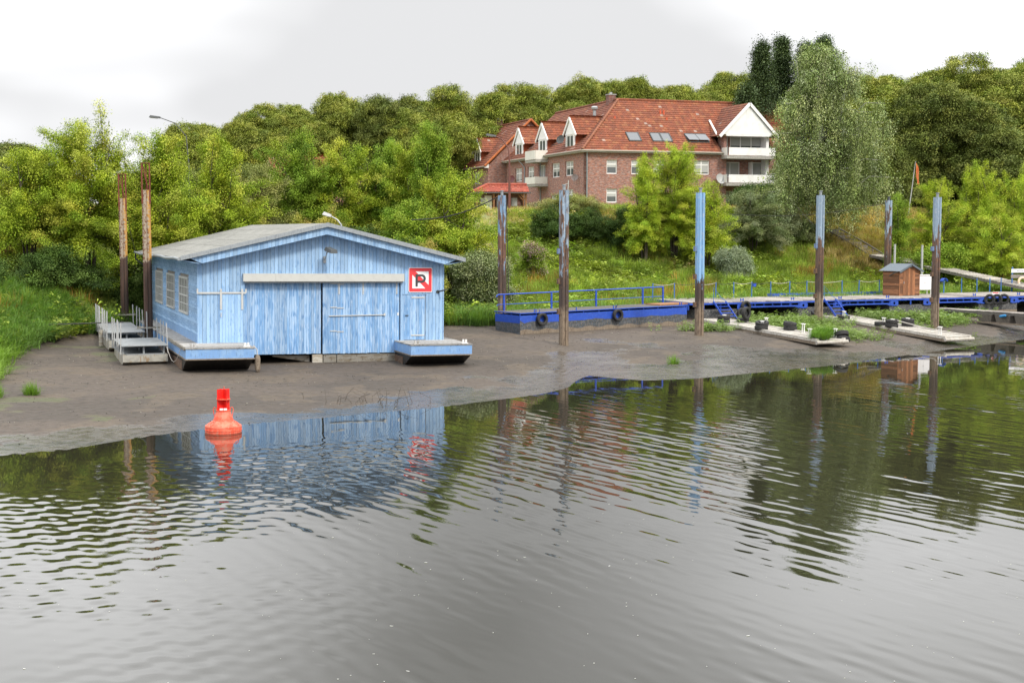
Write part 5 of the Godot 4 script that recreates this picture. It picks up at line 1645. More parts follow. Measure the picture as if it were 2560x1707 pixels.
func build_hut(s: Node3D) -> void:
	var hw := 0.86
	var hd := 0.62
	var e := 1.48
	var ap := 1.88
	box(s, "carcass", Vector3(-hw + 0.02, 0.02, -hd + 0.02), Vector3(hw - 0.02, e, hd - 0.02), M.timber[2])
	for i in 12:
		var y := i * e / 12.0
		for q in [[-hw, -0.56], [0.47, hw]]:
			box(s, "wall_board", Vector3(q[0], y, hd - 0.02), Vector3(q[1], y + e / 12.0 - 0.008, hd + 0.012 + rng.randf_range(-0.003, 0.003)), any(M.shed_wall))
		box(s, "wall_board", Vector3(-hw - 0.02, y, -hd), Vector3(-hw + 0.018, y + e / 12.0 - 0.008, hd - 0.021), any(M.shed_wall))
		box(s, "wall_board", Vector3(hw - 0.018, y, -hd), Vector3(hw + 0.02, y + e / 12.0 - 0.008, hd - 0.021), any(M.shed_wall))
	box(s, "back_wall", Vector3(-hw, 0.0, -hd - 0.02), Vector3(hw, e, -hd + 0.019), M.shed_wall[2])
	for z in [-hd - 0.01, hd - 0.02]:
		var g := Geo.new()
		g.prism_z([Vector2(-hw, e), Vector2(hw, e), Vector2(0, ap - 0.02)], z, z + 0.03)
		part(s, "gable", g, M.shed_wall[1])
	var door := part(s, "door", _bx(Vector3(-0.555, 0.02, hd - 0.02), Vector3(0.465, 1.6, hd)), M.shed_door[3])
	for i in 9:
		var x := -0.555 + i * 0.1133
		var tp := minf(1.64, ap - 0.12 - absf(x + 0.056) * 0.42)
		box(door, "board", Vector3(x, 0.02, hd + 0.001), Vector3(x + 0.108, tp, hd + 0.026 + rng.randf_range(-0.003, 0.003)), any(M.shed_door))
	box(door, "handle", Vector3(-0.53, 0.72, hd + 0.03), Vector3(-0.50, 0.84, hd + 0.06), M.steel)
	for x in [-hw, hw]:
		box(s, "corner_trim", Vector3(x - 0.025, 0.0, hd + 0.016), Vector3(x + 0.025, e, hd + 0.03), M.shed_door[1])
	box(s, "gable_plate", Vector3(-0.2, 1.68, hd + 0.028), Vector3(0.2, 1.74, hd + 0.036), M.zinc)
	# corrugated sheets
	for k in [-1.0, 1.0]:
		var g := Geo.new()
		var n := 28
		for i in n:
			var z0 := lerpf(-hd - 0.2, hd + 0.2, i / float(n))
			var z1 := lerpf(-hd - 0.2, hd + 0.2, (i + 1) / float(n))
			var h0 := 0.02 if i % 2 == 0 else 0.0
			var h1 := 0.0 if i % 2 == 0 else 0.02
			var a := Vector3(0, ap + h0, z0)
			var b := Vector3(0, ap + h1, z1)
			var c := Vector3(k * (hw + 0.16), e - 0.03 + h1, z1)
			var d := Vector3(k * (hw + 0.16), e - 0.03 + h0, z0)
			if k > 0: g.quad(a, b, c, d)
			else: g.quad(b, a, d, c)
		part(s, "roof_sheet", g, M.shed_roof)
		g = Geo.new()
		g.beam(Vector3(0, ap - 0.03, hd + 0.19), Vector3(k * (hw + 0.17), e - 0.07, hd + 0.19), 0.03, 0.11)
		part(s, "barge_board", g, M.shed_roof)
	var dp := Geo.new()
	dp.tube([Vector3(-hw - 0.15, e - 0.05, hd), Vector3(-hw - 0.15, e - 0.15, hd * 0.5), Vector3(-hw - 0.04, e - 0.3, -0.1)], [0.03], 6)
	part(s, "downpipe", dp, M.steel_dark)

# ------------------------------------------------------------------ houses
# a slope laid with single tiles: o = eaves corner, u along the eaves, w up the slope; keep(a, b) says where tiles lie
func tiles(o: Vector3, u: Vector3, w: Vector3, la: float, lb: float, keep: Callable, tone: Array, tw := 0.3, th := 0.34) -> Geo:
	var g := Geo.new()
	g.use_c = true
	var nn := u.cross(w).normalized()
	if nn.y < 0: nn = -nn
	var na := int(ceil(la / tw))
	var nb := int(ceil(lb / th))
	for j in nb:
		for i in na:
			var a := i * tw
			var b := j * th
			if not keep.call(a + tw * 0.5, b + th * 0.5): continue
			var r := rng.randf()
			var c: Color = tone[0].lerp(tone[1], rng.randf())
			if r < 0.02: c = c.lerp(tone[2], 0.55)
			elif r < 0.16: c = c.lerp(tone[3], 0.5)
			var k := rng.randf_range(0.88, 1.1)
			g.col = Color(c.r * k, c.g * k, c.b * k)
			var p0 := o + u * a + w * b + nn * 0.055
			var p1 := o + u * (a + tw * 0.5) + w * b + nn * 0.085
			var p2 := o + u * (a + tw) + w * b + nn * 0.055
			var q0 := o + u * a + w * (b + th) + nn * 0.015
			var q1 := o + u * (a + tw * 0.5) + w * (b + th) + nn * 0.045
			var q2 := o + u * (a + tw) + w * (b + th) + nn * 0.015
			g.quad(p0, p1, q1, q0)
			g.quad(p1, p2, q2, q1)
			g.quad(p0 - nn * 0.05, p1 - nn * 0.05, p1, p0)
			g.quad(p1 - nn * 0.05, p2 - nn * 0.05, p2, p1)
	return g

# window in a wall; f = frame with x to the right, y up, z out of the wall; sizes in metres
func window(house: Node3D, f: Transform3D, w: float, h: float, cols: int, rows_at: Array, sill := true, dressed := true) -> void:
	var g := Geo.new()
	g.xf = f
	var t := 0.09
	g.mm(Vector3(0, 0, -0.06), Vector3(t, h, 0.0)); g.mm(Vector3(w - t, 0, -0.06), Vector3(w, h, 0.0))
	g.mm(Vector3(t, 0, -0.06), Vector3(w - t, t, -0.001)); g.mm(Vector3(t, h - t, -0.06), Vector3(w - t, h, -0.001))
	for i in range(1, cols): g.mm(Vector3(w * i / cols - 0.05, t, -0.055), Vector3(w * i / cols + 0.05, h - t, -0.004))
	for y in rows_at: g.mm(Vector3(t, h * y - 0.05, -0.055), Vector3(w - t, h * y + 0.05, -0.006))
	var o := part(house, "window", g, M.frame)
	g = Geo.new()
	g.xf = f
	g.mm(Vector3(t * 0.8, t * 0.8, -0.045), Vector3(w - t * 0.8, h - t * 0.8, -0.035))
	part(o, "pane", g, M.glass)
	if dressed:
		g = Geo.new()
		g.xf = f
		g.mm(Vector3(t, h * rng.randf_range(0.12, 0.5), -0.034), Vector3(w - t, h - t, -0.028))
		part(o, "curtain", g, M.curtain)
	if sill:
		g = Geo.new()
		g.xf = f
		g.mm(Vector3(-0.06, -0.12, -0.05), Vector3(w + 0.06, -0.005, 0.06)); part(o, "sill", g, M.brick_dark)
		g = Geo.new()
		g.xf = f
		g.mm(Vector3(-0.1, h + 0.004, -0.05), Vector3(w + 0.1, h + 0.22, 0.012)); part(o, "soldier_course", g, M.brick_dark)

# wall with rectangular openings; f as for window; holes: [x, y, w, h]
func wall(house: Node3D, called: String, f: Transform3D, w: float, h: float, holes: Array, m: Material) -> void:
	var g := Geo.new()
	g.xf = f
	var xs := [0.0, w]
	for q in holes:
		xs.append(q[0]); xs.append(q[0] + q[2])
	xs.sort()
	for i in xs.size() - 1:
		if xs[i + 1] - xs[i] < 0.001: continue
		var xm: float = (xs[i] + xs[i + 1]) / 2
		var cut := []
		for q in holes:
			if xm > q[0] and xm < q[0] + q[2]: cut.append([q[1], q[1] + q[3]])
		cut.sort_custom(func(a, b): return a[0] < b[0])
		var y := 0.0
		for c in cut:
			if c[0] > y: g.mm(Vector3(xs[i], y, -0.3), Vector3(xs[i + 1], c[0], 0))
			y = c[1]
		if y < h: g.mm(Vector3(xs[i], y, -0.3), Vector3(xs[i + 1], h, 0))
	part(house, called, g, m)

func dormer(house: Node3D, xf: float, zc: float, hw: float, sill: float, eave: float, apex: float, back: float, tone: Array) -> void:
	# front looks towards -x
	var g := Geo.new()
	var fr := Transform3D(Basis(Vector3(0, 0, 1), Vector3(0, 1, 0), Vector3(-1, 0, 0)), Vector3(xf, 0, zc))
	g.xf = fr
	g.prism_z([Vector2(-hw * 0.72, eave), Vector2(hw * 0.72, eave), Vector2(0, apex - 0.2)], -0.06, 0.05)
	g.mm(Vector3(-hw * 0.66, sill, -0.06), Vector3(-hw * 0.52, eave, 0.02)); g.mm(Vector3(hw * 0.52, sill, -0.06), Vector3(hw * 0.66, eave, 0.02))
	var o := part(house, "dormer", g, M.white)
	g = Geo.new()
	g.xf = fr
	var a := hw * 0.5
	g.mm(Vector3(-a, sill, -0.03), Vector3(-a + 0.12, eave - 0.001, 0.012)); g.mm(Vector3(a - 0.12, sill, -0.03), Vector3(a, eave - 0.001, 0.012)); g.mm(Vector3(-0.07, sill, -0.03), Vector3(0.07, eave - 0.002, 0.012))
	g.mm(Vector3(-a + 0.12, sill, -0.03), Vector3(a - 0.12, sill + 0.12, 0.011)); g.mm(Vector3(-a + 0.12, eave - 0.12, -0.03), Vector3(a - 0.12, eave - 0.003, 0.011))
	part(o, "window_frame", g, M.frame)
	g = Geo.new()
	g.xf = fr
	g.mm(Vector3(-a + 0.1, sill + 0.1, -0.02), Vector3(a - 0.1, eave - 0.1, -0.01)); part(o, "pane", g, M.glass)
	g = Geo.new()
	g.xf = fr
	g.mm(Vector3(-hw * 0.66, sill - 0.1, -back), Vector3(-hw * 0.6, eave, -0.061)); g.mm(Vector3(hw * 0.6, sill - 0.1, -back), Vector3(hw * 0.66, eave, -0.061))
	part(o, "cheek", g, M.cheek)
	for s in [-1.0, 1.0]:
		g = Geo.new()
		g.xf = fr
		var d := Vector2(s * hw, eave - 0.12 - apex).normalized()
		g.beam(Vector3(0, apex - 0.06, 0.12), Vector3(s * hw, eave - 0.16, 0.12), 0.1, 0.2)
		part(o, "barge_board", g, M.frame)
		var l := Vector2(hw, apex - eave + 0.12).length()
		var e0 := fr * Vector3(s * hw, eave - 0.12, 0.15)
		var w := (fr.basis * Vector3(-s * hw, apex - eave + 0.12, 0)).normalized()
		var u := fr.basis * Vector3(0, 0, -1)
		var tg := tiles(e0, u, w, back + 0.15, l, func(_a, _b): return true, tone)
		part(o, "roof_tiles", tg, M.tile)
		g = Geo.new()
		g.quad(e0, e0 + u * (back + 0.15), e0 + u * (back + 0.15) + w * l, e0 + w * l)
		part(o, "roof_boards", g, M.tile_under)

func skylight(house: Node3D, o: Vector3, u: Vector3, w: Vector3, lw: float, lh: float, open := 0.0) -> void:
	var nn := u.cross(w).normalized()
	if nn.y < 0: nn = -nn
	var g := Geo.new()
	var b := o + nn * 0.1
	g.beam(b, b + u * lw, 0.09, 0.14); g.beam(b + w * lh, b + w * lh + u * lw, 0.09, 0.141)
	g.beam(b, b + w * lh, 0.09, 0.139); g.beam(b + u * lw, b + u * lw + w * lh, 0.09, 0.139)
	var p := part(house, "roof_window", g, M.steel_dark)
	g = Geo.new()
	var k := nn * open
	g.quad(b + nn * 0.04 + k, b + nn * 0.04 + u * lw + k, b + nn * 0.04 + u * lw + w * lh, b + nn * 0.04 + w * lh)
	part(p, "pane", g, M.roof_glass)

func chimney(house: Node3D, p: Vector3, w: float, h: float) -> void:
	var o := box(house, "chimney", p + Vector3(-w / 2, -0.6, -w / 2), p + Vector3(w / 2, h, w / 2), M.brick_dark)
	box(o, "cap", p + Vector3(-w / 2 - 0.06, h, -w / 2 - 0.06), p + Vector3(w / 2 + 0.06, h + 0.09, w / 2 + 0.06), M.concrete)
	var g := Geo.new()
	g.tube([p + Vector3(0, h, 0), p + Vector3(0, h + 0.28, 0)], [0.14], 10); part(o, "pot", g, M.steel)

func flue(house: Node3D, p: Vector3, h: float, lean: Vector3) -> void:
	var g := Geo.new()
	g.tube([p, p + Vector3(0, h * 0.6, 0) + lean], [0.16], 12)
	var o := part(house, "vent_flue", g, M.steel)
	g = Geo.new()
	g.xf = Transform3D(Basis(), p + lean + Vector3(0, h * 0.6, 0))
	g.lathe([Vector2(0.16, 0), Vector2(0.3, 0.12), Vector2(0.34, 0.3), Vector2(0.22, 0.42), Vector2(0, 0.44)], 14); part(o, "cowl", g, M.steel)

func ridge_run(house: Node3D, a: Vector3, b: Vector3, tone: Array) -> void:
	var n := int(a.distance_to(b) / 0.38)
	var g := Geo.new()
	g.use_c = true
	for i in n:
		var c: Color = tone[0].lerp(tone[1], rng.randf())
		g.col = c
		g.tube([a.lerp(b, i / float(n)), a.lerp(b, (i + 1.06) / float(n))], [0.14, 0.12], 7)
	part(house, "ridge_tiles", g, M.tile)

func build_houses() -> void:
	var tone := [Color(0.24, 0.068, 0.028), Color(0.155, 0.048, 0.024), Color(0.40, 0.34, 0.29), Color(0.29, 0.12, 0.05)]
	var tone_old := [Color(0.19, 0.056, 0.026), Color(0.12, 0.04, 0.022), Color(0.36, 0.30, 0.26), Color(0.24, 0.105, 0.045)]
	# --- corner house: x along the right facade, -z along the left facade
	var t := thing("corner_apartment_house", "large red brick apartment house with hipped tile roof and white gabled balconies", "house", Vector3(6.62, 7.5, -130.0), 18.7)
	var E := 5.5
	var front := Transform3D(Basis(), Vector3.ZERO)
	var left := Transform3D(Basis(Vector3(0, 0, 1), Vector3(0, 1, 0), Vector3(-1, 0, 0)), Vector3(0, 0, -22.4))   # x from the back end to the corner
	var fw := [[2.15, 3.33, 1.05, 1.3], [2.15, 0.72, 1.05, 1.28], [4.6, 3.33, 0.85, 1.3], [6.85, 3.35, 1.05, 1.3], [6.85, 0.72, 1.05, 1.28], [10.95, 3.38, 1.6, 1.32], [10.95, 0.72, 1.6, 1.28], [19.6, 3.35, 1.05, 1.3], [19.6, 0.72, 1.3, 1.28], [21.6, 0.72, 1.3, 1.28], [14.2, 0.4, 1.9, 1.6], [16.6, 0.4, 1.7, 1.6]]
	wall(t, "front_wall", Transform3D(Basis(), Vector3(0, 0, 0)), 14.0, E, fw.slice(0, 7), M.brick)
	var right_h := []
	for q in fw.slice(7, 10): right_h.append([q[0] - 18.75, q[1], q[2], q[3]])
	wall(t, "front_wall", Transform3D(Basis(), Vector3(18.75, 0, 0)), 6.0, E, right_h, M.brick)
	for q in fw.slice(0, 10): window(t, Transform3D(Basis(), Vector3(q[0], q[1], -0.12)), q[2], q[3], 1 if q[2] < 1.2 else 2, [0.68])
	# bay of balconies
	wall(t, "bay_wall", Transform3D(Basis(), Vector3(14.0, 0, -0.9)), 4.75, 7.2, [[0.2, 3.25, 2.0, 1.4], [3.1, 2.7, 1.5, 1.95], [0.25, 5.7, 0.7, 1.4], [1.15, 5.7, 3.4, 1.4], [0.3, 0.3, 1.8, 1.6], [2.7, 0.3, 1.8, 1.6]], M.brick)
	for q in [[0.2, 3.25, 2.0, 1.4, 2], [3.1, 2.7, 1.5, 1.95, 1], [0.25, 5.7, 0.7, 1.4, 1], [1.15, 5.7, 3.4, 1.4, 3], [0.3, 0.3, 1.8, 1.6, 2], [2.7, 0.3, 1.8, 1.6, 2]]:
		window(t, Transform3D(Basis(), Vector3(14.0 + q[0], q[1], -0.98)), q[2], q[3], q[4], [], false)
	for x in [13.99, 18.46]:
		box(t, "bay_side", Vector3(x, 0.0, -0.9), Vector3(x + 0.3, 7.2, 0.05), M.brick if x < 14.5 else M.white)
	var g := Geo.new()
	for k in [[4.86, 5.14, 5.9], [2.34, 2.6, 3.38]]:
		box(t, "balcony_slab", Vector3(13.75, k[0], -0.9), Vector3(19.0, k[1], 1.15), M.concrete)
		var o := box(t, "balcony_parapet", Vector3(14.0, k[1] + 0.04, 1.08), Vector3(18.95, k[2], 1.14), M.white)
		box(o, "side_panel", Vector3(13.8, k[1] + 0.04, 0.0), Vector3(13.85, k[2], 1.0), M.parapet)
		for x in [13.86, 15.6, 17.3, 18.9]:
			box(o, "rail_stanchion", Vector3(x, k[1], 1.0), Vector3(x + 0.04, k[2] + 0.02, 1.07), M.steel)
	box(t, "open_casement", Vector3(17.1, 3.25, -0.75), Vector3(17.15, 4.65, -0.1), M.frame)
	# gable over the bay
	g = Geo.new()
	g.prism_z([Vector2(13.75, 7.15), Vector2(19.0, 7.15), Vector2(16.38, 9.8)], 0.35, 0.55)
	g.mm(Vector3(14.0, 7.0, -0.55), Vector3(18.76, 7.149, 0.54))
	part(t, "white_gable", g, M.white)
	for s in [-1.0, 1.0]:
		g = Geo.new()
		g.beam(Vector3(16.38, 10.02, 0.66), Vector3(16.38 + s * 3.1, 6.92, 0.66), 0.12, 0.26)
		part(t, "barge_board", g, M.frame)
		var e0 := Vector3(16.38 + s * 3.1, 6.98, 0.66)
		var w := Vector3(-s * 3.1, 3.1, 0).normalized()
		var kp := func(a: float, b: float) -> bool: return 0.66 - a > -(6.98 + b * 0.7071 - 5.4) / 0.93 - 0.6
		part(t, "bay_roof_tiles", tiles(e0, Vector3(0, 0, -1), w, 5.5, 4.38, kp, tone_old), M.tile)
		g = Geo.new()
		g.quad(e0, e0 + Vector3(0, 0, -1.9), Vector3(16.38, 10.05, -4.9), Vector3(16.38, 10.05, 0.66))
		part(t, "roof_boards", g, M.tile_under)
		if s < 0:
			g = Geo.new()
			g.beam(e0 + Vector3(0.1, -0.05, -0.6), Vector3(14.1, 8.7, -3.2), 0.16, 0.1)
			part(t, "valley_flashing", g, M.white_paint)
	# left facade
	var lw := [[17.42, 3.26, 2.1, 1.37], [13.77, 3.24, 2.1, 1.37], [6.72, 3.28, 1.9, 1.3], [2.85, 3.2, 2.1, 1.37], [10.06, 2.65, 1.85, 1.95], [17.9, 0.7, 1.6, 1.3], [8.6, 0.35, 0.9, 0.55], [6.2, 0.35, 0.9, 0.55], [13.6, 0.05, 1.9, 1.5]]
	wall(t, "left_wall", left, 22.4, E, lw, M.brick)
	for i in lw.size():
		var q: Array = lw[i]
		window(t, left * Transform3D(Basis(), Vector3(q[0], q[1], -0.12)), q[2], q[3], 2 if q[2] > 1.2 else 1, [0.62] if i < 4 or i == 5 else [], i < 6)
	wall(t, "back_wall", Transform3D(Basis(Vector3(-1, 0, 0), Vector3(0, 1, 0), Vector3(0, 0, -1)), Vector3(24.7, 0, -11.2)), 14.5, E, [], M.brick_dark)
	wall(t, "court_wall", Transform3D(Basis(Vector3(0, 0, -1), Vector3(0, 1, 0), Vector3(1, 0, 0)), Vector3(10.2, 0, -11.2)), 11.2, E, [], M.brick_dark)
	wall(t, "end_wall", Transform3D(Basis(Vector3(0, 0, -1), Vector3(0, 1, 0), Vector3(1, 0, 0)), Vector3(24.75, 0, 0)), 11.2, E, [], M.brick_dark)
	for k in [[4.80, 5.05, 5.94], [2.45, 2.68, 3.38]]:
		box(t, "balcony_slab", Vector3(-1.3, k[0], -12.7), Vector3(0.0, k[1], -9.7), M.concrete)
		var o := box(t, "balcony_parapet", Vector3(-1.36, k[1] + 0.02, -12.6), Vector3(-1.3, k[2], -9.75), M.parapet)
		box(o, "side_panel", Vector3(-1.29, k[1] + 0.02, -9.76), Vector3(-0.05, k[2], -9.7), M.parapet)
	# roof: front and left slope meet in a hip; court slopes behind
	var A := 5.6            # eaves to ridge in plan
	var R := 10.6
	var ov := 0.4
	var e_y := E - 0.1
	var rise := (R - e_y) / (A + ov)
	var sl := sqrt(1.0 + rise * rise)
	var wf := Vector3(0, rise, -1).normalized()
	var wl := Vector3(1, rise, 0).normalized()
	var lf := (A + ov) * sl
	var kf := func(a: float, b: float) -> bool:
		if a < b / sl: return false
		return not (a > 13.9 and a < 19.7 and b < 2.3)
	part(t, "front_roof_tiles", tiles(Vector3(-ov, e_y, ov), Vector3(1, 0, 0), wf, 25.6, lf, kf, tone), M.tile)
	part(t, "left_roof_tiles", tiles(Vector3(-ov, e_y, ov), Vector3(0, 0, -1), wl, 23.0, lf, func(a, b): return a > b / sl, tone_old), M.tile)
	g = Geo.new()
	g.quad(Vector3(-ov, e_y, ov), Vector3(13.7, e_y, ov), Vector3(13.7, R, -A), Vector3(A, R, -A))
	g.quad(Vector3(13.7, e_y + 1.6, ov - 1.85), Vector3(19.2, e_y + 1.6, ov - 1.85), Vector3(19.2, R, -A), Vector3(13.7, R, -A))
	g.quad(Vector3(19.2, e_y, ov), Vector3(25.2, e_y, ov), Vector3(25.2, R, -A), Vector3(19.2, R, -A))
	g.quad(Vector3(-ov, e_y, -22.6), Vector3(-ov, e_y, ov), Vector3(A, R, -A), Vector3(A, R, -22.6))
	g.quad(Vector3(25.2, e_y, -2 * A - ov), Vector3(A, e_y, -2 * A - ov), Vector3(A, R, -A), Vector3(25.2, R, -A))
	g.quad(Vector3(2 * A + ov, e_y, -A), Vector3(2 * A + ov, e_y, -22.6), Vector3(A, R, -22.6), Vector3(A, R, -A))
	part(t, "roof_boards", g, M.tile_under)
	g = Geo.new()
	g.tri(Vector3(0, E - 0.2, -22.5), Vector3(A, R - 0.1, -22.5), Vector3(2 * A, E - 0.2, -22.5))
	part(t, "back_gable", g, M.brick)
	g = Geo.new()
	g.tri(Vector3(25.0, E - 0.2, 0), Vector3(25.0, E - 0.2, -2 * A), Vector3(25.0, R - 0.1, -A))
	part(t, "end_gable", g, M.brick)
	ridge_run(t, Vector3(A, R + 0.05, -A), Vector3(25.2, R + 0.05, -A), tone)
	ridge_run(t, Vector3(A, R + 0.05, -A), Vector3(A, R + 0.05, -22.6), tone_old)
	ridge_run(t, Vector3(-ov, e_y + 0.1, ov), Vector3(A, R + 0.05, -A), [Color(0.27, 0.10, 0.05), Color(0.19, 0.075, 0.04)])
	g = Geo.new()
	g.tube([Vector3(-ov - 0.08, e_y, ov + 0.08), Vector3(13.75, e_y, ov + 0.08)], [0.08], 8); part(t, "gutter", g, M.gutter)
	g = Geo.new()
	g.tube([Vector3(-ov - 0.08, e_y, ov + 0.08), Vector3(-ov - 0.08, e_y, -22.6)], [0.08], 8); part(t, "gutter", g, M.gutter)
	box(t, "soffit", Vector3(-ov, e_y - 0.14, 0.0), Vector3(13.7, e_y - 0.09, ov + 0.03), M.trim)
	box(t, "soffit", Vector3(-ov - 0.03, e_y - 0.14, -22.5), Vector3(0.0, e_y - 0.09, -0.01), M.trim)
	for p in [[Vector3(0.18, 0, 0.1), Vector3(0.18, e_y - 0.3, 0.1), Vector3(0.1, e_y, 0.4)], [Vector3(-0.1, 0, -16.4), Vector3(-0.1, 4.6, -16.4), Vector3(-0.4, e_y, -17.6)], [Vector3(-0.12, 0, -11.6), Vector3(-0.12, 4.8, -11.6)]]:
		g = Geo.new()
		g.tube(p, [0.055], 7); part(t, "downpipe", g, M.zinc)
	for z in [-4.5, -12.1, -19.2]: dormer(t, 0.3, z, 1.75, 5.85, 7.12, 8.75, 3.4, tone)
	skylight(t, Vector3(4.7, 6.35, -0.75), Vector3(1, 0, 0), wf, 1.2, 1.25)
	skylight(t, Vector3(7.1, 6.35, -0.75), Vector3(1, 0, 0), wf, 0.95, 1.25)
	skylight(t, Vector3(8.12, 6.35, -0.75), Vector3(1, 0, 0), wf, 0.95, 1.25)
	skylight(t, Vector3(10.7, 6.35, -0.75), Vector3(1, 0, 0), wf, 1.05, 1.25, 0.25)
	skylight(t, Vector3(11.8, 6.35, -0.75), Vector3(1, 0, 0), wf, 1.05, 1.25, 0.25)
	skylight(t, Vector3(0.85, 6.35, -8.9), Vector3(0, 0, -1), wl, 1.9, 1.2)
	skylight(t, Vector3(0.85, 6.35, -16.0), Vector3(0, 0, -1), wl, 1.4, 1.2)
	chimney(t, Vector3(A - 0.2, R, -A - 1.3), 0.72, 0.55)
	flue(t, Vector3(3.4, 8.6, -6.1), 1.6, Vector3.ZERO)
	for q in [Vector3(9.3, 9.2, -4.0), Vector3(9.65, 9.2, -4.0), Vector3(4.3, 8.45, -3.3), Vector3(9.65, 8.45, -3.3)]:
		g = Geo.new()
		g.tube([q, q + Vector3(0, 0.42, 0)], [0.1, 0.08], 8)
		g.lathe([Vector2(0, 0)], 3)
		part(t, "vent_tile", g, M.bright_tile)
	# satellite dishes
	for q in [["dark satellite dish on left roof slope beside the nearest dormer", Vector3(-0.25, 6.7, -5.5), 0.42, 0, 0.9], ["dark red satellite dish on the brick wall left of balcony", Vector3(-0.45, 3.45, -19.4), 0.4, 1, 0.8], ["pale see-through satellite dish on brick wall near the house corner", Vector3(-0.4, 3.0, -1.5), 0.32, 3, 0.5], ["grey satellite dish on front wall left of the white balcony", Vector3(13.4, 2.95, 0.5), 0.5, 2, -0.2]]:
		var dsh := thing("satellite_dish", q[0], "satellite dish", Vector3.ZERO, 0, "satellite dishes on the houses")
		dsh.transform = t.transform * Transform3D(Basis(Vector3.UP, -q[4]) * Basis(Vector3.RIGHT, PI / 2 - 0.35), q[1])
		dish(dsh, q[2], [M.steel_dark, M.dark_red, M.galv, M.mesh_grey][q[3]])
	# --- second house behind the left end, gable towards the viewer
	var s := thing("gabled_brick_house", "brick house with brown tile roof and plain gable, behind corner house's left end", "house")
	s.transform = t.transform * Transform3D(Basis(), Vector3(-1.95, 0, -22.75))
	var W := 9.4
	var L := 24.0
	g = Geo.new()
	g.prism_z([Vector2(0, 0), Vector2(W, 0), Vector2(W, 5.0), Vector2(W / 2, 9.75), Vector2(0, 5.0)], -0.3, 0.0)
	part(s, "gable_wall", g, M.brick)
	var l2 := Transform3D(Basis(Vector3(0, 0, 1), Vector3(0, 1, 0), Vector3(-1, 0, 0)), Vector3(0, 0, -L))
	var sw := [[L - 9.5, 3.2, 2.6, 1.3], [L - 14.5, 3.2, 2.2, 1.3], [L - 5.0, 3.2, 2.0, 1.3], [L - 9.5, 0.6, 2.4, 1.3]]
	wall(s, "left_wall", l2, L - 0.31, 5.0, sw, M.brick)
	for q in sw: window(s, l2 * Transform3D(Basis(), Vector3(q[0], q[1], -0.12)), q[2], q[3], 2, [0.62])
	wall(s, "right_wall", Transform3D(Basis(Vector3(0, 0, -1), Vector3(0, 1, 0), Vector3(1, 0, 0)), Vector3(W, 0, -0.31)), L - 0.31, 5.0, [], M.brick_dark)
	var ww := Vector3(W / 2 + 0.45, 4.95, 0).normalized()
	var le := Vector2(W / 2 + 0.45, 4.95).length()
	part(s, "left_roof_tiles", tiles(Vector3(-0.45, 4.9, 0.25), Vector3(0, 0, -1), ww, L + 0.3, le, func(_a, _b): return true, tone_old), M.tile)
	part(s, "right_roof_tiles", tiles(Vector3(W + 0.45, 4.9, 0.25), Vector3(0, 0, -1), Vector3(-ww.x, ww.y, 0), L + 0.3, le, func(_a, _b): return true, tone_old, 0.6, 0.6), M.tile)
	g = Geo.new()
	g.quad(Vector3(-0.45, 4.9, -L), Vector3(-0.45, 4.9, 0.25), Vector3(W / 2, 9.85, 0.25), Vector3(W / 2, 9.85, -L))
	g.quad(Vector3(W + 0.45, 4.9, 0.25), Vector3(W + 0.45, 4.9, -L), Vector3(W / 2, 9.85, -L), Vector3(W / 2, 9.85, 0.25))
	part(s, "roof_boards", g, M.tile_under)
	ridge_run(s, Vector3(W / 2, 9.92, 0.25), Vector3(W / 2, 9.92, -L), tone_old)
	ridge_run(s, Vector3(-0.45, 4.95, 0.28), Vector3(W / 2, 9.92, 0.28), [Color(0.42, 0.12, 0.03), Color(0.34, 0.1, 0.03)])
	ridge_run(s, Vector3(W + 0.45, 4.95, 0.28), Vector3(W / 2, 9.92, 0.28), [Color(0.42, 0.12, 0.03), Color(0.34, 0.1, 0.03)])
	g = Geo.new()
	g.prism_z([Vector2(-0.5, 4.75), Vector2(0.0, 4.75), Vector2(0.0, 5.4)], 0.05, 0.24); part(s, "eaves_box", g, M.white)
	g = Geo.new()
	g.tube([Vector3(-0.5, 4.88, 0.2), Vector3(-0.5, 4.88, -L)], [0.08], 8); part(s, "gutter", g, M.gutter)
	for z in [-4.7, -12.2, -15.2, -20.0]: dormer(s, 0.3, z, 1.55 if z > -5 else 0.95, 5.5, 6.7, 8.15 if z > -5 else 7.7, 2.8, tone)
	skylight(s, Vector3(0.55, 6.0, -8.4), Vector3(0, 0, -1), ww, 2.4, 1.2)
	chimney(s, Vector3(W / 2, 9.5, -11.0), 0.85, 1.1)
	flue(s, Vector3(1.2, 7.0, -17.0), 2.2, Vector3(2.6, 1.9, 0.0))
	var d2 := thing("satellite_dish", "pale satellite dish on the roof of the farther brick house", "satellite dish", Vector3.ZERO, 0, "satellite dishes on the houses")
	d2.transform = s.transform * Transform3D(Basis(Vector3.UP, -0.3) * Basis(Vector3.RIGHT, PI / 2 - 0.35), Vector3(0.6, 7.9, -19.6))
	dish(d2, 0.5, M.galv)
	# --- far roof seen through the trees on the left
	var r := thing("far_brick_house", "distant red tile roof showing through the tree tops on the left", "house", Vector3(-25.0, 8.0, -152.0), 20.0)
	box(r, "wall", Vector3(0, -0.5, -8.0), Vector3(14.0, 3.6, 0), M.brick)
	g = Geo.new()
	g.tri(Vector3(-0.02, 3.6, 0), Vector3(-0.02, 5.7, -4), Vector3(-0.02, 3.6, -8)); part(r, "gable", g, M.brick)
	part(r, "roof_tiles", tiles(Vector3(-0.3, 3.4, 0.4), Vector3(1, 0, 0), Vector3(0, 2.45, -4.4).normalized(), 14.6, 5.05, func(_a, _b): return true, tone), M.tile)
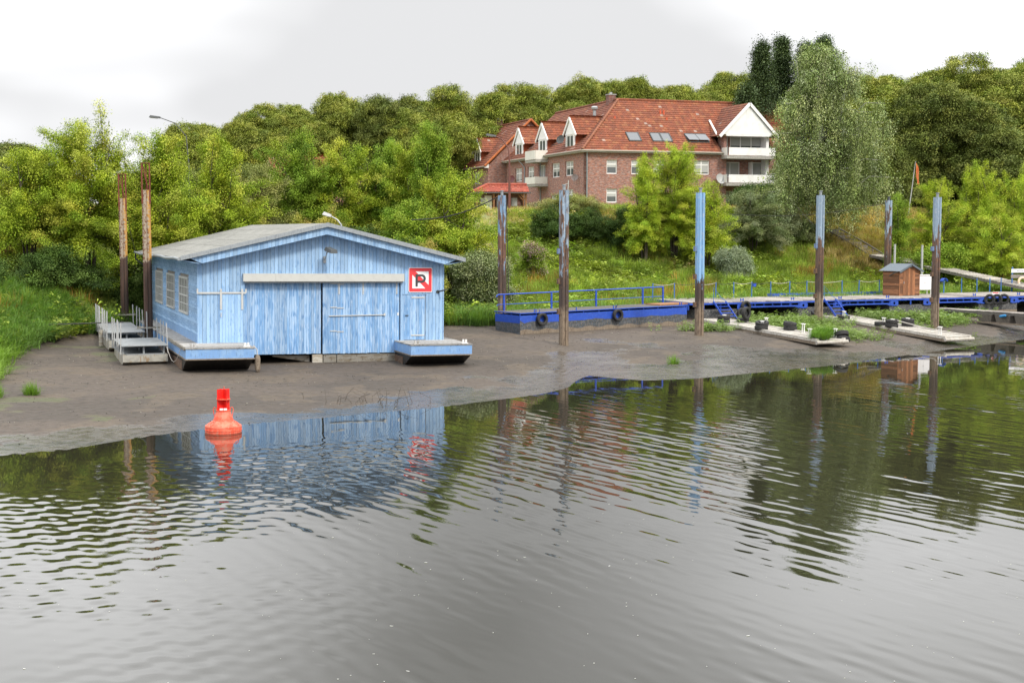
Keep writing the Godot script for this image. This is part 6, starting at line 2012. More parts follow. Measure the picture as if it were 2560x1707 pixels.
	part(r, "roof_tiles", tiles(Vector3(-0.3, 3.4, -8.4), Vector3(1, 0, 0), Vector3(0, 2.45, 4.4).normalized(), 14.6, 5.05, func(_a, _b): return true, tone, 0.6, 0.6), M.tile)
	# --- timber shelter with new red tiles in front of the houses
	build_shelter()

func dish(o: Node3D, r: float, m: Material) -> void:
	var g := Geo.new()
	g.lathe([Vector2(0, 0), Vector2(r * 0.5, r * 0.07), Vector2(r, r * 0.26), Vector2(r, r * 0.3), Vector2(r * 0.5, r * 0.12), Vector2(0, 0.03)], 20); part(o, "reflector", g, m)
	g = Geo.new()
	g.tube([Vector3(0, 0.05, r * 0.8), Vector3(0, r * 1.1, r * 0.25)], [0.02], 5); part(o, "feed_arm", g, M.steel)
	g = Geo.new()
	g.tube([Vector3(0, 0, 0), Vector3(0, -0.3, 0), Vector3(0, -0.35, 0.25)], [0.03], 6); part(o, "bracket", g, M.steel)

func build_shelter() -> void:
	var t := thing("garden_shelter", "open timber shelter with bright red tile roof left of the brick house", "shelter", Vector3(-1.55, height(-1.5, 122.0) + 0.0, -122.0), 4.0)
	var w := 2.75
	t.position.y = 7.5
	for x in [0.0, w]:
		for z in [0.0, -2.6]:
			var p := box(t, "post", Vector3(x - 0.07, -0.2, z - 0.07), Vector3(x + 0.07, 1.3, z + 0.07), any(M.timber))
			var g := Geo.new()
			g.beam(Vector3(x, 0.75, z), Vector3(x + (0.45 if x < 1 else -0.45), 1.25, z), 0.09, 0.09); part(p, "brace", g, M.timber[0])
	box(t, "beam", Vector3(-1.5, 1.3, -0.08), Vector3(w + 0.1, 1.45, 0.08), M.timber[1])
	box(t, "beam", Vector3(-1.5, 1.3, -2.68), Vector3(w + 0.1, 1.45, -2.52), M.timber[2])
	for x in [-1.45]: box(t, "post", Vector3(x - 0.07, -0.2, -0.07), Vector3(x + 0.07, 1.3, 0.07), M.timber[1])
	var tn := [Color(0.36, 0.085, 0.05), Color(0.23, 0.05, 0.03), Color(0.44, 0.15, 0.10), Color(0.30, 0.08, 0.05)]
	var wv := Vector3(0, 0.62, -1.6).normalized()
	var kp := func(a: float, b: float) -> bool: return a > b * 0.75 * 0.9 and a < 4.9 - b * 0.15
	part(t, "roof_tiles", tiles(Vector3(-1.8, 1.42, 0.35), Vector3(1, 0, 0), wv, 4.9, 1.72, kp, tn, 0.24, 0.3), M.tile)
	part(t, "roof_tiles", tiles(Vector3(-1.8, 1.42, -2.95), Vector3(1, 0, 0), Vector3(0, 0.62, 1.6).normalized(), 4.9, 1.72, kp, tn, 0.24, 0.3), M.tile)
	ridge_run(t, Vector3(-0.5, 2.12, -1.28), Vector3(2.9, 2.12, -1.28), tn)
	ridge_run(t, Vector3(-1.8, 1.48, 0.35), Vector3(-0.5, 2.12, -1.28), tn)
	var g := Geo.new()
	g.quad(Vector3(-1.6, 1.4, 0.3), Vector3(3.0, 1.4, 0.3), Vector3(2.9, 2.05, -1.3), Vector3(-0.6, 2.05, -1.3))
	part(t, "roof_boards", g, M.timber[0])
	g = Geo.new()
	g.tube([Vector3(-1.85, 1.36, 0.42), Vector3(3.15, 1.36, 0.42)], [0.06], 6); part(t, "gutter", g, M.steel_dark)
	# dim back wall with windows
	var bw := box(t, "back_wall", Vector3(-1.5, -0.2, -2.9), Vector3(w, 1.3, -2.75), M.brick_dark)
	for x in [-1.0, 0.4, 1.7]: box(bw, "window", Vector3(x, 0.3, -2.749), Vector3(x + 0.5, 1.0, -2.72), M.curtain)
	box(t, "panel", Vector3(-0.75, -0.2, -0.6), Vector3(-0.15, 1.15, -0.5), M.parapet)

# ------------------------------------------------------------------ small things
func street_lamp(called: String, label: String, foot: Vector3, pts: Array, rad: Array, head: Vector3, hl: Vector3, m: Material, hm: Material) -> void:
	var t := thing(called, label, "street lamp", foot)
	var g := Geo.new()
	g.tube(pts, rad, 8); part(t, "column", g, m)
	g = Geo.new()
	var d := hl.normalized()
	var s := d.cross(Vector3.UP).normalized()
	g.xf = Transform3D(Basis(s, s.cross(d), -d), head)
	var l := hl.length()
	g.hexa([Vector3(-0.13, -0.07, 0), Vector3(0.13, -0.07, 0), Vector3(0.16, -0.07, -l), Vector3(-0.16, -0.07, -l), Vector3(-0.08, 0.06, 0), Vector3(0.08, 0.06, 0), Vector3(0.09, 0.09, -l * 0.9), Vector3(-0.09, 0.09, -l * 0.9)])
	var o := part(t, "lamp_head", g, hm)
	g = Geo.new()
	g.xf = Transform3D(Basis(s, s.cross(d), -d), head)
	g.mm(Vector3(-0.1, -0.1, -l * 0.9), Vector3(0.1, -0.071, -l * 0.25)); part(o, "lens", g, M.curtain)

func build_small() -> void:
	street_lamp("street_lamp", "dark curved street lamp above the left bright green trees", Vector3(-22.6, height(-22.6, 100), -100), [Vector3(0, -0.2, 0), Vector3(0, 3.4, 0), Vector3(-0.15, 5.4, 0), Vector3(-0.9, 6.3, 0), Vector3(-2.0, 6.7, 0)], [0.08, 0.05, 0.035, 0.03, 0.028], Vector3(-1.95, 6.7, 0), Vector3(-0.75, 0.07, 0), M.steel_dark, M.steel_dark)
	street_lamp("street_lamp", "tall rust-red curved street lamp in front of the brick houses", Vector3(-0.2, height(-0.2, 112), -112), [Vector3(0, -0.2, 0), Vector3(0, 2.2, 0), Vector3(0, 4.2, 0), Vector3(-0.1, 5.0, 0), Vector3(-0.6, 5.65, 0), Vector3(-1.1, 5.9, 0)], [0.1, 0.09, 0.06, 0.05, 0.045, 0.04], Vector3(-1.05, 5.9, 0), Vector3(-0.8, 0.12, 0), M.lamp_red, M.steel_dark)
	street_lamp("street_lamp", "pale lamp on bent arm just above the boathouse ridge", Vector3(-8.62, height(-8.62, 72.3), -72.3), [Vector3(0, -0.2, 0), Vector3(0, 4.7, 0), Vector3(-0.05, 5.05, 0), Vector3(-0.25, 5.3, 0), Vector3(-0.6, 5.5, 0)], [0.06, 0.045, 0.04, 0.035, 0.03], Vector3(-0.55, 5.5, 0), Vector3(-0.42, 0.13, 0.0), M.steel, M.galv)
	var p := thing("flagpole", "leaning pale flagpole with torn orange flag right of the birch", "flagpole", Vector3(30.5, height(30.5, 110), -110))
	var top := Vector3(0.55, 10.95 - p.position.y, 0)
	var g := Geo.new()
	g.tube([Vector3(0, -0.2, 0), top], [0.045, 0.03], 8); part(p, "pole", g, M.galv)
	g = Geo.new()
	for i in 6:
		for j in 3:
			var q := func(a: int, b: int) -> Vector3:
				return top + Vector3(0.02 + b * 0.07 + 0.012 * a, -0.1 - a * 0.24 - b * 0.1, 0.07 * sin(a * 1.3 + b * 2.1))
			if i == 5 and j == 0: continue
			g.quad(q.call(i + 1, j), q.call(i + 1, j + 1), q.call(i, j + 1), q.call(i, j))
	part(p, "flag", g, M.orange)
	g = Geo.new()
	g.tube([top + Vector3(0, -0.05, 0.03), Vector3(0.2, 0.5, 0.05)], [0.008], 4); part(p, "halyard", g, M.cable)
	var a := thing("antenna_mast", "thin white mast before the lower balcony of the brick house", "mast", Vector3(4.7, 7.45, -122.0))
	g = Geo.new()
	g.tube([Vector3(0, -0.2, 0), Vector3(0.12, 2.5, 0)], [0.05, 0.04], 8); part(a, "pole", g, M.galv)
	g = Geo.new()
	g.tube([Vector3(-0.35, 2.1, 0), Vector3(0.12, 2.2, 0)], [0.02], 5); part(a, "arm", g, M.galv)
	# cables
	var cab := [["black cable sagging from the trees to first blue pile head", Vector3(-0.5, 7.4, -71.0), Vector3(-5.3, 6.2, -75.0), 0.35, 0.03],
		["thin wire from the left rusty pile down to boathouse eaves", Vector3(-18.9, 7.0, -69.5), Vector3(-18.75, 4.65, -70.8), 0.1, 0.012],
		["black hose hanging down beside first blue pile", Vector3(-0.28, 7.2, -70.9), Vector3(-0.15, 1.9, -70.9), 0.0, 0.02],
		["dark mooring cable stretched low over the left grass", Vector3(-17.4, 1.55, -63.5), Vector3(-31.0, 1.5, -62.0), 0.12, 0.03],
		["thin wire between piles before the birch", Vector3(23.9, 7.4, -90.5), Vector3(14.0, 6.7, -92.0), 0.4, 0.015]]
	for c in cab:
		var t := thing("cable", c[0], "cable", c[1])
		var pts := []
		for i in 13:
			var f := i / 12.0
			pts.append((c[2] - c[1]) * f + Vector3(0, -sin(f * PI) * c[3], 0))
		g = Geo.new()
		g.tube(pts, [c[4]], 5); part(t, "strand", g, M.cable)

# ------------------------------------------------------------------ vegetation
func tuft_mesh(sd: int, k: int, spread: float, lean: float, wide: float) -> ArrayMesh:
	var r := RandomNumberGenerator.new()
	r.seed = sd
	var g := Geo.new()
	for i in k:
		var a := r.randf() * TAU
		var o := Vector3(cos(a), 0, sin(a)) * spread * sqrt(r.randf())
		var out := Vector3(cos(a + r.randfn() * 0.7), 0, sin(a + r.randfn() * 0.7))
		var s := out.cross(Vector3.UP)
		var h := r.randf_range(0.55, 1.05)
		var w := wide * r.randf_range(0.7, 1.3)
		var l := lean * r.randf_range(0.2, 1.4)
		var p1 := o + Vector3(0, h * 0.55, 0) + out * l * 0.3
		var p2 := o + Vector3(0, h * (1.0 - l * 0.25), 0) + out * l
		g.quad(o - s * w, o + s * w, p1 + s * w * 0.8, p1 - s * w * 0.8)
		g.tri(p1 - s * w * 0.8, p1 + s * w * 0.8, p2)
	return g.mesh()

func meadow(called: String, label: String, category: String, m: Mesh, spots: Array, cols: PackedColorArray) -> void:
	var mm := MultiMesh.new()
	mm.transform_format = MultiMesh.TRANSFORM_3D
	mm.use_colors = true
	mm.mesh = m
	mm.instance_count = spots.size()
	for i in spots.size():
		mm.set_instance_transform(i, spots[i])
		mm.set_instance_color(i, cols[i])
	var o := MultiMeshInstance3D.new()
	o.name = numbered(called)
	o.multimesh = mm
	o.material_override = M.grass
	add_child(o)
	o.set_meta("label", label)
	o.set_meta("category", category)
	o.set_meta("kind", "stuff")

func blade_xf(x: float, d: float, s: float, hgt: float) -> Transform3D:
	return Transform3D(Basis(Vector3.UP, rng.randf() * TAU) * Basis(Vector3.RIGHT, rng.randfn() * 0.12) * Basis.from_scale(Vector3(s, hgt, s)), Vector3(x, height(x, d) - 0.03, -d))

func build_grass() -> void:
	var dry := noise(81, 0.09, 3)
	var kind := noise(82, 0.14, 3)
	var fine := noise(83, 0.5, 2)
	var green := [Color(0.25, 0.34, 0.055), Color(0.31, 0.385, 0.065), Color(0.20, 0.29, 0.055)]
	var straw := [Color(0.46, 0.34, 0.14), Color(0.52, 0.41, 0.19), Color(0.38, 0.28, 0.10)]
	var sorrel := [Color(0.36, 0.17, 0.045), Color(0.42, 0.24, 0.065)]
	var A := []
	var ac := PackedColorArray()
	var B := []
	var bc := PackedColorArray()
	var n := 0
	while n < 46000:
		var x := rng.randf_range(-34.0, 50.0)
		var e := along(EDGE, x)
		var tp := along(TOP, x)
		var k := pow(rng.randf(), 1.15) * 1.12
		var d := lerpf(e - 0.3, tp, k)
		if absf(x) > d * 0.40 + 2.0: continue
		n += 1
		if x > -20.0 and x < -1.0 and d > 82.0 and rng.randf() < 0.8: continue
		var dn := dry.get_noise_2d(x, d)
		var kn := kind.get_noise_2d(x, d)
		var c: Color = green[rng.randi() % 3]
		var arid := smoothstep(0.55, 0.9, k + dn * 0.5 + (0.26 if x > 18.0 else -0.12))
		if rng.randf() < arid * 0.85: c = straw[rng.randi() % 3]
		elif kn > 0.30 and rng.randf() < 0.32: c = sorrel[rng.randi() % 2]
		elif kn < -0.25: c = c.lerp(Color(0.30, 0.33, 0.06), 0.6)
		var v := rng.randf_range(0.55, 1.35) * (1.0 + 0.8 * fine.get_noise_2d(x * 1.6, d))
		c = Color(c.r * v, c.g * v, c.b * v)
		var hgt := rng.randf_range(0.35, 0.85) * (1.0 + 0.6 * kn + 0.7 * fine.get_noise_2d(x * 1.6 + 50.0, d)) * lerpf(1.15, 0.6, clampf(k, 0, 1))
		if kn < -0.05 and rng.randf() < 0.55 and arid < 0.5:
			B.append(blade_xf(x, d, rng.randf_range(0.6, 1.3), hgt * rng.randf_range(0.9, 1.5)))
			bc.append(c)
		else:
			A.append(blade_xf(x, d, rng.randf_range(0.55, 1.0), hgt))
			ac.append(c)
	meadow("bank_grass", "uneven long grass covering the river bank", "grass", M.tuft[0], A, ac)
	meadow("bank_weeds", "leafy weeds growing among the grass of the river bank", "weeds", M.weed, B, bc)
	# tall drooping sedge at the foot of the bank
	A = []
	ac = PackedColorArray()
	for i in 5200:
		var x := rng.randf_range(-34.0, 48.0)
		var e := along(EDGE, x)
		if absf(x) > e * 0.42 + 2.0: continue
		if x > -17.0 and x < -3.0 and rng.randf() < 0.7: continue
		var d := e + absf(rng.randfn()) * 2.2 - 0.5
		if kind.get_noise_2d(x * 1.5, d * 1.5 + 40.0) < -0.1: continue
		var v := rng.randf_range(0.7, 1.3)
		A.append(blade_xf(x, d, rng.randf_range(0.8, 1.3), rng.randf_range(0.6, 1.15)))
		ac.append(Color(0.17 * v, 0.29 * v, 0.07 * v))
	# left tongue of grass that runs out on the mud
	for i in 2600:
		var f := rng.randf()
		var d := lerpf(46.5, 69.0, f)
		var lim := lerpf(-18.6, -20.4, smoothstep(0.15, 0.6, f)) - absf(rng.randfn()) * 0.5
		var x := rng.randf_range(lim - 6.5, lim)
		if x < -d * 0.40: continue
		var v := rng.randf_range(0.75, 1.3)
		A.append(blade_xf(x, d, rng.randf_range(0.7, 1.2), rng.randf_range(0.45, 0.95)))
		ac.append(Color(0.21 * v, 0.34 * v, 0.05 * v) if d < 58.0 else Color(0.14 * v, 0.25 * v, 0.05 * v))
	for c in [[-16.1, 47.4, 0.22, 10], [-17.4, 46.6, 0.6, 40], [6.6, 58.2, 0.25, 6]]:
		for i in c[3]:
			A.append(blade_xf(c[0] + rng.randfn() * c[2] * 0.4, c[1] + rng.randfn() * c[2] * 0.5, 0.4, rng.randf_range(0.3, 0.7)))
			ac.append(Color(0.15, 0.27, 0.03) * rng.randf_range(0.8, 1.2))
	meadow("shore_sedge", "tall drooping sedge along the foot of the bank and mud edge", "sedge", M.tuft[1], A, ac)
	# young willow weeds sprouting on the mud round the docks
	A = []
	ac = PackedColorArray()
	var J := jetty_xf()
	for q in [[3.4, 4.6, 1.6, 3.6, 210], [5.6, 3.0, 1.8, 2.0, 120], [4.4, 8.2, 1.5, 1.4, 60], [11.6, 1.5, 1.4, 1.4, 90], [13.6, 2.6, 1.0, 2.0, 120], [15.2, 2.2, 1.0, 1.8, 90], [-1.4, 4.5, 2.0, 0.6, 50], [10.8, 5.0, 0.6, 2.6, 30], [19.0, 0.4, 1.4, 0.6, 40]]:
		for i in q[4]:
			var p := J * Vector3(q[0] + rng.randfn() * q[2] * 0.5, 0, q[1] + rng.randfn() * q[3] * 0.5)
			var v := rng.randf_range(0.7, 1.3)
			A.append(blade_xf(p.x, -p.z, rng.randf_range(0.4, 0.85), rng.randf_range(0.25, 0.7)))
			ac.append(Color(0.24 * v, 0.33 * v, 0.11 * v))
	meadow("mud_seedlings", "pale green leafy seedlings on the mud between the docks", "seedlings", M.weed, A, ac)
	# dead twigs and crumbs on the mud
	A = []
	ac = PackedColorArray()
	for i in 9000:
		var x := rng.randf_range(-22.0, 28.0)
		var s := along(SHORE, x)
		var d := s + rng.randf() * (along(EDGE, x) - s)
		if absf(x) > d * 0.40 or fine.get_noise_2d(x * 0.5, d * 0.8) < rng.randf_range(-0.1, 0.35): continue
		A.append(Transform3D(Basis(Vector3.UP, rng.randf() * TAU) * Basis(Vector3.RIGHT, rng.randf()) * Basis.from_scale(Vector3(1, rng.randf_range(0.4, 1.0), 1) * rng.randf_range(0.12, 0.5)), Vector3(x, height(x, d) + 0.005, -d)))
		var v := rng.randf()
		ac.append(Color(0.03, 0.027, 0.022) if v < 0.6 else (Color(0.2, 0.17, 0.12) if v < 0.85 else Color(0.42, 0.4, 0.36)))
	meadow("mud_crumbs", "dark clods, shell bits and leaf crumbs scattered on the mud", "debris", M.clod, A, ac)
	var tw := thing("dead_twigs", "thin dead twigs sticking out of the mud right of the buoy", "twigs", Vector3(-4.6, height(-4.6, 46.0), -46.0))
	for i in 26:
		var g := Geo.new()
		var o := Vector3(rng.randfn() * 1.1, -0.05, rng.randfn() * 0.45)
		g.tube([o, o + Vector3(rng.randfn() * 0.08, rng.randf_range(0.15, 0.3), rng.randfn() * 0.05), o + Vector3(rng.randfn() * 0.25, rng.randf_range(0.3, 0.65), rng.randfn() * 0.1)], [0.009, 0.006, 0.003], 4, false)
		part(tw, "twig", g, M.bark)
	# bits of foam drifting on the water
	A = []
	ac = PackedColorArray()
	for i in 300:
		var d := rng.randf_range(16.5, 31.0)
		var x := rng.randf_range(-0.38, 0.38) * d
		var s := rng.randf_range(0.25, 0.75)
		A.append(Transform3D(Basis(Vector3.UP, rng.randfn() * 0.4) * Basis.from_scale(Vector3(s * (1.0 if rng.randf() < 0.8 else 2.6), 1.0, s)), Vector3(x, 0.004, -d)))
		ac.append(Color(0.75, 0.75, 0.73))
	meadow("foam_flecks", "tiny white foam flecks drifting on the foreground water", "foam", M.fleck, A, ac)

func build_trees() -> void:
	var lime := [Color(0.36, 0.43, 0.04), Color(0.31, 0.40, 0.035), Color(0.43, 0.46, 0.065), Color(0.25, 0.35, 0.032)]
	var green := [Color(0.23, 0.34, 0.038), Color(0.28, 0.375, 0.042), Color(0.18, 0.285, 0.033)]
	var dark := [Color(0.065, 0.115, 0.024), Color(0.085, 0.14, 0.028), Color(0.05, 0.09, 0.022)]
	var olive := [Color(0.28, 0.30, 0.085), Color(0.34, 0.34, 0.115), Color(0.21, 0.24, 0.065)]
	var linden := [Color(0.26, 0.30, 0.055), Color(0.33, 0.35, 0.075), Color(0.20, 0.25, 0.048)]
	var lindend := [Color(0.17, 0.205, 0.048), Color(0.21, 0.24, 0.058), Color(0.13, 0.165, 0.042)]
	var willow := [Color(0.21, 0.25, 0.11), Color(0.16, 0.205, 0.08), Color(0.26, 0.29, 0.145)]
	var yellow := [Color(0.38, 0.37, 0.08), Color(0.30, 0.33, 0.06), Color(0.42, 0.34, 0.09)]
	var fresh := [Color(0.41, 0.50, 0.045), Color(0.35, 0.455, 0.04), Color(0.48, 0.53, 0.075), Color(0.28, 0.39, 0.035)]
	var silver := [Color(0.24, 0.29, 0.17), Color(0.30, 0.35, 0.22)]
	# left thicket
	var L := [
		["tallest bright green leafy tree at far left of boathouse", -21.7, 73.0, 11.9, 3.1, lime, 1.1],
		["bright green tree left of the tallest one", -24.4, 72.0, 10.0, 2.8, lime, 1.0],
		["bright green tree directly behind the two rusty piles", -18.6, 75.0, 10.6, 2.9, lime, 1.1],
		["bright green tree above the left end of boathouse roof", -15.9, 78.0, 10.6, 2.9, lime, 1.1],
		["dull green tree at left picture edge", -27.0, 76.0, 9.6, 2.4, willow, 1.0],
		["olive grey-green tree behind left half of boathouse roof", -15.2, 85.0, 9.9, 2.7, olive, 1.2],
		["green tree with spiky top left of the far red roof", -13.0, 87.0, 11.6, 2.9, green, 1.1],
		["green tree behind the boathouse ridge", -10.4, 88.0, 11.0, 2.7, lime, 1.1],
		["green tree behind right half of boathouse roof", -8.0, 89.0, 11.5, 2.8, green, 1.1],
		["green tree second from the brick houses", -6.0, 87.0, 11.2, 2.6, lime, 1.1],
		["tall spiky green tree just left of the brick houses", -4.8, 85.0, 11.8, 1.6, green, 1.1],
		["broad green tree leaning out to the first blue pile", -3.3, 80.0, 8.9, 2.7, lime, 1.2],
		["deep green tree above the boathouse's right eaves", -5.8, 79.0, 7.6, 2.5, green, 1.2]]
	for a in L: shoot_tree("thicket_tree", a[0], a[1], a[2], a[3], a[4], a[5], a[6], "green trees behind the boathouse", 1.0)
	for a in [["small yellowish sapling just above the boathouse ridge", -9.4, 73.5, 7.2, 0.9], ["small yellowish sapling above boathouse right roof slope", -4.3, 73.5, 5.4, 0.9], ["low yellowish sapling left of the ridge lamp", -10.9, 74.0, 6.4, 1.1], ["low yellowish sapling behind left roof slope", -13.0, 74.5, 6.2, 1.2]]:
		shoot_tree("yellow_sapling", a[0], a[1], a[2], a[3], a[4], yellow, 1.3, "yellowish saplings behind the boathouse", 0.75)
	# dark underwood
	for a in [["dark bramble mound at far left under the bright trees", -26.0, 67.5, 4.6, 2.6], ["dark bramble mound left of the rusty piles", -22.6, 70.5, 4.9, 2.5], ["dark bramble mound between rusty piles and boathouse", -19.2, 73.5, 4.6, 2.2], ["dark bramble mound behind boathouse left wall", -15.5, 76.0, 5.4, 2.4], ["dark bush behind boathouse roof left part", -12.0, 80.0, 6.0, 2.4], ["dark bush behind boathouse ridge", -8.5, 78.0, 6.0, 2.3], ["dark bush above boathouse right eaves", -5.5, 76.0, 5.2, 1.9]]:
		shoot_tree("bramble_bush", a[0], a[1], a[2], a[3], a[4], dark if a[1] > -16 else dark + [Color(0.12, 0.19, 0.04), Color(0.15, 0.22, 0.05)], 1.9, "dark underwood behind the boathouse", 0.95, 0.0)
	mound("bank_bush", "grey-green bush right of the boathouse behind its eaves", -1.7, 77.0, 4.6, 1.5, willow, "bushes on the bank", 0.8)
	# bank in front of the houses
	shoot_tree("bank_bush", "dark bush left one before the brick house", 2.74, 96.0, 7.39, 1.79, dark, 1.5, "bushes on the bank", 0.8, 0.0)
	shoot_tree("bank_bush", "dark broad bush in the middle before the brick house", 5.33, 97.0, 7.2, 2.35, dark + [Color(0.08, 0.12, 0.03)], 1.5, "bushes on the bank", 0.8, 0.0)
	shoot_tree("bank_bush", "dark bush touching the bright maple from the left", 7.89, 96.0, 7.41, 1.92, dark, 1.5, "bushes on the bank", 0.8, 0.0)
	shoot_tree("bank_bush", "yellow-green hedge along the foot of the brick house", 4.6, 108.0, 8.5, 2.6, olive, 1.5, "bushes on the bank", 0.8, 0.0)
	shoot_tree("young_maple", "bright yellow-green maple before the house front, tallest stem", 10.80, 95.0, 11.75, 2.38, fresh, 1.5, "bright maples before the house", 0.72, 0.02)
	shoot_tree("young_maple", "bright yellow-green maple left and lower of the pair before the house", 8.75, 94.0, 10.57, 1.84, fresh, 1.5, "bright maples before the house", 0.72, 0.02)
	shoot_tree("young_maple", "bright yellow-green small maple right of the tall one", 12.89, 94.0, 8.82, 1.83, fresh, 1.5, "bright maples before the house", 0.72, 0.02)
	shoot_tree("willow_bush", "large grey-green willow bush under the white balconies", 16.62, 98.0, 8.69, 2.88, willow, 1.5, "willow bushes", 0.75, 0.0)
	shoot_tree("willow_bush", "second grey-green willow bush left of the birch trunk", 19.57, 100.0, 7.30, 2.13, willow, 1.5, "willow bushes", 0.75, 0.0)
	mound("silver_bush", "small silvery bush right of the brightest blue pile", 14.25, 92.0, 4.86, 1.17, silver, "", 0.6, M.spray_c)
	mound("flower_bush", "low bush with pale pink flowers on the left grass slope", 1.4, 87.0, 5.2, 0.75, green + [Color(0.5, 0.33, 0.36)], "", 0.5)
	shoot_tree("bank_shrub", "slim green shrub below the orange flag", 25.7, 95.0, 8.2, 1.0, green, 1.3, "", 0.8)
	for a in [["bright green maple right of the flag, left one", 30.00, 100.0, 9.64, 2.34], ["bright green maple at right, middle and tallest", 32.96, 101.0, 10.38, 2.55], ["bright green maple at right picture edge", 36.15, 101.0, 10.17, 2.45], ["lower bright green maple in front at right", 33.21, 97.0, 7.29, 2.74]]:
		shoot_tree("bank_maple", a[0], a[1], a[2], a[3], a[4], fresh, 1.15, "bright maples at the right", 0.75, 0.0)
	mound("bank_bush", "dark green bush under the right maples", 28.96, 96.0, 4.76, 1.57, green, "bushes on the bank", 0.8)
	birch("tall weeping birch with white stem standing before the house's right end", 21.6, 100.0, 18.7, 4.3, [Color(0.24, 0.31, 0.105), Color(0.30, 0.36, 0.14), Color(0.19, 0.25, 0.085), Color(0.35, 0.39, 0.20)])
	# trees behind the houses
	var F := [[450, 300, 165, 0], [530, 288, 168, 0], [615, 262, 165, 0], [700, 268, 170, 0], [785, 240, 165, 0], [850, 292, 172, 1], [905, 216, 160, 1], [985, 200, 160, 0], [1080, 205, 165, 0], [1180, 190, 170, 0], [1280, 182, 170, 0], [1375, 196, 175, 0], [1480, 168, 172, 0], [1585, 170, 172, 0], [1670, 186, 175, 0]]
	var where := ["leftmost, just showing over the thicket", "left of the far red roof, low", "over the far red roof", "right of the far red roof", "tall rounded one left of centre", "thin one at the sky gap", "dark one right of the sky gap", "broad one left of the farther chimney", "above the farther brick house", "above the farther house's right gable", "left of the main chimney", "behind the main chimney", "above the long ridge, left", "above the long ridge, middle", "beside the dark poplars"]
	for i in F.size():
		var a: Array = F[i]
		var x: float = (a[0] - 1176.0) / 3266.0 * a[2]
		lobe_tree("linden_tree", "rounded linden in the row behind the houses, " + where[i], x, a[2], 6.3 + (531.0 - a[1]) / 3266.0 * a[2], 2.8 if i == 5 else 4.8, linden if a[3] == 0 else lindend, "lindens behind the houses", 1.4, 0.1, 46)
	for a in [["dark pointed poplar, left one beside the birch top", 24.7, 142.0, 24.7, 2.7], ["dark pointed poplar, second from left", 27.0, 144.0, 25.6, 2.8], ["dark pointed poplar, third from left", 29.0, 142.0, 24.6, 2.7], ["dark pointed poplar, right one behind the birch", 31.2, 144.0, 25.7, 2.7], ["shorter dark poplar left of the row", 22.9, 140.0, 20.0, 2.4]]:
		poplar(a[0], a[1], a[2], a[3], a[4], [Color(0.10, 0.145, 0.06), Color(0.13, 0.18, 0.075), Color(0.075, 0.11, 0.05)])
	for a in [["big linden right of the birch, yellow tinged", 32.0, 128.0, 20.3, 4.2, 0], ["big dark linden behind the flag", 36.5, 122.0, 18.0, 4.6, 1], ["big linden at right, highest crown left part", 38.6, 130.0, 21.6, 4.6, 0], ["big linden at right, highest crown right part", 43.5, 128.0, 22.0, 5.0, 0], ["big linden at right picture edge", 49.0, 132.0, 22.6, 5.0, 0], ["lower dark linden behind right maples", 42.5, 117.0, 14.5, 4.2, 1], ["dark linden low behind the birch", 30.0, 120.0, 13.5, 3.6, 1]]:
		lobe_tree("park_linden", a[0], a[1], a[2], a[3], a[4], linden if a[5] == 0 else lindend, "big lindens at the right", 1.35, 0.12, 40)
	for a in [["dark shrubbery on the terrace behind the birch", 26.5, 122.0, 9.6, 3.0], ["dark shrubbery on the terrace left of the flag", 31.5, 124.0, 10.0, 3.2], ["dark shrubbery on the terrace behind the flag", 36.5, 126.0, 10.0, 3.4], ["dark shrubbery on the terrace right of the flag", 42.0, 128.0, 10.5, 3.6], ["dark shrubbery on the terrace at right edge", 48.0, 130.0, 10.5, 3.6], ["dark shrubbery beside the house's right end", 22.5, 128.0, 9.6, 2.4]]:
		mound("terrace_shrub", a[0], a[1], a[2], a[3], a[4], dark, "shrubbery on the terrace", 1.2)
	lobe_tree("edge_tree", "dark tree crown at left picture edge behind the thicket", -37.0, 105.0, 11.8, 3.4, lindend, "", 1.3, 0.1, 26)
	for a in [["far dark tree low behind the thicket, left", -34.0, 140.0, 11.5], ["far dark tree low behind the thicket, right", -28.0, 145.0, 12.0]]:
		lobe_tree("edge_tree", a[0], a[1], a[2], a[3], 4.0, lindend, "", 1.5, 0.1, 24)

func poplar(label: String, x: float, d: float, top: float, r: float, tone: Array) -> void:
	var y0 := height(x, d)
	var h := top - y0
	var t := thing("poplar_tree", label, "tree", Vector3(x, y0, -d), 0, "dark poplars behind the birch")
	var wood := Geo.new()
	wood.tube([Vector3(0, -0.2, 0), Vector3(0, h * 0.9, 0)], [0.3, 0.03], 7)
	var xfs := []
	for i in 130:
		var f := (i + 0.5) / 130.0
		var a := i * 2.39996
		var env := r * clampf(minf((1.02 - f) * 1.3, 0.35 + f * 2.0), 0.05, 1.0) * rng.randf_range(0.7, 1.12)
		var p := Vector3(0, h * lerpf(0.05, 0.92, f), 0)
		var e := p + Vector3(cos(a) * env, env * 0.9 + h * 0.03, sin(a) * env)
		wood.tube([p, e], [0.04, 0.012], 4, false)
		for j in 11:
			var q := p.lerp(e, lerpf(0.35, 1.05, j / 10.0)) + Vector3(rng.randfn(), rng.randfn(), rng.randfn()) * 0.22
			xfs.append(turned(q, rng.randf_range(0.9, 1.5)))
	part(t, "trunk", wood, M.bark)
	crown(t, "crown", M.spray_a, xfs, tone, 0.25)

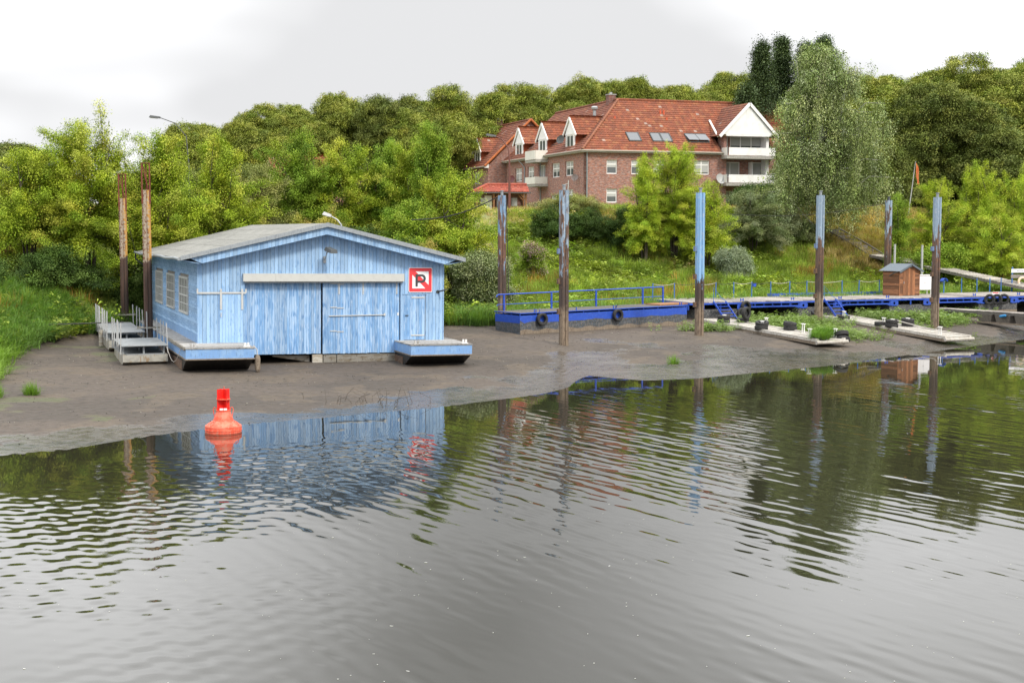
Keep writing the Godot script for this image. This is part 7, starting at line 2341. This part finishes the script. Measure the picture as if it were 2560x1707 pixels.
# ------------------------------------------------------------------ scene
func sky_panorama() -> ImageTexture:
	var W := 1024
	var H := 512
	var im := Image.create(W, H, false, Image.FORMAT_RGBF)
	var n := noise(91, 0.9, 5)
	var n2 := noise(92, 2.4, 4)
	for j in H:
		var el := (0.5 - (j + 0.5) / H) * PI
		for i in W:
			var az := wrapf((i + 0.5) / W * TAU, -PI, PI)          # 0 is -z, positive to the right
			var y := maxf(sin(el), 0.0)
			var p := Vector3(sin(az) * cos(el), 0, -cos(az) * cos(el)) / (y + 0.16)
			var c := n.get_noise_3d(p.x * 0.5, 0.0, p.z * 0.5) * 0.5 + n2.get_noise_3d(p.x * 0.35, 3.0, p.z * 0.35) * 0.25
			# two heavier clouds: a wide grey bank over the boathouse, and one above it that the foreground water mirrors
			var bank := exp(-pow((az + 0.12) / 0.34, 2.0) - pow((el - 0.14) / 0.08, 2.0)) * 0.36 + exp(-pow((az + 0.02) / 0.15, 2.0) - pow((el - 0.27) / 0.08, 2.0)) * 0.34
			# thinner, brighter cloud to either side of it, seen as silver on the water
			var thin := 0.36 * exp(-pow((az - 0.30) / 0.20, 2.0) - pow((el - 0.27) / 0.12, 2.0)) + 0.44 * exp(-pow((az + 0.37) / 0.17, 2.0) - pow((el - 0.27) / 0.11, 2.0))
			var v := clampf(0.49 - c * 0.7 - bank * 0.62 * (1.0 - c) + thin, 0.2, 1.7) * (1.0 + 2.0 * y)   # overcast: brightest overhead
			im.set_pixel(i, j, Color(v * 0.985, v * 0.99, v * 1.005))
	return ImageTexture.create_from_image(im)

func _ready() -> void:
	rng.seed = 20240807
	var cam := Camera3D.new()
	cam.name = "camera"
	cam.position = Vector3(0, 5.6, 0)
	cam.rotation.x = -atan(275.5 / 3555.0)
	cam.fov = rad_to_deg(2.0 * atan(853.5 / 3555.0))
	cam.near = 0.1
	cam.far = 2000.0
	add_child(cam)
	cam.current = true
	var env := Environment.new()
	env.background_mode = Environment.BG_SKY
	var sk := Sky.new()
	var pano := PanoramaSkyMaterial.new()
	pano.panorama = sky_panorama()
	pano.energy_multiplier = 1.0
	sk.sky_material = pano
	env.sky = sk
	env.tonemap_mode = Environment.TONE_MAPPER_LINEAR
	env.tonemap_exposure = 1.85
	env.sdfgi_enabled = true
	env.ssao_enabled = true
	env.ssil_enabled = true
	var we := WorldEnvironment.new()
	we.name = "environment"
	we.environment = env
	add_child(we)
	var sun := DirectionalLight3D.new()
	sun.name = "sun"
	sun.light_energy = 0.5
	sun.light_angular_distance = 10.0
	sun.light_color = Color(1.0, 0.965, 0.91)
	sun.shadow_enabled = true
	add_child(sun)
	sun.look_at_from_position(Vector3.ZERO, Vector3(-0.55, -0.8, -0.62))

	make_materials()
	more_materials()
	build_ground()
	build_water()
	var bh := build_boathouse()
	build_houses()
	build_pontoon()
	build_jetty()
	build_piles()
	build_floats(bh)
	build_trees()
	build_grass()
	build_jetty_things()
	build_boathouse_fittings(bh)
	build_buoy()
	build_small()

func more_materials() -> void:
	M.boat_glass = mat(lin(0.11, 0.12, 0.09), 0.08, 0.0, 0.6)
	M.lintel = coat(paint(Color(0.50, 0.51, 0.49), [[grey(11, 0.02), 0.5, 0.9, Color(0.47, 0.48, 0.46)], [grey(12, 0.1), 0.82, 0.95, Color(0.40, 0.39, 0.36)]]), 1.9, 0.6)
	M.float_hull = coat(paint(Color(0.34, 0.33, 0.29), [[grey(13, 0.02), 0.45, 0.7, Color(0.27, 0.26, 0.23)], [grey(14, 0.03, 256, 1, 4), 0.58, 0.75, Color(0.24, 0.17, 0.10)]]), 1.3, 0.75)
	M.galv = coat(paint(Color(0.42, 0.43, 0.43), [[grey(15, 0.05), 0.5, 0.75, Color(0.33, 0.34, 0.34)], [grey(16, 0.12), 0.72, 0.85, Color(0.20, 0.15, 0.11)]]), 0.8, 0.5)
	M.red_lead = coat(paint(Color(0.16, 0.035, 0.022), [[grey(17, 0.05), 0.5, 0.75, Color(0.11, 0.03, 0.02)], [grey(18, 0.1), 0.7, 0.85, Color(0.22, 0.10, 0.05)]]), 0.9, 0.8)
	M.royal_dull = coat(paint(Color(0.12, 0.22, 0.42), [[grey(19, 0.06), 0.5, 0.7, Color(0.15, 0.10, 0.08)]]), 0.7, 0.7)
	M.jetty_hull = coat(paint(Color(0.05, 0.052, 0.056), [[grey(22, 0.03), 0.5, 0.7, Color(0.09, 0.088, 0.085)], [grey(23, 0.09), 0.62, 0.78, Color(0.30, 0.30, 0.29)]]), 1.5, 0.7)
	M.post_blue = coat(paint(Color(0.03, 0.13, 0.40), [[grey(24, 0.05), 0.55, 0.75, Color(0.08, 0.20, 0.38)], [grey(25, 0.1), 0.75, 0.88, Color(0.2, 0.12, 0.07)]]), 0.8, 0.5)
	M.plank_pale = tints(paint(Color(0.52, 0.49, 0.44), [[grey(26, 0.04, 256, 8, 1), 0.5, 0.75, Color(0.38, 0.35, 0.30)], [grey(27, 0.03), 0.6, 0.8, Color(0.30, 0.26, 0.20)], [grey(28, 0.12), 0.66, 0.82, Color(0.62, 0.60, 0.56)]]), 1.4, 0.9, 5, 0.25)
	M.tub = coat(paint(Color(0.13, 0.115, 0.10), [[grey(29, 0.03), 0.5, 0.75, Color(0.09, 0.08, 0.07)], [grey(30, 0.1), 0.66, 0.82, Color(0.2, 0.17, 0.13)]]), 1.2, 0.7)
	M.lamp_grey = mat(lin(0.09, 0.10, 0.105), 0.5)
	M.mesh_grey = mat(lin(0.20, 0.16, 0.15), 0.6)
	M.roof_glass = mat(lin(0.12, 0.13, 0.14), 0.06, 0.0, 1.0)   # double glazing
	M.gutter = mat(lin(0.30, 0.27, 0.22), 0.5)
	M.bright_tile = mat(lin(0.55, 0.10, 0.04), 0.7)
	M.dark_red = mat(lin(0.12, 0.02, 0.02), 0.5)
	M.lamp_red = mat(lin(0.14, 0.05, 0.04), 0.6)
	# berth piles: grey lichen on one flange, ochre rust on the other, dark below high water
	var W := 96
	var H := 768
	var a := noise(131, 0.04, 4)
	var b := noise(132, 0.12, 4)
	var out := PackedByteArray()
	for j in H:
		var t := j / float(H)
		for i in W:
			var s := a.get_noise_2d(i * 2.0, j * 0.12)
			var f := b.get_noise_2d(i, j * 0.5)
			var u := i / float(W)
			var c := Color(0.15, 0.065, 0.035).lerp(Color(0.42, 0.22, 0.045), smoothstep(-0.15, 0.25, s + 0.5 * sin(u * TAU * 2.0)))
			c = c.lerp(Color(0.36, 0.31, 0.24), smoothstep(0.0, 0.35, f + 0.45 * sin(u * TAU * 2.0 + 2.4)) * 0.8)
			var low := smoothstep(0.405, 0.42, t + s * 0.03)
			c = c.lerp(Color(0.075, 0.04, 0.028).lerp(Color(0.05, 0.034, 0.027), smoothstep(-0.2, 0.3, s)), low)
			c = c.lerp(Color(0.12, 0.10, 0.085), smoothstep(0.80, 0.84, t + f * 0.05) * 0.7)
			c = c.linear_to_srgb()
			out.append(int(clampf(c.r, 0, 1) * 255)); out.append(int(clampf(c.g, 0, 1) * 255)); out.append(int(clampf(c.b, 0, 1) * 255))
	M.pile_rust = mat(Color.WHITE, 0.8)
	M.pile_rust.albedo_texture = ImageTexture.create_from_image(Image.create_from_data(W, H, false, Image.FORMAT_RGB8, out))
	M.spray_a = leaf_spray(201, 46, 0.52, 0.125, 0.25)
	M.spray_b = leaf_spray(202, 32, 0.5, 0.16, 0.1, 0.55)
	M.spray_c = leaf_spray(203, 16, 0.32, 0.11, 0.5, 1.1)
	M.tuft = [tuft_mesh(211, 26, 0.45, 0.45, 0.014), tuft_mesh(212, 30, 0.4, 0.75, 0.016)]
	M.weed = weed_mesh(213)
	var g := Geo.new()
	g.hexa([Vector3(-0.05, -0.02, 0.03), Vector3(0.04, -0.02, 0.035), Vector3(0.05, -0.02, -0.03), Vector3(-0.03, -0.02, -0.04), Vector3(-0.03, 0.03, 0.015), Vector3(0.02, 0.035, 0.02), Vector3(0.03, 0.02, -0.01), Vector3(-0.02, 0.025, -0.02)])
	M.clod = g.mesh()
	g = Geo.new()
	for i in 7:
		g.tri(Vector3.ZERO, Vector3(cos(TAU * i / 7.0), 0, -sin(TAU * i / 7.0)) * 0.016, Vector3(cos(TAU * (i + 1) / 7.0), 0, -sin(TAU * (i + 1) / 7.0)) * 0.016)
	M.fleck = g.mesh()

func weed_mesh(sd: int) -> ArrayMesh:
	var r := RandomNumberGenerator.new()
	r.seed = sd
	var g := Geo.new()
	for s in 5:
		var o := Vector3(r.randfn() * 0.25, 0, r.randfn() * 0.25)
		var tip := o + Vector3(r.randfn() * 0.15, r.randf_range(0.6, 1.0), r.randfn() * 0.15)
		for i in 7:
			var p := o.lerp(tip, 0.2 + 0.8 * i / 6.0)
			var a := i * 2.4 + s
			var dir := Vector3(cos(a), 0.15 + r.randfn() * 0.3, sin(a)).normalized()
			var side := dir.cross(Vector3.UP).normalized()
			var l := r.randf_range(0.18, 0.32)
			g.tri(p, p + dir * l * 0.5 + side * l * 0.22, p + dir * l - Vector3(0, l * 0.25, 0))
			g.tri(p, p + dir * l - Vector3(0, l * 0.25, 0), p + dir * l * 0.5 - side * l * 0.22)
	return g.mesh()
